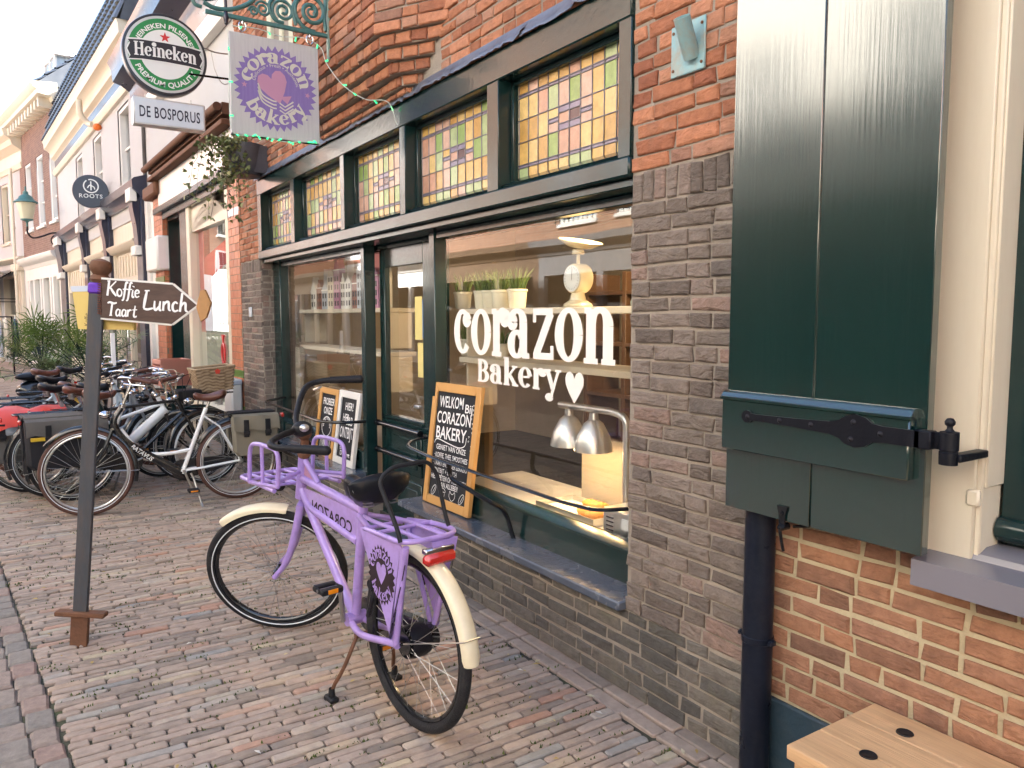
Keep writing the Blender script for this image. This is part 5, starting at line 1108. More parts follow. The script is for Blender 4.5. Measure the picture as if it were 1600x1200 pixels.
b = MB(); b.tube(rpath([HB(.33, .15, -.06), HB(.46, .12, -.06), HB(.77, .14, -.06)], .05), .007, 6); b.tube(rpath([HB(.42, .13, -.06), HB(.45, -.05, -.06), HB(.52, -.18, -.06), HB(.77, -.06, -.06)], .05), .004, 6); b.build('support_arm', M['steel'], hb)
lb = thing('light_box_sign', 'long white light box sign with dark capitals hanging under the round beer sign', 'sign', (1.385, 8.0, 3.5))
LB = Fr((1.385, 8.0, 3.507), (1, 0, .0), (0, 0, 1))
b = MB(); b.box(LB, -.315, .315, -.125, .125, -.12, 0, .006); case = b.build('case', M['alu'], lb)
b = MB(); b.box(LB, -.300, .300, -.108, .112, -.02, .002, .002); b.build('face', M['acrylic'], case)
b = MB(); put_text(b, LB, 'DE BOSPORUS', 0, -.052, .155, .0035, width=.53, bold=.014, sy=.92, space=1.1); b.build('lettering', M['navy'], case, smooth=0)
for x in (-.2, .2):
    b = MB(); b.tube([LB(x, .12, -.06), LB(x, .17, -.06)], .005, 6); b.build('hanger', M['steel'], lb)
# ---- round ROOTS sign
rs = thing('round_sign', 'round navy shop sign with a white branch emblem, on the pale stucco house', 'sign', (1.485, 17.2, 4.03))
RS = Fr((1.485, 17.2, 4.03), (1, -.12, 0), (0, 0, 1))
b = MB(); b.lathe([(.0, -.08), (.305, -.08), (.315, -.07), (.315, -.01), (.305, 0), (0, 0)], RS(0, 0), RS.n, 48); d_ = b.build('disc', M['navy'], rs)
b = MB(); b.stroke(RS, [(.125*cos(t)+.01, .10+.125*sin(t)) for t in np.linspace(-4.1, 1.9, 40)], .022, .002); b.stroke(RS, [(.01, .19), (.01, .02)], .022, .0025)
b.stroke(RS, [(.01-.06, .06), (-.03, .10), (.01, .13)], .02, .003); b.stroke(RS, [(.075, .04), (.065, .08), (.01, .115)], .02, .0032)
put_text(b, RS, 'ROOTS', 0, -.125, .105, .002, width=.40, bold=.012, space=1.15); b.build('emblem', M['sign_white'], d_, smooth=0)
b = MB(); b.box(RS, .30, .42, -.02, .02, -.055, -.025); b.build('support_arm', M['black_gloss'], rs)
# ---- street lantern on a scrolled arm
la = thing('street_lantern', 'old street lantern with green cap on a curled iron wall arm by the brick house', 'street lamp', (.585, 24.6, 4.0))
lo_ = (.585, 24.6, 0); L0 = lambda x, z: (lo_[0]+x, lo_[1], z)
b = MB(); b.lathe([(.14, 4.20), (.235, 4.64)], lo_, (0, 0, 1), 6); b.build('lantern_glass', M['lamp_glass'], la, smooth=0)
b = MB(); b.lathe([(.29, 4.64), (.29, 4.66), (.18, 4.74), (.16, 4.80), (.07, 4.86), (.06, 4.93), (.02, 4.96), (.02, 5.06), (0, 5.08)], lo_, (0, 0, 1), 18); b.lathe([(0, 4.0), (.03, 4.02), (.02, 4.1), (.05, 4.15), (.15, 4.18), (.15, 4.21)], lo_, (0, 0, 1), 12); b.build('lantern_cap', M['verdigris'], la)
b = MB(); b.tube(smoothpath([L0(0, 4.05), L0(.0, 3.85), L0(.12, 3.72), L0(.35, 3.78), L0(.6, 3.88), L0(.95, 3.86)], 8), .022, 8); b.tube([(lo_[0]+.66+.16*cos(t)*(1-t/14), lo_[1], 3.66+.18*sin(t)*(1-t/14)) for t in np.linspace(1.2, 7.2, 30)], .016, 8); b.build('lamp_arm', M['iron'], la)
# ================================================================ arrow sign on a post
ap = thing('sign_post', 'leaning grey steel signpost with rusty foot plate, brown knob and purple ribbon', 'post', (.217, 4.2, 0))
A_ = np.array([.217, 4.2, 0.0]); B_ = np.array([.363, 4.104, 1.775]); dv = (B_-A_)/np.linalg.norm(B_-A_); uu = np.array([.836, -.548, -.05])
M['post_steel'] = mat('weathered_post_steel', (.055, .06, .068), .6, var=.3, vscale=12, bump=.2, bscale=60, stretch=(5, 5, 1), dirt=(.13, .085, .06), dscale=5, damt=.5)
PO = Fr(A_, uu, dv)
b = MB(); b.box(PO, -.034, .034, .15, 1.775, -.02, .0, .004); b.box(PO, -.036, -.028, .15, 1.775, -.07, .0, .002); b.build('pole', M['post_steel'], ap)
b = MB(); b.box(PO, -.042, .042, -.03, .155, -.02, .004, .003); b.box(PO, -.115, .125, .146, .17, -.03, .02, .004); b.build('foot_plate', M['rust'], ap)
b = MB(); b.lathe([(.0, 0), (.036, .005), (.045, .02), (.04, .035), (.032, .042), (.045, .06), (.05, .08), (.04, .105), (.015, .115), (0, .117)], PO(0, 1.765, -.03), dv, 20); b.build('knob', M['rust'], ap)
b = MB(); b.box(PO, -.042, .042, 1.715, 1.77, -.075, .008, .01); b.build('ribbon', mat('purple_ribbon', (.12, .03, .42), .6, bump=.3), ap)
AR = Fr((.395, 4.083, 1.682), (.836, -.548, -.065), (.05, -.03, 1))
ar = thing('arrow_sign', 'dark brown arrow board hand lettered in white, pointing right from the signpost', 'sign', (.5, 4.0, 1.68))
poly = [(-.02, -.087), (-.02, .092), (.315, .088), (.43, .0), (.315, -.095)]
b = MB(); b.prism(AR, poly, -.006, .010); M['sign_brown'] = mat('brown_sign_board', (.07, .038, .028), .5, var=.4, vscale=6, stretch=(2, 2, 8), dirt=(.11, .07, .05), dscale=6); bd = b.build('board', M['sign_brown'], ar)
b = MB()
for i in range(5): b.bar(AR(*poly[i], .004), AR(*poly[(i+1) % 5], .004), .018, .007, up=AR.n, bev=.001) if i else None
b.build('edge_strip', M['white_paint'], bd)
sc = {
 'K': (.62, [([(.12, 1), (.0, .0)], .10), ([(.60, 1.02), (.10, .48)], .06), ([(.22, .56), (.38, .3), (.62, 0)], .10), ([(.0, 1.0), (.2, 1.03)], .05)]),
 'o': (.42, [([(.22+.16*cos(t), .25+.24*sin(t)) for t in np.linspace(.6, .6+2*pi, 16)], .08)]),
 'f': (.30, [([(.38, .92), (.30, 1.0), (.22, .85), (.12, .1), (.05, -.22), (-.05, -.25)], .085), ([(.02, .5), (.36, .53)], .05)]),
 'i': (.22, [([(.12, .5), (.08, .1), (.14, .0), (.22, .06)], .085), ([(.14, .70), (.17, .76)], .10)]),
 'e': (.42, [([(.05, .25), (.30, .32), (.30, .44), (.18, .5), (.07, .38), (.06, .15), (.16, .01), (.34, .1)], .075)]),
 'L': (.56, [([(.22, 1), (.12, .5), (.06, .08)], .10), ([(.04, .06), (.25, .02), (.55, .1)], .08), ([(.1, 1.0), (.36, 1.02)], .05)]),
 'u': (.48, [([(.08, .5), (.07, .12), (.16, .02), (.34, .25)], .085), ([(.38, .5), (.34, .08), (.44, .0)], .085)]),
 'n': (.50, [([(.08, .5), (.05, .0)], .085), ([(.06, .25), (.2, .46), (.34, .46), (.36, .1), (.46, .03)], .085)]),
 'c': (.40, [([(.32, .42), (.2, .5), (.07, .35), (.07, .12), (.18, .01), (.36, .08)], .085)]),
 'h': (.50, [([(.16, 1.0), (.05, .0)], .09), ([(.08, .25), (.22, .46), (.34, .45), (.36, .1), (.48, .03)], .085)]),
 'T': (.58, [([(-.02, .92), (.15, 1.0), (.45, .93), (.68, 1.0)], .10), ([(.34, .95), (.22, .0)], .10), ([(.12, .0), (.34, .02)], .05)]),
 'a': (.44, [([(.34, .44), (.18, .5), (.06, .3), (.08, .05), (.2, .02), (.32, .2)], .08), ([(.36, .5), (.33, .08), (.42, .0)], .085)]),
 'r': (.40, [([(.08, .52), (.04, 0)], .09), ([(.07, .3), (.2, .5), (.34, .48)], .08)]),
 't': (.36, [([(.22, .85), (.12, .15), (.2, .0), (.34, .08)], .09), ([(.0, .52), (.36, .56)], .05)])}
def brush(mb, fr, word, a, b, s, c, wmul=1.0):
    x = a; k = 0
    for ch in word:
        adv, st = sc[ch]
        for pts, w_ in st:
            q = smoothpath(pts, 5) if len(pts) > 2 else pts
            n = len(q); wl = [w_*s*wmul*(.65+.5*sin(pi*(i+.6)/(n+.2))) for i in range(n)]
            mb.stroke(fr, [(x + p[0]*s, b + p[1]*s) for p in q], wl, c + .0002*(k % 5)); k += 1
        x += adv*s
b = MB(); brush(b, AR, 'Koffie', .012, .018, .068, .0105, 1.45); brush(b, AR, 'Taart', .015, -.074, .062, .0105, 1.45); brush(b, AR, 'Lunch', .178, -.036, .088, .0105, 1.35); b.build('lettering', M['chalk'], bd, smooth=0)
b = MB(); b.prism(AR, [(.428, -.01), (.45, -.075), (.475, -.055), (.495, .015), (.465, .075), (.445, .07)], -.012, .008); b.build('wooden_tip', M['tan_cork'], ar)
b = MB()
for k in range(14): b.tube([AR(-.015, -.07+.011*k, .012), AR(-.035, -.066+.011*k, .006)], .0035, 5)
b.build('lashing', M['saddle_tan'], ar)
fb = thing('leaflet_holder', 'clear holder of yellow leaflets hung behind the signpost and arrow board', 'leaflet holder', (.3, 4.14, 1.63))
FB = Fr((.37, 4.12, 1.63), (.836, -.548, -.03), (.03, -.02, 1)); 
b = MB(); b.prism(FB, [(-.14, .085), (-.115, -.092), (.15, -.088), (.15, .10)], -.05, -.022); bx = b.build('leaflets', M['yellow_plastic'], fb)
b = MB(); b.prism(FB, [(-.148, .11), (-.142, .084), (.15, .10), (.15, .128)], -.052, -.02); b.build('holder_edge', M['acrylic'], fb)
b = MB(); put_text(b, FB, 'Koffie', -.066, -.045, .026, -.0212, rot=pi/2); put_text(b, FB, 'Onderweg', -.045, -.045, .022, -.0212, rot=pi/2); b.build('lettering', M['wood_dark'], bx, smooth=0)
# ================================================================ chalkboards on the sill
def board(label, o, u, v, wd, ht, fw, fm, group=None):
    u = np.array(u, float); v = np.array(v, float); fr = Fr(o, u, v, np.cross(u/np.linalg.norm(u), v/np.linalg.norm(v)))
    t = thing('chalkboard', label, 'chalkboard', tuple(o))
    b = MB(); b.box(fr, 0, fw, 0, ht, -.012, .016, .003); b.box(fr, wd-fw, wd, 0, ht, -.012, .016, .003); b.box(fr, fw, wd-fw, 0, fw, -.012, .0155, .003); b.box(fr, fw, wd-fw, ht-fw, ht, -.012, .0155, .003); b.build('frame', fm, t)
    b = MB(); b.box(fr, fw-.004, wd-fw+.004, fw-.004, ht-fw+.004, -.008, .004); s = b.build('slate', M['chalkboard'], t); return t, fr, s
def sk(mb, fr, pts, w_=.0035, c=.0055): mb.stroke(fr, pts, w_, c)
t, WB_, s = board('tall chalkboard in an orange wooden frame welcoming customers, leaning on the right window', (2.232, 4.448, .407), (0, -1, .012), (.064, -.108, 1), .59, .785, .055, M['frame_wood'])
def line(mb, fr, tx, a, b, size, wd, rot=0.0, bold=.0, sy=1.0): put_text(mb, fr, tx, a, b, size, .0052, width=wd, rot=rot, bold=bold, sy=sy)
b = MB(); F_ = WB_
line(b, F_, 'WELKOM', .24, .635, .10, .30, .02, .012); line(b, F_, 'Bij', .455, .62, .075, .085, .02, .01); line(b, F_, 'CORAZON', .285, .535, .105, .42, .02, .014); line(b, F_, 'BAKERY', .265, .435, .11, .38, .02, .016)
sk(b, F_, smoothpath([(.07, .395), (.08, .415), (.12, .425), (.25, .41), (.38, .40), (.45, .42), (.465, .47)], 6), .006)
line(b, F_, 'GENIET VAN ONZE', .285, .362, .048, .37, .01, .006); line(b, F_, '· KOFFIE, THEE, SMOOTHIES', .29, .31, .046, .42, .01, .005); line(b, F_, '· TAART EN ANDER LEKKERS', .29, .258, .046, .43, .01, .005); line(b, F_, '· ONTBIJT + LUNCH', .235, .212, .044, .31, .01, .005); line(b, F_, 'HIER OPETEN OF MEENEMEN', .29, .168, .046, .44, .01, .005); line(b, F_, 'KAN ALLEBEI!', .30, .127, .046, .24, .01, .006)
for x in (.12, .24, .36, .475):
    if x == .24: sk(b, F_, [(x-.03, .098), (x-.02, .062), (x+.02, .062), (x+.03, .098), (x-.03, .098)]); sk(b, F_, [(x+.034*cos(t_), .10+.022*sin(t_)) for t_ in np.linspace(0, pi, 10)])
    elif x == .36: sk(b, F_, smoothpath([(x-.03, .12), (x-.035, .085), (x, .06), (x+.035, .085), (x+.03, .12), (x+.01, .105), (x-.01, .105), (x-.03, .12)], 4))
    else: sk(b, F_, [(x + .04*cos(t_)*cos(.9) - .02*sin(t_)*sin(.9), .092 + .04*cos(t_)*sin(.9) + .02*sin(t_)*cos(.9)) for t_ in np.linspace(0, 2*pi, 18)]); sk(b, F_, [(x-.01, .07), (x+.02, .115)])
rg = random.Random(2)
for k in range(11): x, y = .50 + rg.uniform(-.02, .02), .40 + .3*k/11; sk(b, F_, [(x, y), (x+.006, y-.008), (x+.012, y), (x+.006, y+.003), (x, y)], .003)
b.build('writing', M['chalk'], s, smooth=0)
t, F_, s = board('smaller chalkboard in a pine frame with a drawn cake, beside the white framed one', (2.228, 6.57, .405), (0.02, -1, .0), (.07, -.16, 1), .42, .60, .05, M['frame_wood'])
b = MB(); line(b, F_, 'PROBEER', .21, .455, .085, .25, .01, .012); line(b, F_, 'ONZE', .21, .375, .085, .19, .01, .014)
sk(b, F_, [(.21+.105*cos(q), .265+.085*sin(q)) for q in np.linspace(0, 2*pi, 24)], .008); arc_text(b, F_, 'VERSE TAARTEN', .21, .265, .06, .04, 90, .0052, width=.2, bold=.01)
for k in range(8): sk(b, F_, [(.10+.03*k, .17), (.105+.03*k, .07)], .007)
line(b, F_, 'IJS', .21, .10, .06, .1, 0, .01); b.build('writing', M['chalk'], s, smooth=0)
t, F_, s = board('smaller chalkboard in a white frame with a breakfast message, beside the pine framed one', (2.226, 6.10, .405), (.01, -1, .0), (.07, -.155, 1), .43, .61, .055, M['white_paint'])
b = MB(); line(b, F_, 'HIER!', .22, .455, .09, .16, .02, .01); line(b, F_, 'HEB', .17, .36, .09, .12, 0, .006); line(b, F_, 'B&B', .25, .335, .1, .12, 0, .006); line(b, F_, 'ONTBIJT', .21, .225, .13, .27, .02, .008); line(b, F_, 'en', .12, .165, .06, .05, 0, .006); line(b, F_, 'to go', .15, .12, .05, .09, 0, .006); line(b, F_, 'Dessert', .22, .075, .055, .2, 0, .008); b.build('writing', M['chalk'], s, smooth=0)
# ================================================================ planter with ivy on the wall
pt = thing('wall_planter', 'anthracite half round planter fixed high on the bakery wall, ivy spilling from it', 'planter', (1.95, 7.6, 3.0))
b = MB(); b.lathe([(.0, 2.92), (.15, 2.925), (.16, 2.95), (.185, 3.19), (.19, 3.21), (.18, 3.21), (.17, 3.12), (0, 3.11)], (1.95, 7.6, 0), (0, 0, 1), 28); b.box(WORLD, 2.0, 2.14, 7.45, 7.75, 2.95, 3.2); b.build('pot', M['pot_grey'], pt)
b = MB(); b.disc(Fr((1.95, 7.6, 3.12), (1, 0, 0), (0, 0, 1)), -.03, 0, .012, .183, 12); b.build('drain_hole', M['sign_black'], pt)
b = MB(); b.lathe([(0, -.07), (.05, -.06), (.075, 0), (.05, .05), (0, .06)], (1.78, 7.62, 2.90), (-.3, 0, 1), 16); b.build('lamp_shade', M['lamp_glass'], pt)
iv = thing('ivy', 'trailing variegated ivy spilling over the left side of the grey wall planter', 'plant', (1.75, 7.58, 3.2))
rg = random.Random(12); V = []; F = []; T = []
def leaf(V, F, T, p, d, s, tn, rg, pts=((0, 0), (.35, .32), (.9, .42), (.7, .12), (1, 0), (.7, -.12), (.9, -.42), (.35, -.32))):
    d = Vector(d).normalized(); sd = d.cross(Vector((rg.uniform(-1, 1), rg.uniform(-1, 1), rg.uniform(-.4, 1)))).normalized(); k = len(V)
    for (a, b_) in pts: V.append(tuple(Vector(p) + d*a*s + sd*b_*s + d.cross(sd)*(.15*s*abs(b_)))) 
    F.append(tuple(range(k, k+len(pts)))); T += [tn]*len(pts)
st_ = MB()
for i in range(24):
    x, y, z = rg.uniform(1.62, 2.02), rg.uniform(7.5, 7.68), 3.2 + rg.uniform(-.02, .05); dx = rg.uniform(-.25, .02); P = [(x, y, z)]; ln = rg.uniform(.12, .62) if i > 4 else .7
    for k in range(10): t_ = (k+1)/10; P.append((x + dx*t_**.6 + rg.gauss(0, .01), y - .1*t_**.5 + rg.gauss(0, .01), z + .1*sin(t_*pi)*.8 - ln*t_**1.5))
    st_.tube(P, .0025, 4)
    for p in P:
        for q in range(3): leaf(V, F, T, (p[0]+rg.gauss(0, .02), p[1]+rg.gauss(0, .02), p[2]+rg.gauss(0, .02)), (rg.gauss(0, 1), rg.uniform(-1, .2), rg.uniform(-1, .4)), rg.uniform(.03, .055), min(1, max(0, rg.gauss(.5, .28))), rg)
mb = MB(); mb.add(V, F, 0, np.array(T)); mb.build('foliage', M['ivy'], iv, tone=True, smooth=0, recalc=False); st_.build('stem', M['wood_dark'], iv)
# ================================================================ bicycles (built lying along +x, y to the left, rear wheel on the origin)
class Steer:
    def __init__(s, wb, ang, drop=.0):
        s.o = np.array([wb-.065, 0, .35]); s.a = np.array([-.375, 0, .927]); s.a /= np.linalg.norm(s.a)
        c, q = cos(ang), sin(ang); x, y, z = s.a; K = np.array([[0, -z, y], [z, 0, -x], [-y, x, 0]]); s.R = np.eye(3) + q*K + (1-c)*(K @ K)
        s.dz = 0; hub = s.o + s.R @ (np.array([wb, 0, .35])-s.o); s.hub = hub; s.dz = .35 - hub[2]
    def __call__(s, p):
        q = s.o + s.R @ (np.array(p, float)-s.o); return tuple(q)
    def many(s, P): return [s(p) for p in P]
    def on(s, h): return s.o[0] + s.a[0]*h, s.o[2] + s.a[2]*h      # point on the steering axis, h above axle height
def ring(cx, cz, r, S, y=0.0, n=56, z0=0): return [S((cx + r*cos(2*pi*k/n), y, cz + r*sin(2*pi*k/n))) for k in range(n)]
ID = lambda p: tuple(p)
def wheel(t, cx, S, P, r=.35, front=True):
    cz = r; rim = P.get('rim', 'alu'); b = MB()
    b.tube(ring(cx, cz, r-.050, S), .0125, 8, closed=True, flat=.8); hw = .035 if front else .05
    b.tube([S((cx, -hw, cz)), S((cx, hw, cz))], .016 if front else P.get('hubr', .026), 12); b.tube([S((cx, -hw-.02, cz)), S((cx, hw+.02, cz))], .006, 8)
    for s_ in (-1, 1): b.lathe([(.024 if front else .034, -.003), (.024 if front else .034, .003)], S((cx, s_*hw*.9, cz)), np.array(S((cx, 1, cz)))-np.array(S((cx, 0, cz))), 16)
    wl = b.build('wheel', M[rim], t, local=True)
    b = MB(); b.tube(ring(cx, cz, r-.022, S, n=72), .022, 10, closed=True)
    b.build('tyre', M[P.get('tyre', 'tyre')], wl, local=True)
    if P.get('band', True):
        b = MB()
        for s_ in (-1, 1): b.tube(ring(cx, cz, r-.033, S, y=s_*.0205, n=72), .0028, 5, closed=True)
        b.build('reflective_band', M['reflective'], wl, local=True)
    b = MB(); n = 32
    for k in range(n):
        a = 2*pi*k/n; a2 = a + (.62 if k % 4 < 2 else -.62); s_ = 1 if k % 2 else -1; fr_ = .022 if front else .032
        b.tube([S((cx + fr_*cos(a2), s_*hw*.9, cz + fr_*sin(a2))), S((cx + (r-.055)*cos(a), 0, cz + (r-.055)*sin(a)))], .0013, 4, caps=False)
    b.build('spokes', M[P.get('spoke', 'steel')], wl, local=True)
    return wl
def mudguard(t, cx, a0, a1, S, mname, r=.372, w_=.028, stay=True):
    b = MB(); n = 30; V = []; F = []
    prof = [(-w_, -.018), (-w_*.93, -.004), (-w_*.6, .007), (0, .011), (w_*.6, .007), (w_*.93, -.004), (w_, -.018)]; m = len(prof)
    for i in range(n+1):
        a = a0 + (a1-a0)*i/n; e = 1 if 0 < i < n else .8
        for (y, dr) in prof: V.append(S((cx + (r+dr)*cos(a), y*e, .35 + (r+dr)*sin(a))))
    for i in range(n):
        for k in range(m-1): F.append((i*m+k, i*m+k+1, (i+1)*m+k+1, (i+1)*m+k))
    b.add(V, F); g_ = b.build('mudguard', M[mname], t, local=True, recalc=False, smooth=60)
    if stay:
        b = MB(); aa = a0 if abs(sin(a0)) < abs(sin(a1)) else a1; aa = aa + (.25 if aa == min(a0, a1) else -.25)
        for s_ in (-1, 1): b.tube([S((cx, s_*.055, .35)), S((cx + (r+.01)*cos(aa), s_*w_, .35 + (r+.01)*sin(aa)))], .0028, 5)
        b.tube([S((cx + (r+.012)*cos(aa), y, .35 + (r+.012)*sin(aa))) for y in (-w_, 0, w_)], .0028, 5); b.build('stay', M['steel'], g_, local=True)
    return g_
def saddle(t, x, z, mname, tilt=0.0, w_=.105, L=.27, th=1.0):
    b = MB(); n = 14; m = 16; V = []; F = []
    for i in range(n+1):
        u = i/n; hw = w_*(1 if u < .2 else 0) + 0; hw = w_*(sin(min(1, u/.22)*pi/2)**.6)*(1 - .74*min(1, max(0, (u-.2)/.5))**1.2) if u > 0 else .02
        hw *= 1 if u < .93 else (1-(u-.93)/.07*.5); zc = .018*cos(u*pi*1.6) - .01*u + tilt*(u-.4)*L; xx = x - .14 + L*u
        for k in range(m):
            a = 2*pi*k/m; yy = hw*cos(a); zz = (.03 if sin(a) > 0 else .045*th*(1.0 if u < .55 else .8))*sin(a)*(1 if 0 < i < n else .4)
            V.append((xx, yy, z + zc + zz))
    for i in range(n):
        for k in range(m): F.append((i*m+k, i*m+(k+1) % m, (i+1)*m+(k+1) % m, (i+1)*m+k))
    F.append(tuple(range(m))); F.append(tuple(n*m+k for k in range(m))); b.add(V, F)
    sd_ = b.build('saddle', M[mname], t, local=True, smooth=70)
    b = MB()
    for s_ in (-1, 1):
        b.tube([(x-.1, s_*.05, z-.02), (x-.06, s_*.022, z-.055), (x+.06, s_*.02, z-.05), (x+.11, 0, z-.02)], .004, 6)
        pts = [(x-.075 + .022*cos(q), s_*.055 + .022*sin(q), z-.085 + .055*q/(8*pi)) for q in np.linspace(0, 8*pi, 60)]; b.tube(pts, .0035, 5)
    b.build('saddle_spring', M['steel'], sd_, local=True); return sd_
def pannier(t, x0, x1, z0, z1, mname, flap=None, trim=None, side=1, y=.075, d=.13, buckle='rubber'):
    fr = Fr((0, side*y, 0), (1, 0, 0), (0, 0, 1), (0, side, 0)); b = MB()
    P = [(x0+.03, z0), (x1-.03, z0), (x1, z0+.04), (x1+.01, z1-.02), (x1, z1), (x0, z1), (x0-.01, z1-.02), (x0, z0+.04)]
    n = len(P); V = []; cx, cz = (x0+x1)/2, (z0+z1)/2
    for (c, sc_) in ((0, 1), (d*.75, 1.0), (d, .93)):
        for (a, q) in P: V.append(fr(cx + (a-cx)*sc_, cz + (q-cz)*sc_, c*(1 - .12*(q-z0 > .3))))
    F = [tuple(range(n)), tuple(range(2*n, 3*n))]
    for l_ in range(2):
        for i in range(n): F.append((l_*n+i, l_*n+(i+1) % n, (l_+1)*n+(i+1) % n, (l_+1)*n+i))
    b.add(V, F); o = b.build('pannier', M[mname], t, local=True, smooth=30)
    b = MB(); m = 10; V = []; F = []; pf = [(-.03, z1+.012), (d*.5, z1+.022), (d*.9, z1+.008), (d+.012, z1-.05), (d+.016, z1-.115)]
    for i in range(m+1):
        a = x0-.012 + (x1-x0+.024)*i/m; wv = .006*sin(i*2.1)
        for j, (c, q) in enumerate(pf): V.append(fr(a, q + wv*(j/4) + (.012*sin(i*1.3) if j == 4 else 0), c + wv))
    k = len(pf)
    for i in range(m):
        for j in range(k-1): F.append((i*k+j, i*k+j+1, (i+1)*k+j+1, (i+1)*k+j))
    b.add(V, F); b.build('flap', M[flap or mname], o, local=True, recalc=False, smooth=50)
    for fx in (.25, .75):
        b = MB(); a = x0 + (x1-x0)*fx; b.box(fr, a-.022, a+.022, z1-.17, z1-.02, d+.012, d+.022, .003); b.box(fr, a-.027, a+.027, z1-.15, z1-.115, d+.02, d+.03, .004); b.build('buckle_strap', M[buckle], o, local=True)
    if trim:
        b = MB(); b.box(fr, x0+.02, x1-.04, z1-.15, z1-.12, d*.9, d+.008, .003); b.build('trim', M[trim], o, local=True)
    return o
def rack(t, mname, x0=-.30, x1=.16, z=.755, w_=.065):
    b = MB(); b.tube(rpath([(x1+.02, -w_*.5, z-.01), (x1, -w_, z), (x0, -w_, z), (x0, w_, z), (x1, w_, z), (x1+.02, w_*.5, z-.01)], .05), .007, 8)
    for x in (x0+.12, x0+.25): b.tube([(x, -w_, z), (x, w_, z)], .005, 6)
    for s_ in (-1, 1): b.tube([(-.02, s_*.062, .36), (-.10, s_*w_, z)], .006, 6); b.tube([(.02, s_*.062, .36), (x0+.36, s_*w_, z)], .006, 6)
    return b.build('rack', M[mname], t, local=True)
def bike(label, loc, head, **P):
    wb = P.get('wb', 1.13); fc = P.get('frame', 'bike_black'); st = rad(P.get('steer', 0)); S = Steer(wb, st); lean = rad(P.get('lean', 0))
    t = thing('bicycle', label, 'bicycle', (loc[0], loc[1], 0), rad(head), group=P.get('group', 'bicycles parked along the pavement'), tilt=lean)
    wheel(t, 0, ID, P, front=False); wheel(t, wb, S, P, front=True)
    hx, hz = S.on(.385); tx, tz = S.on(.385 + P.get('headlen', .17)); BB = (.455, 0, .295); kind = P.get('kind', 'step'); sx, sz = .255, .82
    HB_, HT_ = (hx, 0, hz), (tx, 0, tz); b = MB()
    b.tube([HB_, HT_], .022, 14); b.tube([BB, (sx, 0, sz)], .0175, 12); b.tube([(BB[0], -.04, BB[2]), (BB[0], .04, BB[2])], .025, 14)
    for s_ in (-1, 1):
        b.tube([(BB[0], s_*.02, BB[2]), (.32, s_*.045, .31), (0, s_*.062, .35)], .010, 8); b.tube([(sx+.02, s_*.016, sz-.07), (.16, s_*.05, .66), (0, s_*.062, .35)], .008, 8)
    dn = P.get('downw', .02)
    if kind == 'step':
        b.tube(smoothpath([(hx-.05, 0, hz-.02), (hx-.10, 0, hz-.10), (hx-.20, 0, hz-.225), (.58, 0, .45), (.385, 0, .47)] if P.get('down') else [(tx+.012, 0, tz-.03), (hx-.03, 0, hz-.12), (.70, 0, .47), (.58, 0, .425), (.385, 0, .49)], 7), .0155, 12)
        if not P.get('down'): b.tube(smoothpath([(hx+.01, 0, hz+.03), (hx-.07, 0, hz-.16), (.60, 0, .36), (BB[0], 0, BB[2])], 6), dn, 12)
    elif kind == 'oma': b.tube(smoothpath([HB_, (hx-.06, 0, hz-.18), (.72, 0, .40), (.60, 0, .315), BB], 7), .019, 12); b.tube(smoothpath([HT_, (hx-.09, 0, hz-.12), (.70, 0, .49), (.60, 0, .41), (.40, 0, .43)], 7), .0145, 12)
    elif kind == 'diamond': b.tube([(tx+.015, 0, tz-.04), (sx+.01, 0, sz-.04)], .0155, 12); b.tube([(hx+.01, 0, hz+.02), BB], .018, 12)
    elif kind == 'mixte': b.tube([(tx+.03, 0, tz-.09), (.34, 0, .60)], .017, 12); b.tube([(hx+.01, 0, hz+.02), BB], dn, 12)
    fm = b.build('frame', M[fc], t, local=True)
    if P.get('down'):
        b = MB(); q = smoothpath([(tx+.01, 0, tz-.02), (hx+.0, 0, hz+.02), (hx-.10, 0, hz-.15), (.64, 0, .395), (.47, 0, .28)], 7); b.tube(q, [.026 + .016*min(1, 2.2*i/len(q)) for i in range(len(q))], 14, flat=.85)
        du = b.build('down_tube', M[P['down']], fm, local=True)
        if P.get('word'):
            b = MB(); p0, p1 = np.array((hx-.09, hz-.135)), np.array((hx-.30, hz-.315))
            for s_ in (-1, 1):
                dv_ = p1-p0; dv_ = np.array([dv_[0], 0, dv_[1]]); up = np.cross(dv_, (0, 1, 0)); up = up*np.sign(up[2])
                o = np.array([(p0[0]+p1[0])/2, s_*.0435, (p0[1]+p1[1])/2]); u_ = dv_ if s_ > 0 else -dv_
                put_text(b, Fr(o, u_, up, (0, s_, 0)), P['word'], 0, -.017, .05, .0, width=.2, bold=.03, shear=.15)
            b.build('lettering', M['sign_white'], du, local=True, smooth=0)
    # fork, bars
    b = MB(); b.tube([S((hx, 0, hz-.02)), S((hx, 0, hz))], .024, 12)
    for s_ in (-1, 1):
        x1, z1 = S.on(.36); x2, z2 = S.on(.18)
        b.tube(S.many(smoothpath([(x1, s_*.03, z1), (x2, s_*.048, z2), (S.on(.07)[0]+.018, s_*.052, S.on(.07)[1]), (wb, s_*.052, .35)], 6)), [.0145]*7+[.012]*6+[.010]*6, 8)
    b.tube([S((x1, -.034, z1+.004)), S((x1, .034, z1+.004))], .014, 10); b.build('fork', M[P.get('fork', fc)], t, local=True)
    ht = P.get('stem', .16); qx, qz = S.on(.385 + P.get('headlen', .17) + ht); b = MB()
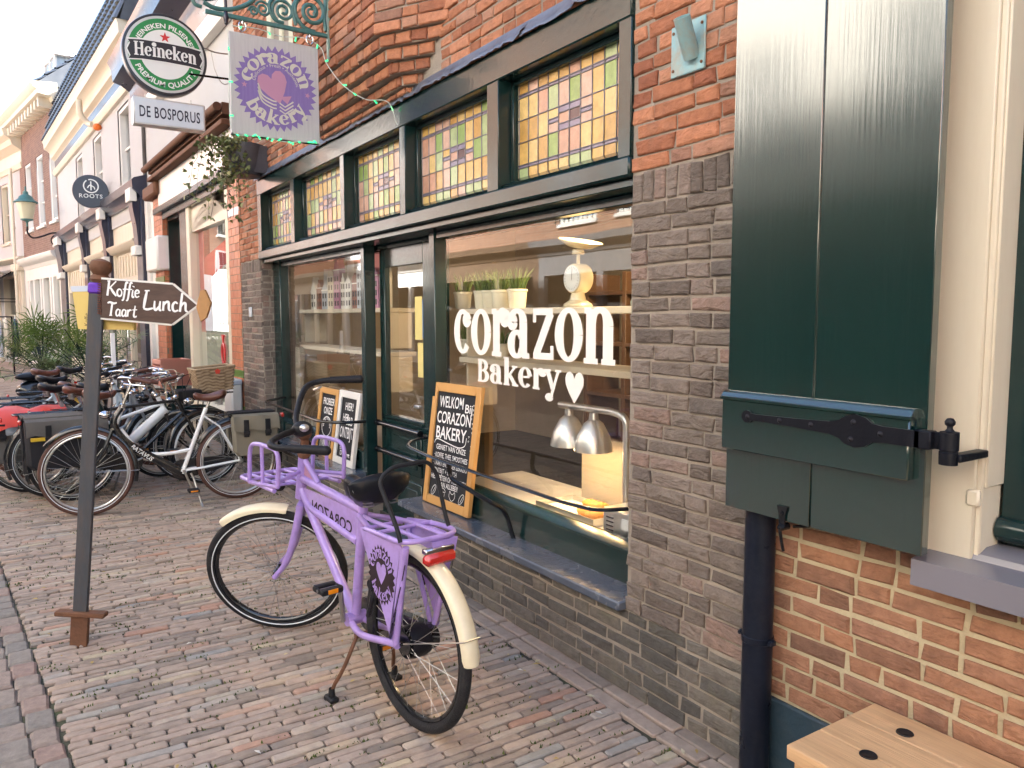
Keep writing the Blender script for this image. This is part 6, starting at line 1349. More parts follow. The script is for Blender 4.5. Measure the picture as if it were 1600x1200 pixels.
    b.tube([S(HT_), S((qx, 0, qz))], .0125, 10); b.lathe([(.025, -.02), (.026, .0), (.014, .012)], S(HT_), S.a, 14); fx = qx + P.get('reach', .06); b.tube([S((qx, 0, qz)), S((fx, 0, qz+.015))], .013, 10); hw = P.get('barw', .28); rise = P.get('rise', .05); back = P.get('back', .22); bar = P.get('bar', 'chrome')
    for s_ in (-1, 1): b.tube(S.many(smoothpath([(fx, 0, qz+.015), (fx+.01, s_*.08, qz+.02), (fx+.005, s_*hw*.62, qz+.015+rise*.8), (fx-.05, s_*hw*.92, qz+.01+rise), (fx-back*.6, s_*hw, qz+rise-.005), (fx-back, s_*(hw+.01), qz+rise-.03)], 6)), P.get('barr', .011), 10)
    hb_ = b.build('handlebar', M[bar], t, local=True)
    for s_ in (-1, 1):
        b = MB(); gr = S.many([(fx-back*.45, s_*(hw-.005), qz+rise), (fx-back-.02, s_*(hw+.012), qz+rise-.033)]); b.tube(gr, [.0165, .018], 12); b.tube([gr[1], tuple(np.array(gr[1])*1.02-np.array(gr[0])*.02)], .019, 12); b.build('grip', M[P.get('grip', 'rubber')], hb_, local=True)
        if P.get('levers', True):
            b = MB(); b.tube(S.many([(fx-back*.35, s_*(hw-.02), qz+rise-.01), (fx-back*.35-.02, s_*(hw+.0), qz+rise-.045), (fx-back*.9, s_*(hw+.03), qz+rise-.06)]), .005, 6); b.build('brake_lever', M['chrome'], hb_, local=True)
    if P.get('bell', True): b = MB(); b.ell(S((fx-.02, .13, qz+.06)), .027, .027, .02, n=14, m=8); b.build('bell', M['chrome'], hb_, local=True)
    b = MB()
    for s_ in (-1, 1): b.tube(S.many(smoothpath([(fx-.04, s_*(hw-.05), qz+rise-.01), (fx+.1, s_*.12, qz+.05), (fx+.08, s_*.03, qz-.1), (hx+.03, s_*.03, hz+.05)], 6)), .003, 5); 
    b.build('brake_cable', M[P.get('cable', 'rubber')], hb_, local=True)
    saddle(t, sx-.03, P.get('sz', .985), P.get('saddle', 'saddle_black'), P.get('stilt', .05)); b = MB(); b.tube([(sx, 0, sz-.02), (sx-.035, 0, P.get('sz', .985)-.03)], .0125, 10); b.build('seat_post', M['chrome'], t, local=True)
    fd = P.get('fender', 'bike_black')
    if fd: mudguard(t, 0, rad(P.get('f0', 28)), rad(P.get('f1', 205)), ID, fd); mudguard(t, wb, rad(38), rad(195), S, fd)
    # drive
    b = MB(); ca = rad(P.get('crank', 200))
    for s_, a in ((1, ca), (-1, ca+pi)):
        e = (BB[0] + .165*cos(a), s_*.075, BB[2] + .165*sin(a)); b.tube([(BB[0], s_*.05, BB[2]), (BB[0], s_*.062, BB[2]), e], .0095, 8); b.tube([e, (e[0], s_*.18, e[2])], .006, 6)
    b.tube([(BB[0], -.065, BB[2]), (BB[0], .065, BB[2])], .012, 10); cr = b.build('crank', M['steel'], t, local=True)
    for s_, a in ((1, ca), (-1, ca+pi)):
        b = MB(); e = (BB[0] + .165*cos(a), s_*.135, BB[2] + .165*sin(a)); b.box(WORLD, e[0]-.045, e[0]+.045, e[1]-.045, e[1]+.045, e[2]-.012, e[2]+.012, .006); pd = b.build('pedal', M['rubber'], cr, local=True)
        b = MB(); b.box(WORLD, e[0]-.028, e[0]+.028, e[1]-.046, e[1]+.0465, e[2]-.006, e[2]+.006, .001); b.build('pedal_reflector', M['orange_lens'], pd, local=True)
    b = MB(); q = -.055
    P_ = [(.51*1 + .0 + .085*cos(a), .295 + .085*sin(a)) for a in np.linspace(-pi/2, pi/2, 10)] + [(-.0 + .045*cos(a), .35 + .045*sin(a)) for a in np.linspace(pi/2, 1.5*pi, 8)]
    P_ = [(x-.05 if x > .3 else x, z) for x, z in P_]; b.prism(Fr((0, 0, 0), (1, 0, 0), (0, 0, 1), (0, -1, 0)), P_, .032, .062); b.build('chain_case', M[P.get('case', 'bike_black')], t, local=True)
    if P.get('rackc', 'bike_black'): rack(t, P.get('rackc', 'bike_black'))
    b = MB(); b.box(WORLD, -.40, -.375, -.045, .045, .70, .74, .008) if P.get('rackc', 'bike_black') else b.box(WORLD, -.33, -.31, -.03, .03, .60, .65, .006); b.build('rear_light', M['red_lens'], t, local=True)
    b = MB(); lx, lz = S.on(.47); b.ell(S((lx+.09, 0, lz+.02)), .05, .035, .035, n=14, m=8); b.tube([S((lx, 0, lz)), S((lx+.07, 0, lz))], .008, 6); b.build('headlight', M[P.get('lampc', 'chrome')], t, local=True)
    b = MB(); kx_ = .40
    if P.get('stand', 1) == 1: b.tube(rpath([(kx_, .03, .27), (kx_-.02, .05, .22), (kx_-.06, .17, .012)], .03), .009, 8); b.tube([(kx_-.055, .16, .03), (kx_-.063, .18, .0)], .013, 8)
    else:
        for s_ in (-1, 1): b.tube(rpath([(kx_-.06, s_*.04, .26), (kx_-.10, s_*.10, .16), (kx_-.12, s_*.15, .02), (kx_-.16, s_*.16, .008)], .05), .008, 8)
    b.build('kickstand', M[P.get('standc', 'steel')], t, local=True)
    t['_'] = 0; del t['_']
    return t, S, (fx, qz, hw, rise)
BK = []
# ---- the white and black bicycle in front of the row
t, S, _ = bike('white and black bicycle with brown tyres and olive pannier, nearest of the parked row', (1.655, 6.93), 178.0, wb=1.175, steer=-13, frame='bike_white', fork='bike_black', down='bike_black', word='BATAVUS', tyre='tyre_brown', rim='alu', saddle='saddle_tan', grip='grip_tan', sz=.93, crank=250, stand=1, case='bike_black', headlen=.19, stem=.17, barw=.26)
pannier(t, -.30, .06, .40, .74, 'canvas_olive', side=1); pannier(t, -.30, .06, .40, .74, 'canvas_olive', side=-1)
b = MB(); b.box(WORLD, -.31, .07, -.08, .08, .757, .772, .004); b.build('pannier_bridge', M['canvas_black'], t, local=True)
# coat guard
def coat_guard(t, mname):
    for s_ in (-1, 1):
        b = MB(); P = [(.36*cos(a), .35 + .36*sin(a)) for a in np.linspace(rad(20), rad(120), 14)] + [(-.05, .42), (.1, .36), (.3, .36)]; b.prism(Fr((0, s_*.05, 0), (1, 0, 0), (0, 0, 1), (0, s_, 0)), P, 0, .003); b.build('coat_guard', M[mname], t, local=True)
# ---- bicycles behind it, rear wheels towards the street
t, S, _ = bike('dark bicycle with grey and black double panniers edged in yellow, rear wheel towards the street', (.43, 7.62), 6, frame='bike_black', saddle='saddle_tan', grip='grip_tan', kind='diamond', sz=.93, steer=8, bar='chrome', lean=2)
for s_ in (-1, 1): pannier(t, -.36, .22, .34, .74, 'canvas_black', flap='canvas_grey', trim='yellow_trim', side=s_, d=.16)
b = MB(); b.box(WORLD, -.36, .22, -.1, .1, .752, .768, .004); b.build('pannier_bridge', M['canvas_grey'], t, local=True)
t, S, _ = bike('white framed bicycle with a dark front box, right behind the white and black one', (.30, 7.86), 2, frame='bike_white', kind='mixte', downw=.046, saddle='saddle_tan', grip='grip_tan', steer=-20, sz=.95, bar='chrome', fork='bike_black', cable='cream_enamel', lean=-1)
b = MB(); b.box(WORLD, 1.02, 1.24, -.13, .13, .80, .90, .01); b.build('battery_box', M['rubber'], t, local=True)
t, S, _ = bike('bicycle carrying a red tarpaulin over grey panniers, second from the street edge', (.12, 8.22), 4, frame='bike_grey', kind='oma', saddle='saddle_black', sz=.96, steer=10, lampc='bike_black', lean=2)
for s_ in (-1, 1): pannier(t, -.34, .16, .32, .70, 'canvas_grey', flap='bike_grey', side=s_, d=.15, buckle='canvas_black')
b = MB(); V = []; F = []; m = 9
for i in range(m):
    x = -.45 + .75*i/(m-1); wv = .015*sin(i*2.3)
    for (y, z) in ((-.26, .64), (-.22, .71), (-.08, .775), (.08, .78), (.22, .72), (.26, .63)): V.append((x, y + wv, z + wv + .012*sin(i*1.7+y*20)))
for i in range(m-1):
    for k in range(5): F.append((i*6+k, i*6+k+1, (i+1)*6+k+1, (i+1)*6+k))
b.add(V, F); b.build('tarpaulin', M['canvas_red'], t, local=True, recalc=False, smooth=60)
t, S, _ = bike('dark green roadster with a wicker basket on its front carrier', (.42, 8.05), 3, frame='bike_green', fender='bike_green', kind='oma', saddle='saddle_black', grip='grip_tan', steer=-6, sz=.96, cable='cream_enamel', case='bike_green')
b = MB(); fr = Fr((1.30, 0, .86), (1, 0, .08), (0, 1, 0), (-.08, 0, 1)); V = []; F = []; rows = 15; prm = 40; BT = []
def bperim(k, sc_):
    q = 4*k/prm; i = int(q) % 4; f_ = q - int(q); C = [(-.19, -.15), (.19, -.15), (.19, .15), (-.19, .15)]; p, r_ = C[i], C[(i+1) % 4]; return ((p[0]+(r_[0]-p[0])*f_)*sc_, (p[1]+(r_[1]-p[1])*f_)*sc_)
for r in range(rows+1):
    for k in range(prm):
        x, y = bperim(k, .84 + .16*r/rows); o = .008*(1 if (k//2 + r) % 2 else -1); l_ = sqrt(x*x+y*y); V.append(fr(x*(1+o/l_), y*(1+o/l_), .235*r/rows)); BT.append(min(1, max(0, (.68 if (k//2 + r) % 2 else .15) + rgg.gauss(0, .12))))
for r in range(rows):
    for k in range(prm): F.append((r*prm+k, r*prm+(k+1) % prm, (r+1)*prm+(k+1) % prm, (r+1)*prm+k))
F.append(tuple(range(prm))); b.add(V, F, 0, np.array(BT)); b.tube([fr(*bperim(k, 1.0), .237) for k in range(prm)], .011, 8, closed=True, tone=.6)
bs = b.build('basket', M['wicker_weave'], t, local=True, smooth=0, tone=True)
b = MB(); b.box(WORLD, 1.06, 1.46, -.12, .12, .835, .85, .004); b.tube([(1.18, -.1, .84), (1.12, -.06, .36)], .006, 6); b.tube([(1.18, .1, .84), (1.12, .06, .36)], .006, 6); b.build('front_carrier', M['bike_black'], t, local=True)
b = MB(); star(b, Fr((1.30, -.158, 1.06), (1, 0, 0), (0, 0, 1)), 0, 0, .03, .004, k=5, r2=.75); b.build('red_bow', M['canvas_red'], bs, local=True)
t, S, _ = bike('old black bicycle with bare rear carrier and brown tyres, beyond the red tarpaulin', (.14, 8.95), 3, frame='bike_black', tyre='tyre_brown', kind='diamond', saddle='saddle_black', steer=12, sz=.98, band=False, lean=-2)
t, S, _ = bike('black bicycle with a tan wide saddle and long silver handlebar beside the old black one', (.10, 9.55), 2, frame='bike_blue', kind='step', saddle='saddle_tan', grip='rubber', steer=-12, sz=1.02, rise=.1, lean=1)
t['label'] = 'pale blue bicycle with a brown saddle and raised silver handlebar, second furthest of the row'
t, S, _ = bike('dark bicycle carrying a salmon pink front crate, in the middle of the parked row', (.30, 8.58), 5, frame='bike_grey', kind='mixte', saddle='saddle_tan', grip='rubber', steer=18, sz=.94, bar='chrome')
M['crate_pink'] = mat('salmon_crate_plastic', (.60, .27, .20), .5, var=.1)
b = MB()
for (x0_, x1_, y0_, y1_) in ((.98, 1.0, -.17, .17), (1.26, 1.28, -.17, .17), (1.0, 1.26, -.17, -.15), (1.0, 1.26, .15, .17)):
    for z0 in (.90, .97, 1.04, 1.11): b.box(WORLD, x0_, x1_, y0_, y1_, z0, z0+.05, .003)
    b.box(WORLD, x0_, x1_, y0_, y0_+.02, .90, 1.16); b.box(WORLD, x0_, x1_, y1_-.02, y1_, .90, 1.16)
b.box(WORLD, .98, 1.28, -.17, .17, .89, .905); b.build('crate', M['crate_pink'], t, local=True)
t, S, _ = bike('plain black roadster with black saddle and grips, furthest of the parked row', (.36, 10.2), 0, frame='bike_black', kind='oma', saddle='saddle_black', steer=6, sz=1.0)
# ================================================================ the purple transport bicycle
wb = 1.183; S = Steer(wb, rad(52))
t = thing('bicycle', 'purple transport bicycle with cream mudguards and cut-out side plates, alone before the bakery', 'bicycle', (1.265, 2.616, 0), rad(97.3))
PP = dict(tyre='tyre', rim='bike_black', hubr=.045, spoke='steel')
wheel(t, 0, ID, dict(PP, band=False), front=False); wheel(t, wb, S, PP, front=True)
BB = (.463, 0, .30); hx, hz = S.on(.43); tx, tz = S.on(.62)
hx, hz = .985, .735; tx, tz = .935, .95
b = MB(); b.tube([(hx, 0, hz), (tx, 0, tz)], .025, 16); b.tube([(tx+.025, 0, tz-.115), (.385, 0, .79)], .020, 14); b.tube(rpath([(tx+.035, 0, tz-.16), (.90, 0, .71), (.43, 0, .645)], .06), .019, 12)
b.tube([(.90, 0, .715), BB], .022, 14); b.tube([BB, (.38, 0, .82)], .021, 14); b.tube([(.79, 0, .835), (tx+.01, 0, tz-.01)], .013, 10); b.tube([(BB[0], -.045, BB[2]), (BB[0], .045, BB[2])], .028, 16)
for s_ in (-1, 1):
    b.tube(smoothpath([(BB[0]-.01, s_*.03, BB[2]-.01), (.3, s_*.06, .29), (.05, s_*.075, .345), (0, s_*.078, .35)], 5), .0145, 10); b.tube([(.385, s_*.02, .77), (.20, s_*.075, .765)], .011, 8); b.tube([(.20, s_*.095, .765), (.0, s_*.085, .36)], .010, 8); b.tube([(-.11, s_*.105, .765), (.0, s_*.085, .36)], .0125, 10)
fm = b.build('frame', M['lilac'], t, local=True)
b = MB(); PL = Fr((0, 0, 0), (-1, 0, 0), (0, 0, 1), (0, 1, 0)); b.prism(PL, [(-.935, .79), (-.895, .715), (-.44, .65), (-.40, .78)], -.004, .004); pn = b.build('name_panel', M['lilac'], fm, local=True)
b = MB(); put_text(b, Fr((.665, .0045, .70), (-1, 0, -.08), (-.08, 0, 1), (0, 1, 0)), 'CORAZON', 0, -.018, .075, .0, width=.38, bold=.022, mirror=True); put_text(b, Fr((.665, -.0045, .70), (1, 0, .08), (-.08, 0, 1), (0, -1, 0)), 'CORAZON', 0, -.018, .075, .0, width=.38, bold=.022); b.build('cut_lettering', M['lilac_dark'], pn, local=True, smooth=0)
b = MB(); b.prism(PL, [(-.94, .845), (-.93, .93), (-.83, .845)], -.003, .003); b.build('gusset', M['pink_print'], fm, local=True)
for s_ in (-1, 1):                                                      # side plates with the seal
    b = MB(); f = Fr((0, s_*.108, 0), (-s_, 0, 0), (0, 0, 1), (0, s_, 0)); q = lambda x, z: (-s_*x, z)
    P = rpath([(.21, .775, 0), (-.07, .775, 0), (-.115, .73, 0), (.01, .39, 0), (-.005, .385, 0)], .03); P = [(.215, .765)] + [(x, z) for x, z, _ in P]; b.prism(f, [q(x, z) for x, z in P], -.003, .003); pl = b.build('side_plate', M['lilac'], t, local=True)
    b = MB(); cx, cz = .055, .62; n = 26; a_, c_ = .098, .118
    P = [(cx + (a_ if i % 2 == 0 else a_*.86)*sin(pi*i/n), cz + (c_ if i % 2 == 0 else c_*.86)*cos(pi*i/n)) for i in range(2*n)]; b.flat(f, [q(x, z) for x, z in P], [tuple(range(2*n))], .0035); sl_ = b.build('cut_seal', M['lilac_dark'], pl, local=True, smooth=0)
    b = MB(); W_ = slab_width('corazon'); W2 = slab_width('bakery'); R = .058
    def m1(x, y): th = rad(165 - 150*x/W_); r = .056 + y*.030; return (-s_*cx + r*cos(th), cz + 1.18*r*sin(th))
    def m2(x, y): th = rad(205 + 130*x/W2); r = .084 - y*.028; return (-s_*cx + r*cos(th), cz + 1.18*r*sin(th))
    slab(b, 'corazon', m1, .0045, fr=f); slab(b, 'bakery', m2, .0045, fr=f); b.flat(f, [(-s_*cx + .075*x, cz + .005 + .085*y) for x, y in hp_], [tuple(range(14))], .0045); b.build('plate_lettering', M['lilac'], sl_, local=True, smooth=0)
    b = MB()
    for (x0_, z0_, x1_, z1_) in ((.19, .768, .13, .768), (.12, .768, -.06, .768), (-.112, .70, -.09, .635), (-.08, .61, -.03, .48), (-.02, .455, -.005, .41)): b.bar((x0_, s_*.1115, z0_), (x1_, s_*.1115, z1_), .001, .004, up=(0, s_, 0))
    b.build('slot', M['lilac_dark'], pl, local=True)
# rear rack
b = MB(); z = .785; loop = rpath([(.19, .10, z-.015), (.02, .125, z), (-.10, .125, z), (-.135, .07, z), (-.14, -.07, z), (-.10, -.125, z), (.02, -.125, z), (.19, -.10, z-.015)], .06); b.tube(loop, .0105, 10)
for y in (.05, -.05): b.tube(smoothpath([(.34, y*.4, .775), (.18, y, z), (0, y, z+.004), (-.138, y, z)], 5), .0085, 8)
b.tube([(.06, -.125, z), (.06, .125, z)], .0085, 8); b.tube([(.19, .1, z-.015), (.19, -.1, z-.015)], .009, 8)
b.prism(Fr((-.145, 0, 0), (0, 1, 0), (0, 0, 1), (-1, 0, 0)), [(-.10, .775), (.02, .775), (0, .715), (-.085, .715)], -.004, .004); b.build('rear_rack', M['lilac'], t, local=True)
b = MB(); b.tube(rpath([(-.105, .125, .785), (-.085, .125, .83), (.06, .115, .985), (.055, .06, 1.03), (.03, -.09, 1.04), (.02, -.125, .985), (-.03, -.125, .84), (-.06, -.125, .785)], .05, 6), .0085, 10); b.build('carrier_strap', M['rubber'], t, local=True)
b = MB(); b.box(WORLD, -.165, -.135, -.075, .055, .735, .755, .004); rl = b.build('rear_light', M['chrome'], t, local=True)
b = MB(); b.box(WORLD, -.178, -.135, -.08, .06, .692, .738, .014); b.build('red_lens', M['red_lens'], rl, local=True)
# fork, stem, bars
b = MB(); crx, crz = S.on(.385)
for s_ in (-1, 1):
    x1, z1 = S.on(.40); x2, z2 = S.on(.2); x3, z3 = S.on(.08)
    b.tube(S.many(smoothpath([(x1-.004, s_*.034, z1), (x2, s_*.056, z2), (x3+.02, s_*.06, z3), (wb, s_*.06, .35)], 6)), [.019]*7+[.017]*6+[.013]*6, 10)
b.tube([S((crx, -.045, crz)), S((crx, .045, crz))], .018, 10); b.build('fork', M['lilac'], t, local=True)
b = MB(); b.tube([(tx, 0, tz), (tx-.014, 0, tz+.075)], .019, 12); b.lathe([(.026, -.01), (.03, .0), (.03, .012), (.022, .03)], (tx, 0, tz), S.a, 16); b.ell((tx-.01, 0, tz+.10), .034, .034, .03); hbm = b.build('stem', M['rust'], t, local=True)
b = MB(); o = np.array((tx-.015, 0, tz+.115)); R_ = S.R
def H(x, y, z): return tuple(o + R_ @ np.array((x, y, z)))
b.ell(H(.01, 0, .01), .045, .05, .04); 
for s_ in (-1, 1): b.tube([H(*p) for p in smoothpath([(0, 0, .01), (.05, s_*.06, .03), (.06, s_*.22, .075), (.045, s_*.325, .10), (.0, s_*.37, .10), (-.07, s_*.385, .095), (-.20, s_*.40, .075)], 6)], .0145, 12)
hb_ = b.build('handlebar', M['rubber'], t, local=True)
for s_ in (-1, 1): b = MB(); b.tube([H(-.06, s_*.384, .096), H(-.21, s_*.402, .073)], [.0175, .021], 14); b.ell(H(-.21, s_*.402, .073), .021, .021, .021, n=12, m=8); b.build('grip', M['rubber'], hb_, local=True)
b = MB(); b.ell(H(-.03, .08, .05), .022, .022, .018); b.tube([H(-.02, -.35, .08), H(.03, -.37, .06)], .006, 6); b.build('bell', M['alu'], hb_, local=True)
# front carrier fixed to the head tube
b = MB()
for s_ in (-1, 1):
    y = s_*.165; b.tube(rpath([(.86, y, .83), (.84, y, 1.0), (1.05, y, 1.005), (1.17, y, .99), (1.19, y, .80)], .07, 6), .0105, 10)
    b.tube([(.86, y, .83), (1.19, y, .80)], .0095, 8); b.tube([(1.03, y, 1.005), (1.03, y, .815)], .0095, 8); b.tube([(.86, y, .85), (tx+.01, s_*.02, tz-.08)], .009, 8)
b.tube(rpath([(.90, -.165, .805), (1.36, -.15, .80), (1.36, .15, .80), (.90, .165, .805)], .05), .0105, 10)
for y in (-.09, -.03, .03, .09): b.tube([(1.0, y, .808), (1.36, y, .80)], .0075, 8)
for x in (1.0, 1.1, 1.2): b.tube([(x, -.165, .808), (x, .165, .808)], .0075, 8)
b.tube([(hx-.01, 0, hz+.06), (1.2, 0, .80)], .011, 8); b.build('front_carrier', M['lilac'], t, local=True)
b = MB(); b.lathe([(.0, -.05), (.03, -.045), (.038, .03), (.036, .04)], (1.26, -.0, .755), (1, 0, 0), 18); hl = b.build('headlight', M['rubber'], t, local=True)
b = MB(); b.lathe([(.034, .041), (0, .044)], (1.26, 0, .755), (1, 0, 0), 18); b.build('lens', M['chrome'], hl, local=True)
mudguard(t, 0, rad(-12+0), rad(205), ID, 'cream_enamel', w_=.034, r=.374) if False else mudguard(t, 0, rad(60), rad(176), ID, 'cream_enamel', w_=.036, r=.374)
mudguard(t, wb, rad(58), rad(112), S, 'cream_enamel', w_=.034, r=.372, stay=False)
saddle(t, .315, .925, 'saddle_black', -.10, w_=.145, L=.33, th=2.1)
b = MB(); put_text(b, Fr((.26, .118, .912), (-1, .35, .0), (0, .3, 1), (0, 1, .1)), 'Selle San Remo', 0, 0, .022, .002, width=.11); b.build('saddle_lettering', M['sign_white'], t.children[-1], local=True, smooth=0)
b = MB(); b.tube([(.38, 0, .80), (.35, 0, .89)], .015, 12); b.build('seat_post', M['chrome'], t, local=True)
b = MB(); ca = rad(98)
for s_, a in ((1, ca), (-1, ca+pi)):
    e = (BB[0] + .17*cos(a), s_*.085, BB[2] + .17*sin(a)); b.tube([(BB[0], s_*.06, BB[2]), e], .011, 8); b.tube([e, (e[0], s_*.19, e[2])], .007, 8)
cr = b.build('crank', M['steel'], t, local=True)
for s_, a in ((1, ca), (-1, ca+pi)):
    e = (BB[0] + .17*cos(a), s_*.14, BB[2] + .17*sin(a)); b = MB()
    for dx in (-.032, .032): b.box(WORLD, e[0]+dx-.014, e[0]+dx+.014, e[1]-.05, e[1]+.05, e[2]-.014, e[2]+.014, .006)
    b.box(WORLD, e[0]-.03, e[0]+.03, e[1]-.048, e[1]-.04, e[2]-.01, e[2]+.01); b.box(WORLD, e[0]-.03, e[0]+.03, e[1]+.04, e[1]+.048, e[2]-.01, e[2]+.01); pd = b.build('pedal', M['rubber'], cr, local=True)
    b = MB()
    for dx in (-.047, .047): b.box(WORLD, e[0]+dx-.002, e[0]+dx+.002, e[1]-.022, e[1]+.022, e[2]-.009, e[2]+.009, .001)
    b.build('pedal_reflector', M['orange_lens'], pd, local=True)
b = MB(); P_ = [(BB[0] + .075*cos(a), .30 + .075*sin(a)) for a in np.linspace(-pi/2, pi/2, 10)] + [(.05*cos(a), .35 + .05*sin(a)) for a in np.linspace(pi/2, 1.5*pi, 8)]; b.prism(Fr((0, 0, 0), (1, 0, 0), (0, 0, 1), (0, -1, 0)), P_, .052, .085); b.build('chain_case', M['bike_black'], t, local=True)
b = MB(); b.lathe([(.06, -.045), (.065, -.02), (.065, .02), (.06, .045)], (0, 0, .35), (0, 1, 0), 20); b.build('hub_brake', M['iron'], t, local=True)
b = MB()
for s_ in (-1, 1): b.tube(rpath([(.36, s_*.05, .27), (.33, s_*.09, .24), (.35, s_*.12, .15), (.40, s_*.145, .06), (.40, s_*.155, .02)], .06), .0085, 8)
b.tube([(.36, -.06, .265), (.36, .06, .265)], .012, 8); ks = b.build('kickstand', M['rust'], t, local=True)
for s_ in (-1, 1): b = MB(); b.box(WORLD, .365, .435, s_*.155-.02, s_*.155+.02, 0, .022, .006); b.lathe([(.016, 0), (.012, .04)], (.40, s_*.153, .015), (0, 0, 1), 10); b.build('stand_foot', M['rubber'], ks, local=True)
b = MB(); b.tube(rpath([(.14, .09, .55), (.13, .11, .50), (.18, .10, .42)], .02), .01, 8); b.lathe([(0, .0), (.018, .0), (.02, .01), (.02, .03), (0, .03)], (.14, .085, .56), (0, 1, 0), 14); b.tube([(.14, .10, .55), (.17, .10, .43)], .008, 8); b.build('ring_lock', M['iron'], t, local=True)
# ================================================================ plants, scooter, clothes rack, white post
def palm(loc, label, seed, r=.75, h=.62, n=52):
    t = thing('palm_plant', label, 'plant', loc, group='palms in tubs')
    b = MB(); b.lathe([(.0, 0), (.20, 0), (.27, .5), (.29, .52), (.28, .56), (.24, .56), (.23, .48), (0, .47)], loc, (0, 0, 1), 24); b.build('tub', M['pot_black'], t)
    rg = random.Random(seed); V = []; F = []; T = []; s = MB()
    for i in range(n):
        a = rg.uniform(0, 2*pi); el = rg.uniform(.05, 1.35); L = rg.uniform(.55, 1.0)*r; base = Vector(loc) + Vector((0, 0, .52 + rg.uniform(0, .25))); d = Vector((cos(a)*cos(el), sin(a)*cos(el), sin(el))); tip = base + d*L; tip.z -= .12*(1-el/1.4); s.tube([tuple(base), tuple((base+tip)/2 + Vector((0, 0, .05))), tuple(tip)], .006, 5)
        sd = d.cross(Vector((0, 0, 1))).normalized(); nn = sd.cross(d).normalized(); tn = min(1, max(0, rg.gauss(.5, .25)))
        for k in range(15):
            q = rad(-125 + 250*k/14); dr = (d*cos(q) + sd*sin(q) + nn*.15).normalized(); ll = rg.uniform(.30, .44)*(1-.3*abs(q)/2.2); w_ = .011; side = dr.cross(nn).normalized(); p0 = tip; p1 = tip + dr*ll*.55 + nn*.01; p2 = tip + dr*ll + Vector((0, 0, -.09*rg.random()-.03)); k0 = len(V)
            V += [tuple(p0), tuple(p1 + side*w_), tuple(p1 - side*w_), tuple(p2)]; F += [(k0, k0+1, k0+3, k0+2)]; T += [min(1, max(0, tn + rg.gauss(0, .1)))]*4
    m = MB(); m.add(V, F, 0, np.array(T)); m.build('fronds', M['foliage'], t, tone=True, smooth=0, recalc=False); s.build('stalks', M['bike_green'], t)
palm((.46, 14.8, 0), 'bushy fan palm in a black tub, left of the signpost behind the bicycles', 3, .85)
palm((1.02, 13.4, 0), 'bushy fan palm in a black tub, right of the signpost behind the bicycles', 5, .9)
# scooter
sc_ = thing('scooter', 'black motor scooter with a red tail light and small yellow plate at the left edge', 'scooter', (.18, 12.6, 0), rad(205))
b = MB(); b.tube(smoothpath([(-.62, 0, .62), (-.5, 0, .72), (-.2, 0, .74), (.05, 0, .66), (.15, 0, .45), (.3, 0, .30), (.55, 0, .30), (.65, 0, .5), (.72, 0, .85)], 6), [.05]*4+[.11]*4+[.16]*6+[.17]*8+[.15]*6+[.10]*7+[.09]*6+[.12]*4+[.10]*4, 14, flat=1.1) if False else b.ell((-.28, 0, .58), .42, .17, .17); b.ell((-.5, 0, .60), .18, .13, .12); b.box(WORLD, .02, .55, -.16, .16, .24, .30, .03); b.tube(smoothpath([(.5, 0, .3), (.62, 0, .6), (.70, 0, .95)], 6), .09, 12, flat=1.7); b.build('body', M['bike_black'], sc_, local=True)
for x in (-.45, .78):
    b = MB(); b.tube([(x+.17*cos(a), 0, .23+.17*sin(a)) for a in np.linspace(0, 2*pi, 33)[:-1]], .055, 10, closed=True); w_ = b.build('wheel', M['tyre'], sc_, local=True); b = MB(); b.lathe([(.13, -.03), (.13, .03), (.05, .05), (0, .05)], (x, 0, .23), (0, 1, 0), 20); b.build('rim', M['alu'], w_, local=True)
b = MB(); b.ell((-.22, 0, .77), .36, .15, .07); b.build('seat', M['saddle_black'], sc_, local=True)
b = MB(); b.prism(Fr((-.66, 0, .60), (0, 1, 0), (0, 0, 1), (-1, 0, 0)), [(-.09, .06), (.09, .06), (.05, -.06), (-.05, -.06)], -.05, .02); b.build('tail_light', M['red_lens'], sc_, local=True)
b = MB(); b.tube(rpath([(-.66, -.11, .67), (-.66, .11, .67), (-.66, .06, .52), (-.66, -.06, .52), (-.66, -.11, .67)], .02), .009, 6); b.build('light_trim', M['chrome'], sc_, local=True)
b = MB(); b.box(WORLD, -.70, -.69, -.06, .06, .34, .48, .002); b.build('plate', M['yellow_trim'], sc_, local=True)
b = MB(); b.tube(rpath([(-.62, .15, .80), (-.75, .12, .84), (-.75, -.12, .84), (-.62, -.15, .80)], .04), .011, 8); b.build('grab_rail', M['chrome'], sc_, local=True)
b = MB(); b.tube([(.70, -.32, 1.02), (.72, 0, 1.0), (.70, .32, 1.02)], .013, 8); b.build('handlebar', M['iron'], sc_, local=True)
b = MB(); b.tube([(-.35, -.2, .26), (-.7, -.2, .34)], [.04, .055], 12); b.build('exhaust', M['steel'], sc_, local=True)
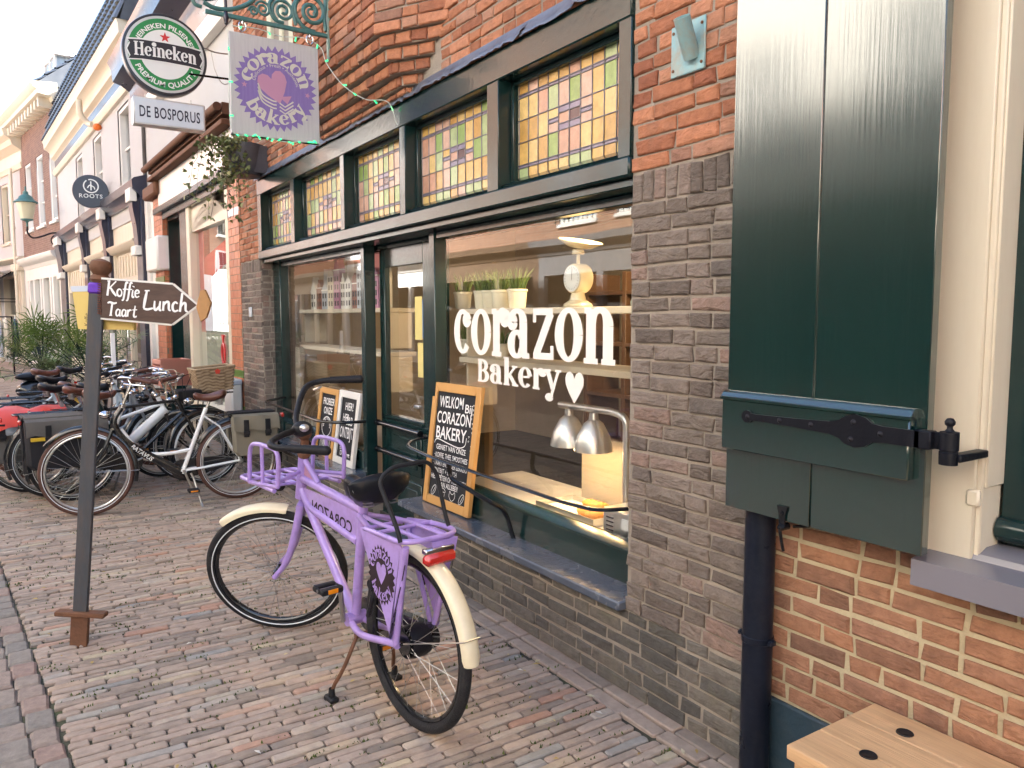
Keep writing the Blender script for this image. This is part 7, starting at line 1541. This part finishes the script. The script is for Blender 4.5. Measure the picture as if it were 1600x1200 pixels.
# clothes rack
cr_ = thing('clothes_rack', 'black clothes rail hung with pale and dark coats outside the far white house', 'clothes rack', (-.02, 25.6, 0))
b = MB(); x0_, x1_ = -1.2, .12
for x in (x0_, x1_): b.tube([(x, 25.6, 0), (x, 25.6, 1.62)], .022, 8); b.tube([(x, 25.3, .03), (x, 25.9, .03)], .02, 8)
b.tube([(x0_, 25.6, 1.6), (x1_, 25.6, 1.6)], .02, 8); b.build('rail', M['iron'], cr_)
for i, (x, mn) in enumerate(((-.9, 'navy'), (-.66, 'canvas_grey'), (-.42, 'white_stucco'), (-.2, 'acrylic'), (-.02, 'cream'), (.2, 'bike_green'))):
    g_ = tag(None, None) if False else None
    co = thing('coat', ['dark navy coat at the left of the black clothes rail', 'grey coat second on the black clothes rail', 'white coat third on the black clothes rail', 'pale blue coat fourth on the black clothes rail', 'cream coat near the right end of the black clothes rail', 'dark green coat hung outside the right end of the black clothes rail'][i], 'coat', (x, 25.55, 1.5), group='coats on the clothes rail')
    b = MB(); V = []; F = []; m = 16
    for (z, rx, ry) in ((1.55, .03, .03), (1.50, .06, .14), (1.42, .08, .24), (1.1, .09, .22), (.75, .10, .24), (.5, .11, .27)):
        for k in range(m): a = 2*pi*k/m; V.append((x + rx*cos(a)*(1+.12*sin(3*a+z*4)), 25.55 + ry*sin(a)*(1+.08*sin(5*a)), z))
    for r in range(5):
        for k in range(m): F.append((r*m+k, r*m+(k+1) % m, (r+1)*m+(k+1) % m, (r+1)*m+k))
    b.add(V, F); b.build('cloth', M[mn], co, smooth=70); b = MB(); b.tube([(x, 25.6, 1.62), (x, 25.58, 1.55)], .006, 5); b.build('hanger', M['chrome'], co)
wp = thing('white_post', 'square white steel post standing among the parked bicycles', 'post', (.98, 9.6, 0))
b = MB(); b.box(WORLD, .955, 1.0, 9.58, 9.625, 0, 1.42, .003); b.build('pole', M['bike_white'], wp); b = MB(); b.box(WORLD, .92, 1.035, 9.545, 9.66, 0, .012, .002); b.build('base_plate', M['steel'], wp)
bx_ = thing('utility_box', 'white ribbed plastic cabinet against the glazed tile pilaster behind the olive pannier', 'cabinet', (2.02, 8.75, 0))
b = MB(); b.box(WORLD, 2.0, 2.12, 8.60, 8.92, 0, .88, .02); b.build('cabinet_body', M['white_paint'], bx_); b = MB(); b.box(WORLD, 1.99, 2.12, 8.59, 8.93, .86, .92, .012); b.build('lid', M['acrylic'], bx_)
# ================================================================ what stands in the shop windows
def grass_pot(x, y, z, label, seed, s=1.0, n=90):
    t = thing('potted_grass', label, 'potted plant', (x, y, z), group='potted grasses on the window shelf')
    b = MB(); b.lathe([(0, 0), (.040*s, 0), (.045*s, .01), (.052*s, .085*s), (.056*s, .088*s), (.056*s, .10*s), (.052*s, .10*s), (.05*s, .085*s), (0, .083*s)], (x, y, z), (0, 0, 1), 24); b.build('pot', M['pot_white'], t)
    rg = random.Random(seed); V = []; F = []; T = []
    for i in range(n):
        a = rg.uniform(0, 2*pi); r = .035*s*sqrt(rg.random()); p = Vector((x + r*cos(a), y + r*sin(a), z + .085*s)); ln = rg.uniform(.07, .16)*s; d = Vector((cos(a)*rg.uniform(0, .5), sin(a)*rg.uniform(0, .5), 1)).normalized(); q = p + d*ln*.6; e = p + d*ln + Vector((d.x, d.y, -.3))*ln*.3; sd = d.cross(Vector((rg.uniform(-1, 1), rg.uniform(-1, 1), 0))).normalized()*.0025; k = len(V); V += [tuple(p-sd), tuple(p+sd), tuple(q+sd), tuple(q-sd), tuple(e)]; F += [(k, k+1, k+2, k+3), (k+3, k+2, k+4)]; T += [rg.random()]*5
    m = MB(); m.add(V, F, 0, np.array(T)); m.build('grass', M['foliage'], t, tone=True, smooth=0, recalc=False)
names = ['leftmost white pot of grass on the upper window shelf, set apart from the others', 'white pot of grass first in the touching row on the upper window shelf', 'white pot of grass in the middle of the touching row on the upper shelf', 'white pot of grass last in the touching row on the upper window shelf', 'rightmost white pot of grass on the upper window shelf, nearest the scale']
for i, y in enumerate((4.45, 4.19, 4.09, 3.98, 3.80)): grass_pot(2.53, y, 1.651, names[i], 20+i, 1.12)
grass_pot(2.53, 4.38, 1.346, 'white pot of grass on the lower window shelf behind the letter c', 31, 1.1); 
grass_pot(2.56, 4.02, 1.346, 'white pot with short plant on the lower window shelf behind the first letter o', 32, .9, 40)
kt = thing('kitchen_scale', 'old cream kitchen scale with round dial and tilted pan on the upper window shelf', 'scale', (2.52, 3.21, 1.651))
b = MB(); b.lathe([(.075, 0), (.08, .008), (.07, .02), (.045, .035), (.035, .07), (.04, .09)], (2.52, 3.21, 1.651), (0, 0, 1), 20); b.lathe([(0, -.045), (.072, -.045), (.078, -.035), (.078, .03), (.072, .04), (0, .041)], (2.52, 3.21, 1.80), (-1, 0, 0), 32); b.tube([(2.52, 3.21, 1.86), (2.52, 3.21, 1.96)], .010, 8); b.lathe([(.03, 0), (.034, .005), (.03, .025), (.012, .03)], (2.52, 3.21, 1.925), (0, 0, 1), 16); bd_ = b.build('body', M['cream_enamel'], kt)
b = MB(); f = Fr((2.478, 3.21, 1.80), (0, -1, 0), (0, 0, 1)); b.disc(f, 0, 0, .068, .001, 32); dl = b.build('dial', M['sign_white'], kt, smooth=0); b = MB()
for k in range(24): a = 2*pi*k/24; b.stroke(f, [(.052*cos(a), .052*sin(a)), (.061*cos(a), .061*sin(a))], .002, .002)
b.stroke(f, [(0, -.01), (.005, .05)], .003, .0022); b.build('dial_marks', M['sign_black'], dl, smooth=0)
b = MB(); b.lathe([(0, 0), (.06, .005), (.115, .035), (.12, .038), (.115, .042), (.06, .012), (0, .006)], (2.52, 3.20, 1.955), (.0, -.22, 1), 28); b.build('pan', M['cream_enamel'], kt)
gj = thing('green_jar', 'sea green bottle shaped jar at the right end of the upper window shelf', 'jar', (2.53, 2.72, 1.651))
b = MB(); b.lathe([(0, 0), (.06, 0), (.062, .02), (.05, .05), (.03, .08), (.022, .12), (.026, .125), (.026, .135), (0, .135)], (2.53, 2.72, 1.651), (0, 0, 1), 20); b.build('jar', M['verdigris_pale'], gj); b = MB(); b.lathe([(.024, .135), (.02, .155), (0, .158)], (2.53, 2.72, 1.651), (0, 0, 1), 14); b.build('stopper', M['pot_white'], gj)
hl = thing('heat_lamp', 'double aluminium heat lamp on a bent stand over the pastry tray in the right window', 'lamp', (2.5, 3.1, .6))
b = MB(); b.tube(rpath([(2.55, 2.85, .55), (2.55, 2.85, 1.10), (2.55, 2.95, 1.12), (2.55, 3.40, 1.115)], .09, 6), .019, 10); b.build('stand', M['alu'], hl)
for y in (3.28, 3.07):
    b = MB(); b.lathe([(.022, 1.105), (.026, 1.07), (.05, 1.05), (.085, .985), (.098, .93), (.10, .905), (.094, .905), (.09, .935), (.07, .99), (0, 1.03)], (2.52, y, 0), (0, 0, 1), 28); sh_ = b.build('lamp_shade', M['alu'], hl); b = MB(); b.ell((2.52, y, .955), .03, .03, .035); b.build('bulb', M['bulb'], sh_)
    ld_ = bpy.data.lights.new('heat_bulb', 'POINT'); lo = bpy.data.objects.new('heat_bulb', ld_); col.objects.link(lo); lo.location = (2.52, y, .905); ld_.energy = .45; ld_.color = (1, .62, .28); ld_.shadow_soft_size = .04
sp = thing('splash_panel', 'tall white board standing behind the pastries under the heat lamp', 'board', (2.72, 3.15, .6))
b = MB(); b.box(WORLD, 2.72, 2.74, 2.92, 3.42, .55, .93, .003); b.build('panel', mat('beige_panel', (.24, .215, .185), .6), sp); b = MB(); b.box(WORLD, 2.70, 2.76, 2.92, 3.42, .55, .562); b.build('foot', M['alu'], sp)
tr = thing('food_tray', 'shallow steel tray of pastries in the right window', 'tray', (2.5, 3.15, .6))
b = MB(); b.box(WORLD, 2.40, 2.66, 2.92, 3.42, .553, .56); b.box(WORLD, 2.40, 2.405, 2.92, 3.42, .56, .59); b.box(WORLD, 2.655, 2.66, 2.92, 3.42, .56, .59); b.box(WORLD, 2.405, 2.655, 2.92, 2.925, .56, .59); b.box(WORLD, 2.405, 2.655, 3.415, 3.42, .56, .59); b.build('pan', M['alu'], tr); b = MB(); b.box(WORLD, 2.43, 2.63, 2.95, 3.39, .56, .568); b.build('liner', M['paper_white'], tr)
rg = random.Random(6)
def crois(x, y, z, ang, label):
    t = thing('croissant', label, 'pastry', (x, y, z), group='croissants on the steel tray'); b = MB(); P = []; R_2 = []
    for k in range(19): u = -1+2*k/18; P.append((x + .055*u*cos(ang) + .018*u*u*sin(ang), y + .055*u*sin(ang) - .018*u*u*cos(ang), z + .022)); R_2.append(.024*(1-u*u)**.6*(1 + .09*(k % 3 == 0)) + .003)
    b.tube(P, R_2, 10, flat=.85); b.build('crust', M['pastry'], t); b = MB()
    for k in (5, 9, 13): b.ell((P[k][0], P[k][1], P[k][2]+R_2[k]*.8), .012, .006, .004, n=8, m=6)
    b.build('glaze', M['bread'], t)
for i in range(9): crois(2.47 + .055*(i % 3), 2.98 + .055*(i//3) + rg.uniform(-.01, .01), .568 + (.03 if i in (4, 7) else 0), rg.uniform(0, 3), 'golden croissant in the pile on the steel tray under the heat lamp')
tw = thing('food_warmer', 'squat steel food warmer with side vents and a paper label at the right window edge', 'appliance', (2.5, 2.62, .6))
b = MB(); b.box(WORLD, 2.36, 2.62, 2.46, 2.80, .552, .69, .006); wm = b.build('casing', M['alu'], tw); b = MB()
for k in range(4): b.box(WORLD, 2.355, 2.362, 2.72, 2.77, .585+.02*k, .593+.02*k, .001)
b.build('vent', M['sign_black'], wm); b = MB(); b.box(WORLD, 2.356, 2.361, 2.56, 2.66, .61, .66); b.build('paper_label', M['paper_white'], wm)
for i, (y, z, s_) in enumerate(((2.62, 1.09, .10), (2.52, 1.02, .09), (2.66, 1.0, .09))):
    t = thing('bread_loaf', ['round brown loaf on top of the pile at the right window edge', 'round brown loaf lower right in the pile at the window edge', 'round brown loaf lower left in the pile at the window edge'][i], 'bread', (2.95, y, z), group='loaves piled in the shop'); b = MB(); b.ell((2.95, y, z), s_*.95, s_, s_*.62, n=20, m=12); cr = b.build('crust', M['bread'], t); b = MB()
    for k in (-1, 0, 1): b.tube([(2.95+.02*k-.06, y+.035*k, z+s_*.57), (2.95+.02*k+.06, y+.035*k, z+s_*.57)], .006, 5)
    b.build('score_mark', M['cream'], cr)
ct = thing('bread_rack', 'wooden rack with shelves carrying loaves inside the right window', 'rack', (2.98, 2.65, .1))
b = MB(); b.box(WORLD, 2.80, 3.15, 2.42, 2.85, .90, .93, .004); b.build('shelf', M['wood_dark'], ct); b = MB(); b.box(WORLD, 2.80, 3.15, 2.42, 2.85, 1.20, 1.22, .004); b.build('shelf', M['wood_dark'], ct)
for (x, y) in ((2.82, 2.44), (3.13, 2.44), (2.82, 2.83), (3.13, 2.83)): b = MB(); b.box(WORLD, x-.015, x+.015, y-.015, y+.015, .1, 1.3); b.build('leg', M['wood_dark'], ct)
cw = thing('shop_cupboard', 'tall brown wooden open rack standing inside behind the chalkboard', 'rack', (3.6, 3.9, .1))
for y in (3.5, 3.9, 4.3): b = MB(); b.box(WORLD, 3.45, 3.75, y-.02, y+.02, .1, 1.9, .003); b.build('upright', M['wood_dark'], cw)
for z in (.35, .7, 1.05, 1.4, 1.75): b = MB(); b.box(WORLD, 3.45, 3.75, 3.52, 3.88, z, z+.025); b.box(WORLD, 3.45, 3.75, 3.92, 4.28, z, z+.025); b.build('shelf', M['wood_dark'], cw)
# miniature houses in the left window
rg = random.Random(15); y = 7.5; k = 0; wn = ['white', 'terracotta', 'pale blue', 'cream', 'pink', 'grey']; wmn = ['white_paint', 'terracotta', 'acrylic', 'cream', 'pink_print', 'alu']
desc = ['spired', 'stepped gable', 'narrow gable', 'tall towered', 'low gabled', 'bell gabled']
while y > 5.72:
    w_ = rg.uniform(.10, .155); h = rg.uniform(.18, .36); ci = k % 6; x = 2.56; side = 'left' if y > 6.8 else ('middle' if y > 6.2 else 'right')
    t = thing('miniature_house', '%s %s model house, number %d from the left on the left window shelf' % (wn[ci], desc[(k*5+k//6) % 6], k+1), 'ornament', (x, y, 1.671), group='model houses on the left window shelf')
    b = MB(); HFm = Fr((x, y, 1.671), (0, -1, 0), (0, 0, 1)); g = k % 4
    roof = [[(w_*.5, h), (0, h+w_*.9), (-w_*.5, h)], [(w_*.5, h), (w_*.3, h), (w_*.3, h+.04), (w_*.14, h+.04), (w_*.14, h+.08), (-w_*.14, h+.08), (-w_*.14, h+.04), (-w_*.3, h+.04), (-w_*.3, h), (-w_*.5, h)], [(w_*.5, h), (w_*.12, h+.05), (0, h+.2), (-w_*.12, h+.05), (-w_*.5, h)], [(w_*.5, h), (w_*.35, h+.06), (0, h+.09), (-w_*.35, h+.06), (-w_*.5, h)]][g]
    b.prism(HFm, [(-w_*.5, 0), (w_*.5, 0)] + roof, -.06, .0); hb2 = b.build('wall', M[wmn[ci]], t)
    b = MB()
    for r in range(int(h/.075)):
        for c in (-.22, .22): b.box(HFm, c*w_-.013, c*w_+.013, .03+.075*r, .075+.075*r, -.002, .003)
    b.build('window', M['sign_black'], hb2); b = MB(); b.box(HFm, -w_*.5, w_*.5, h-.006, h+.004, -.058, .005); b.build('cornice', M['white_paint'], hb2)
    y -= w_ + .012; k += 1
for i, (y, z, s_, lab) in enumerate(((7.2, .58, 1.0, 'large wicker basket low in the left window'), (6.75, .58, .55, 'small pale pot low in the left window beside the wicker basket'))):
    t = thing('basket' if i == 0 else 'small_pot', lab, 'basket' if i == 0 else 'pot', (2.6, y, z)); b = MB(); b.lathe([(0, 0), (.10*s_, 0), (.15*s_, .38*s_), (.14*s_, .38*s_), (.1*s_, .02)], (2.6, y, z), (0, 0, 1), 24); b.build('body', M['wicker' if i == 0 else 'pot_white'], t); b = MB(); b.tube([(2.6+.147*s_*cos(a), y+.147*s_*sin(a), z+.38*s_) for a in np.linspace(0, 2*pi, 25)[:-1]], .012*s_, 8, closed=True); b.build('rim', M['wicker' if i == 0 else 'pot_white'], t)
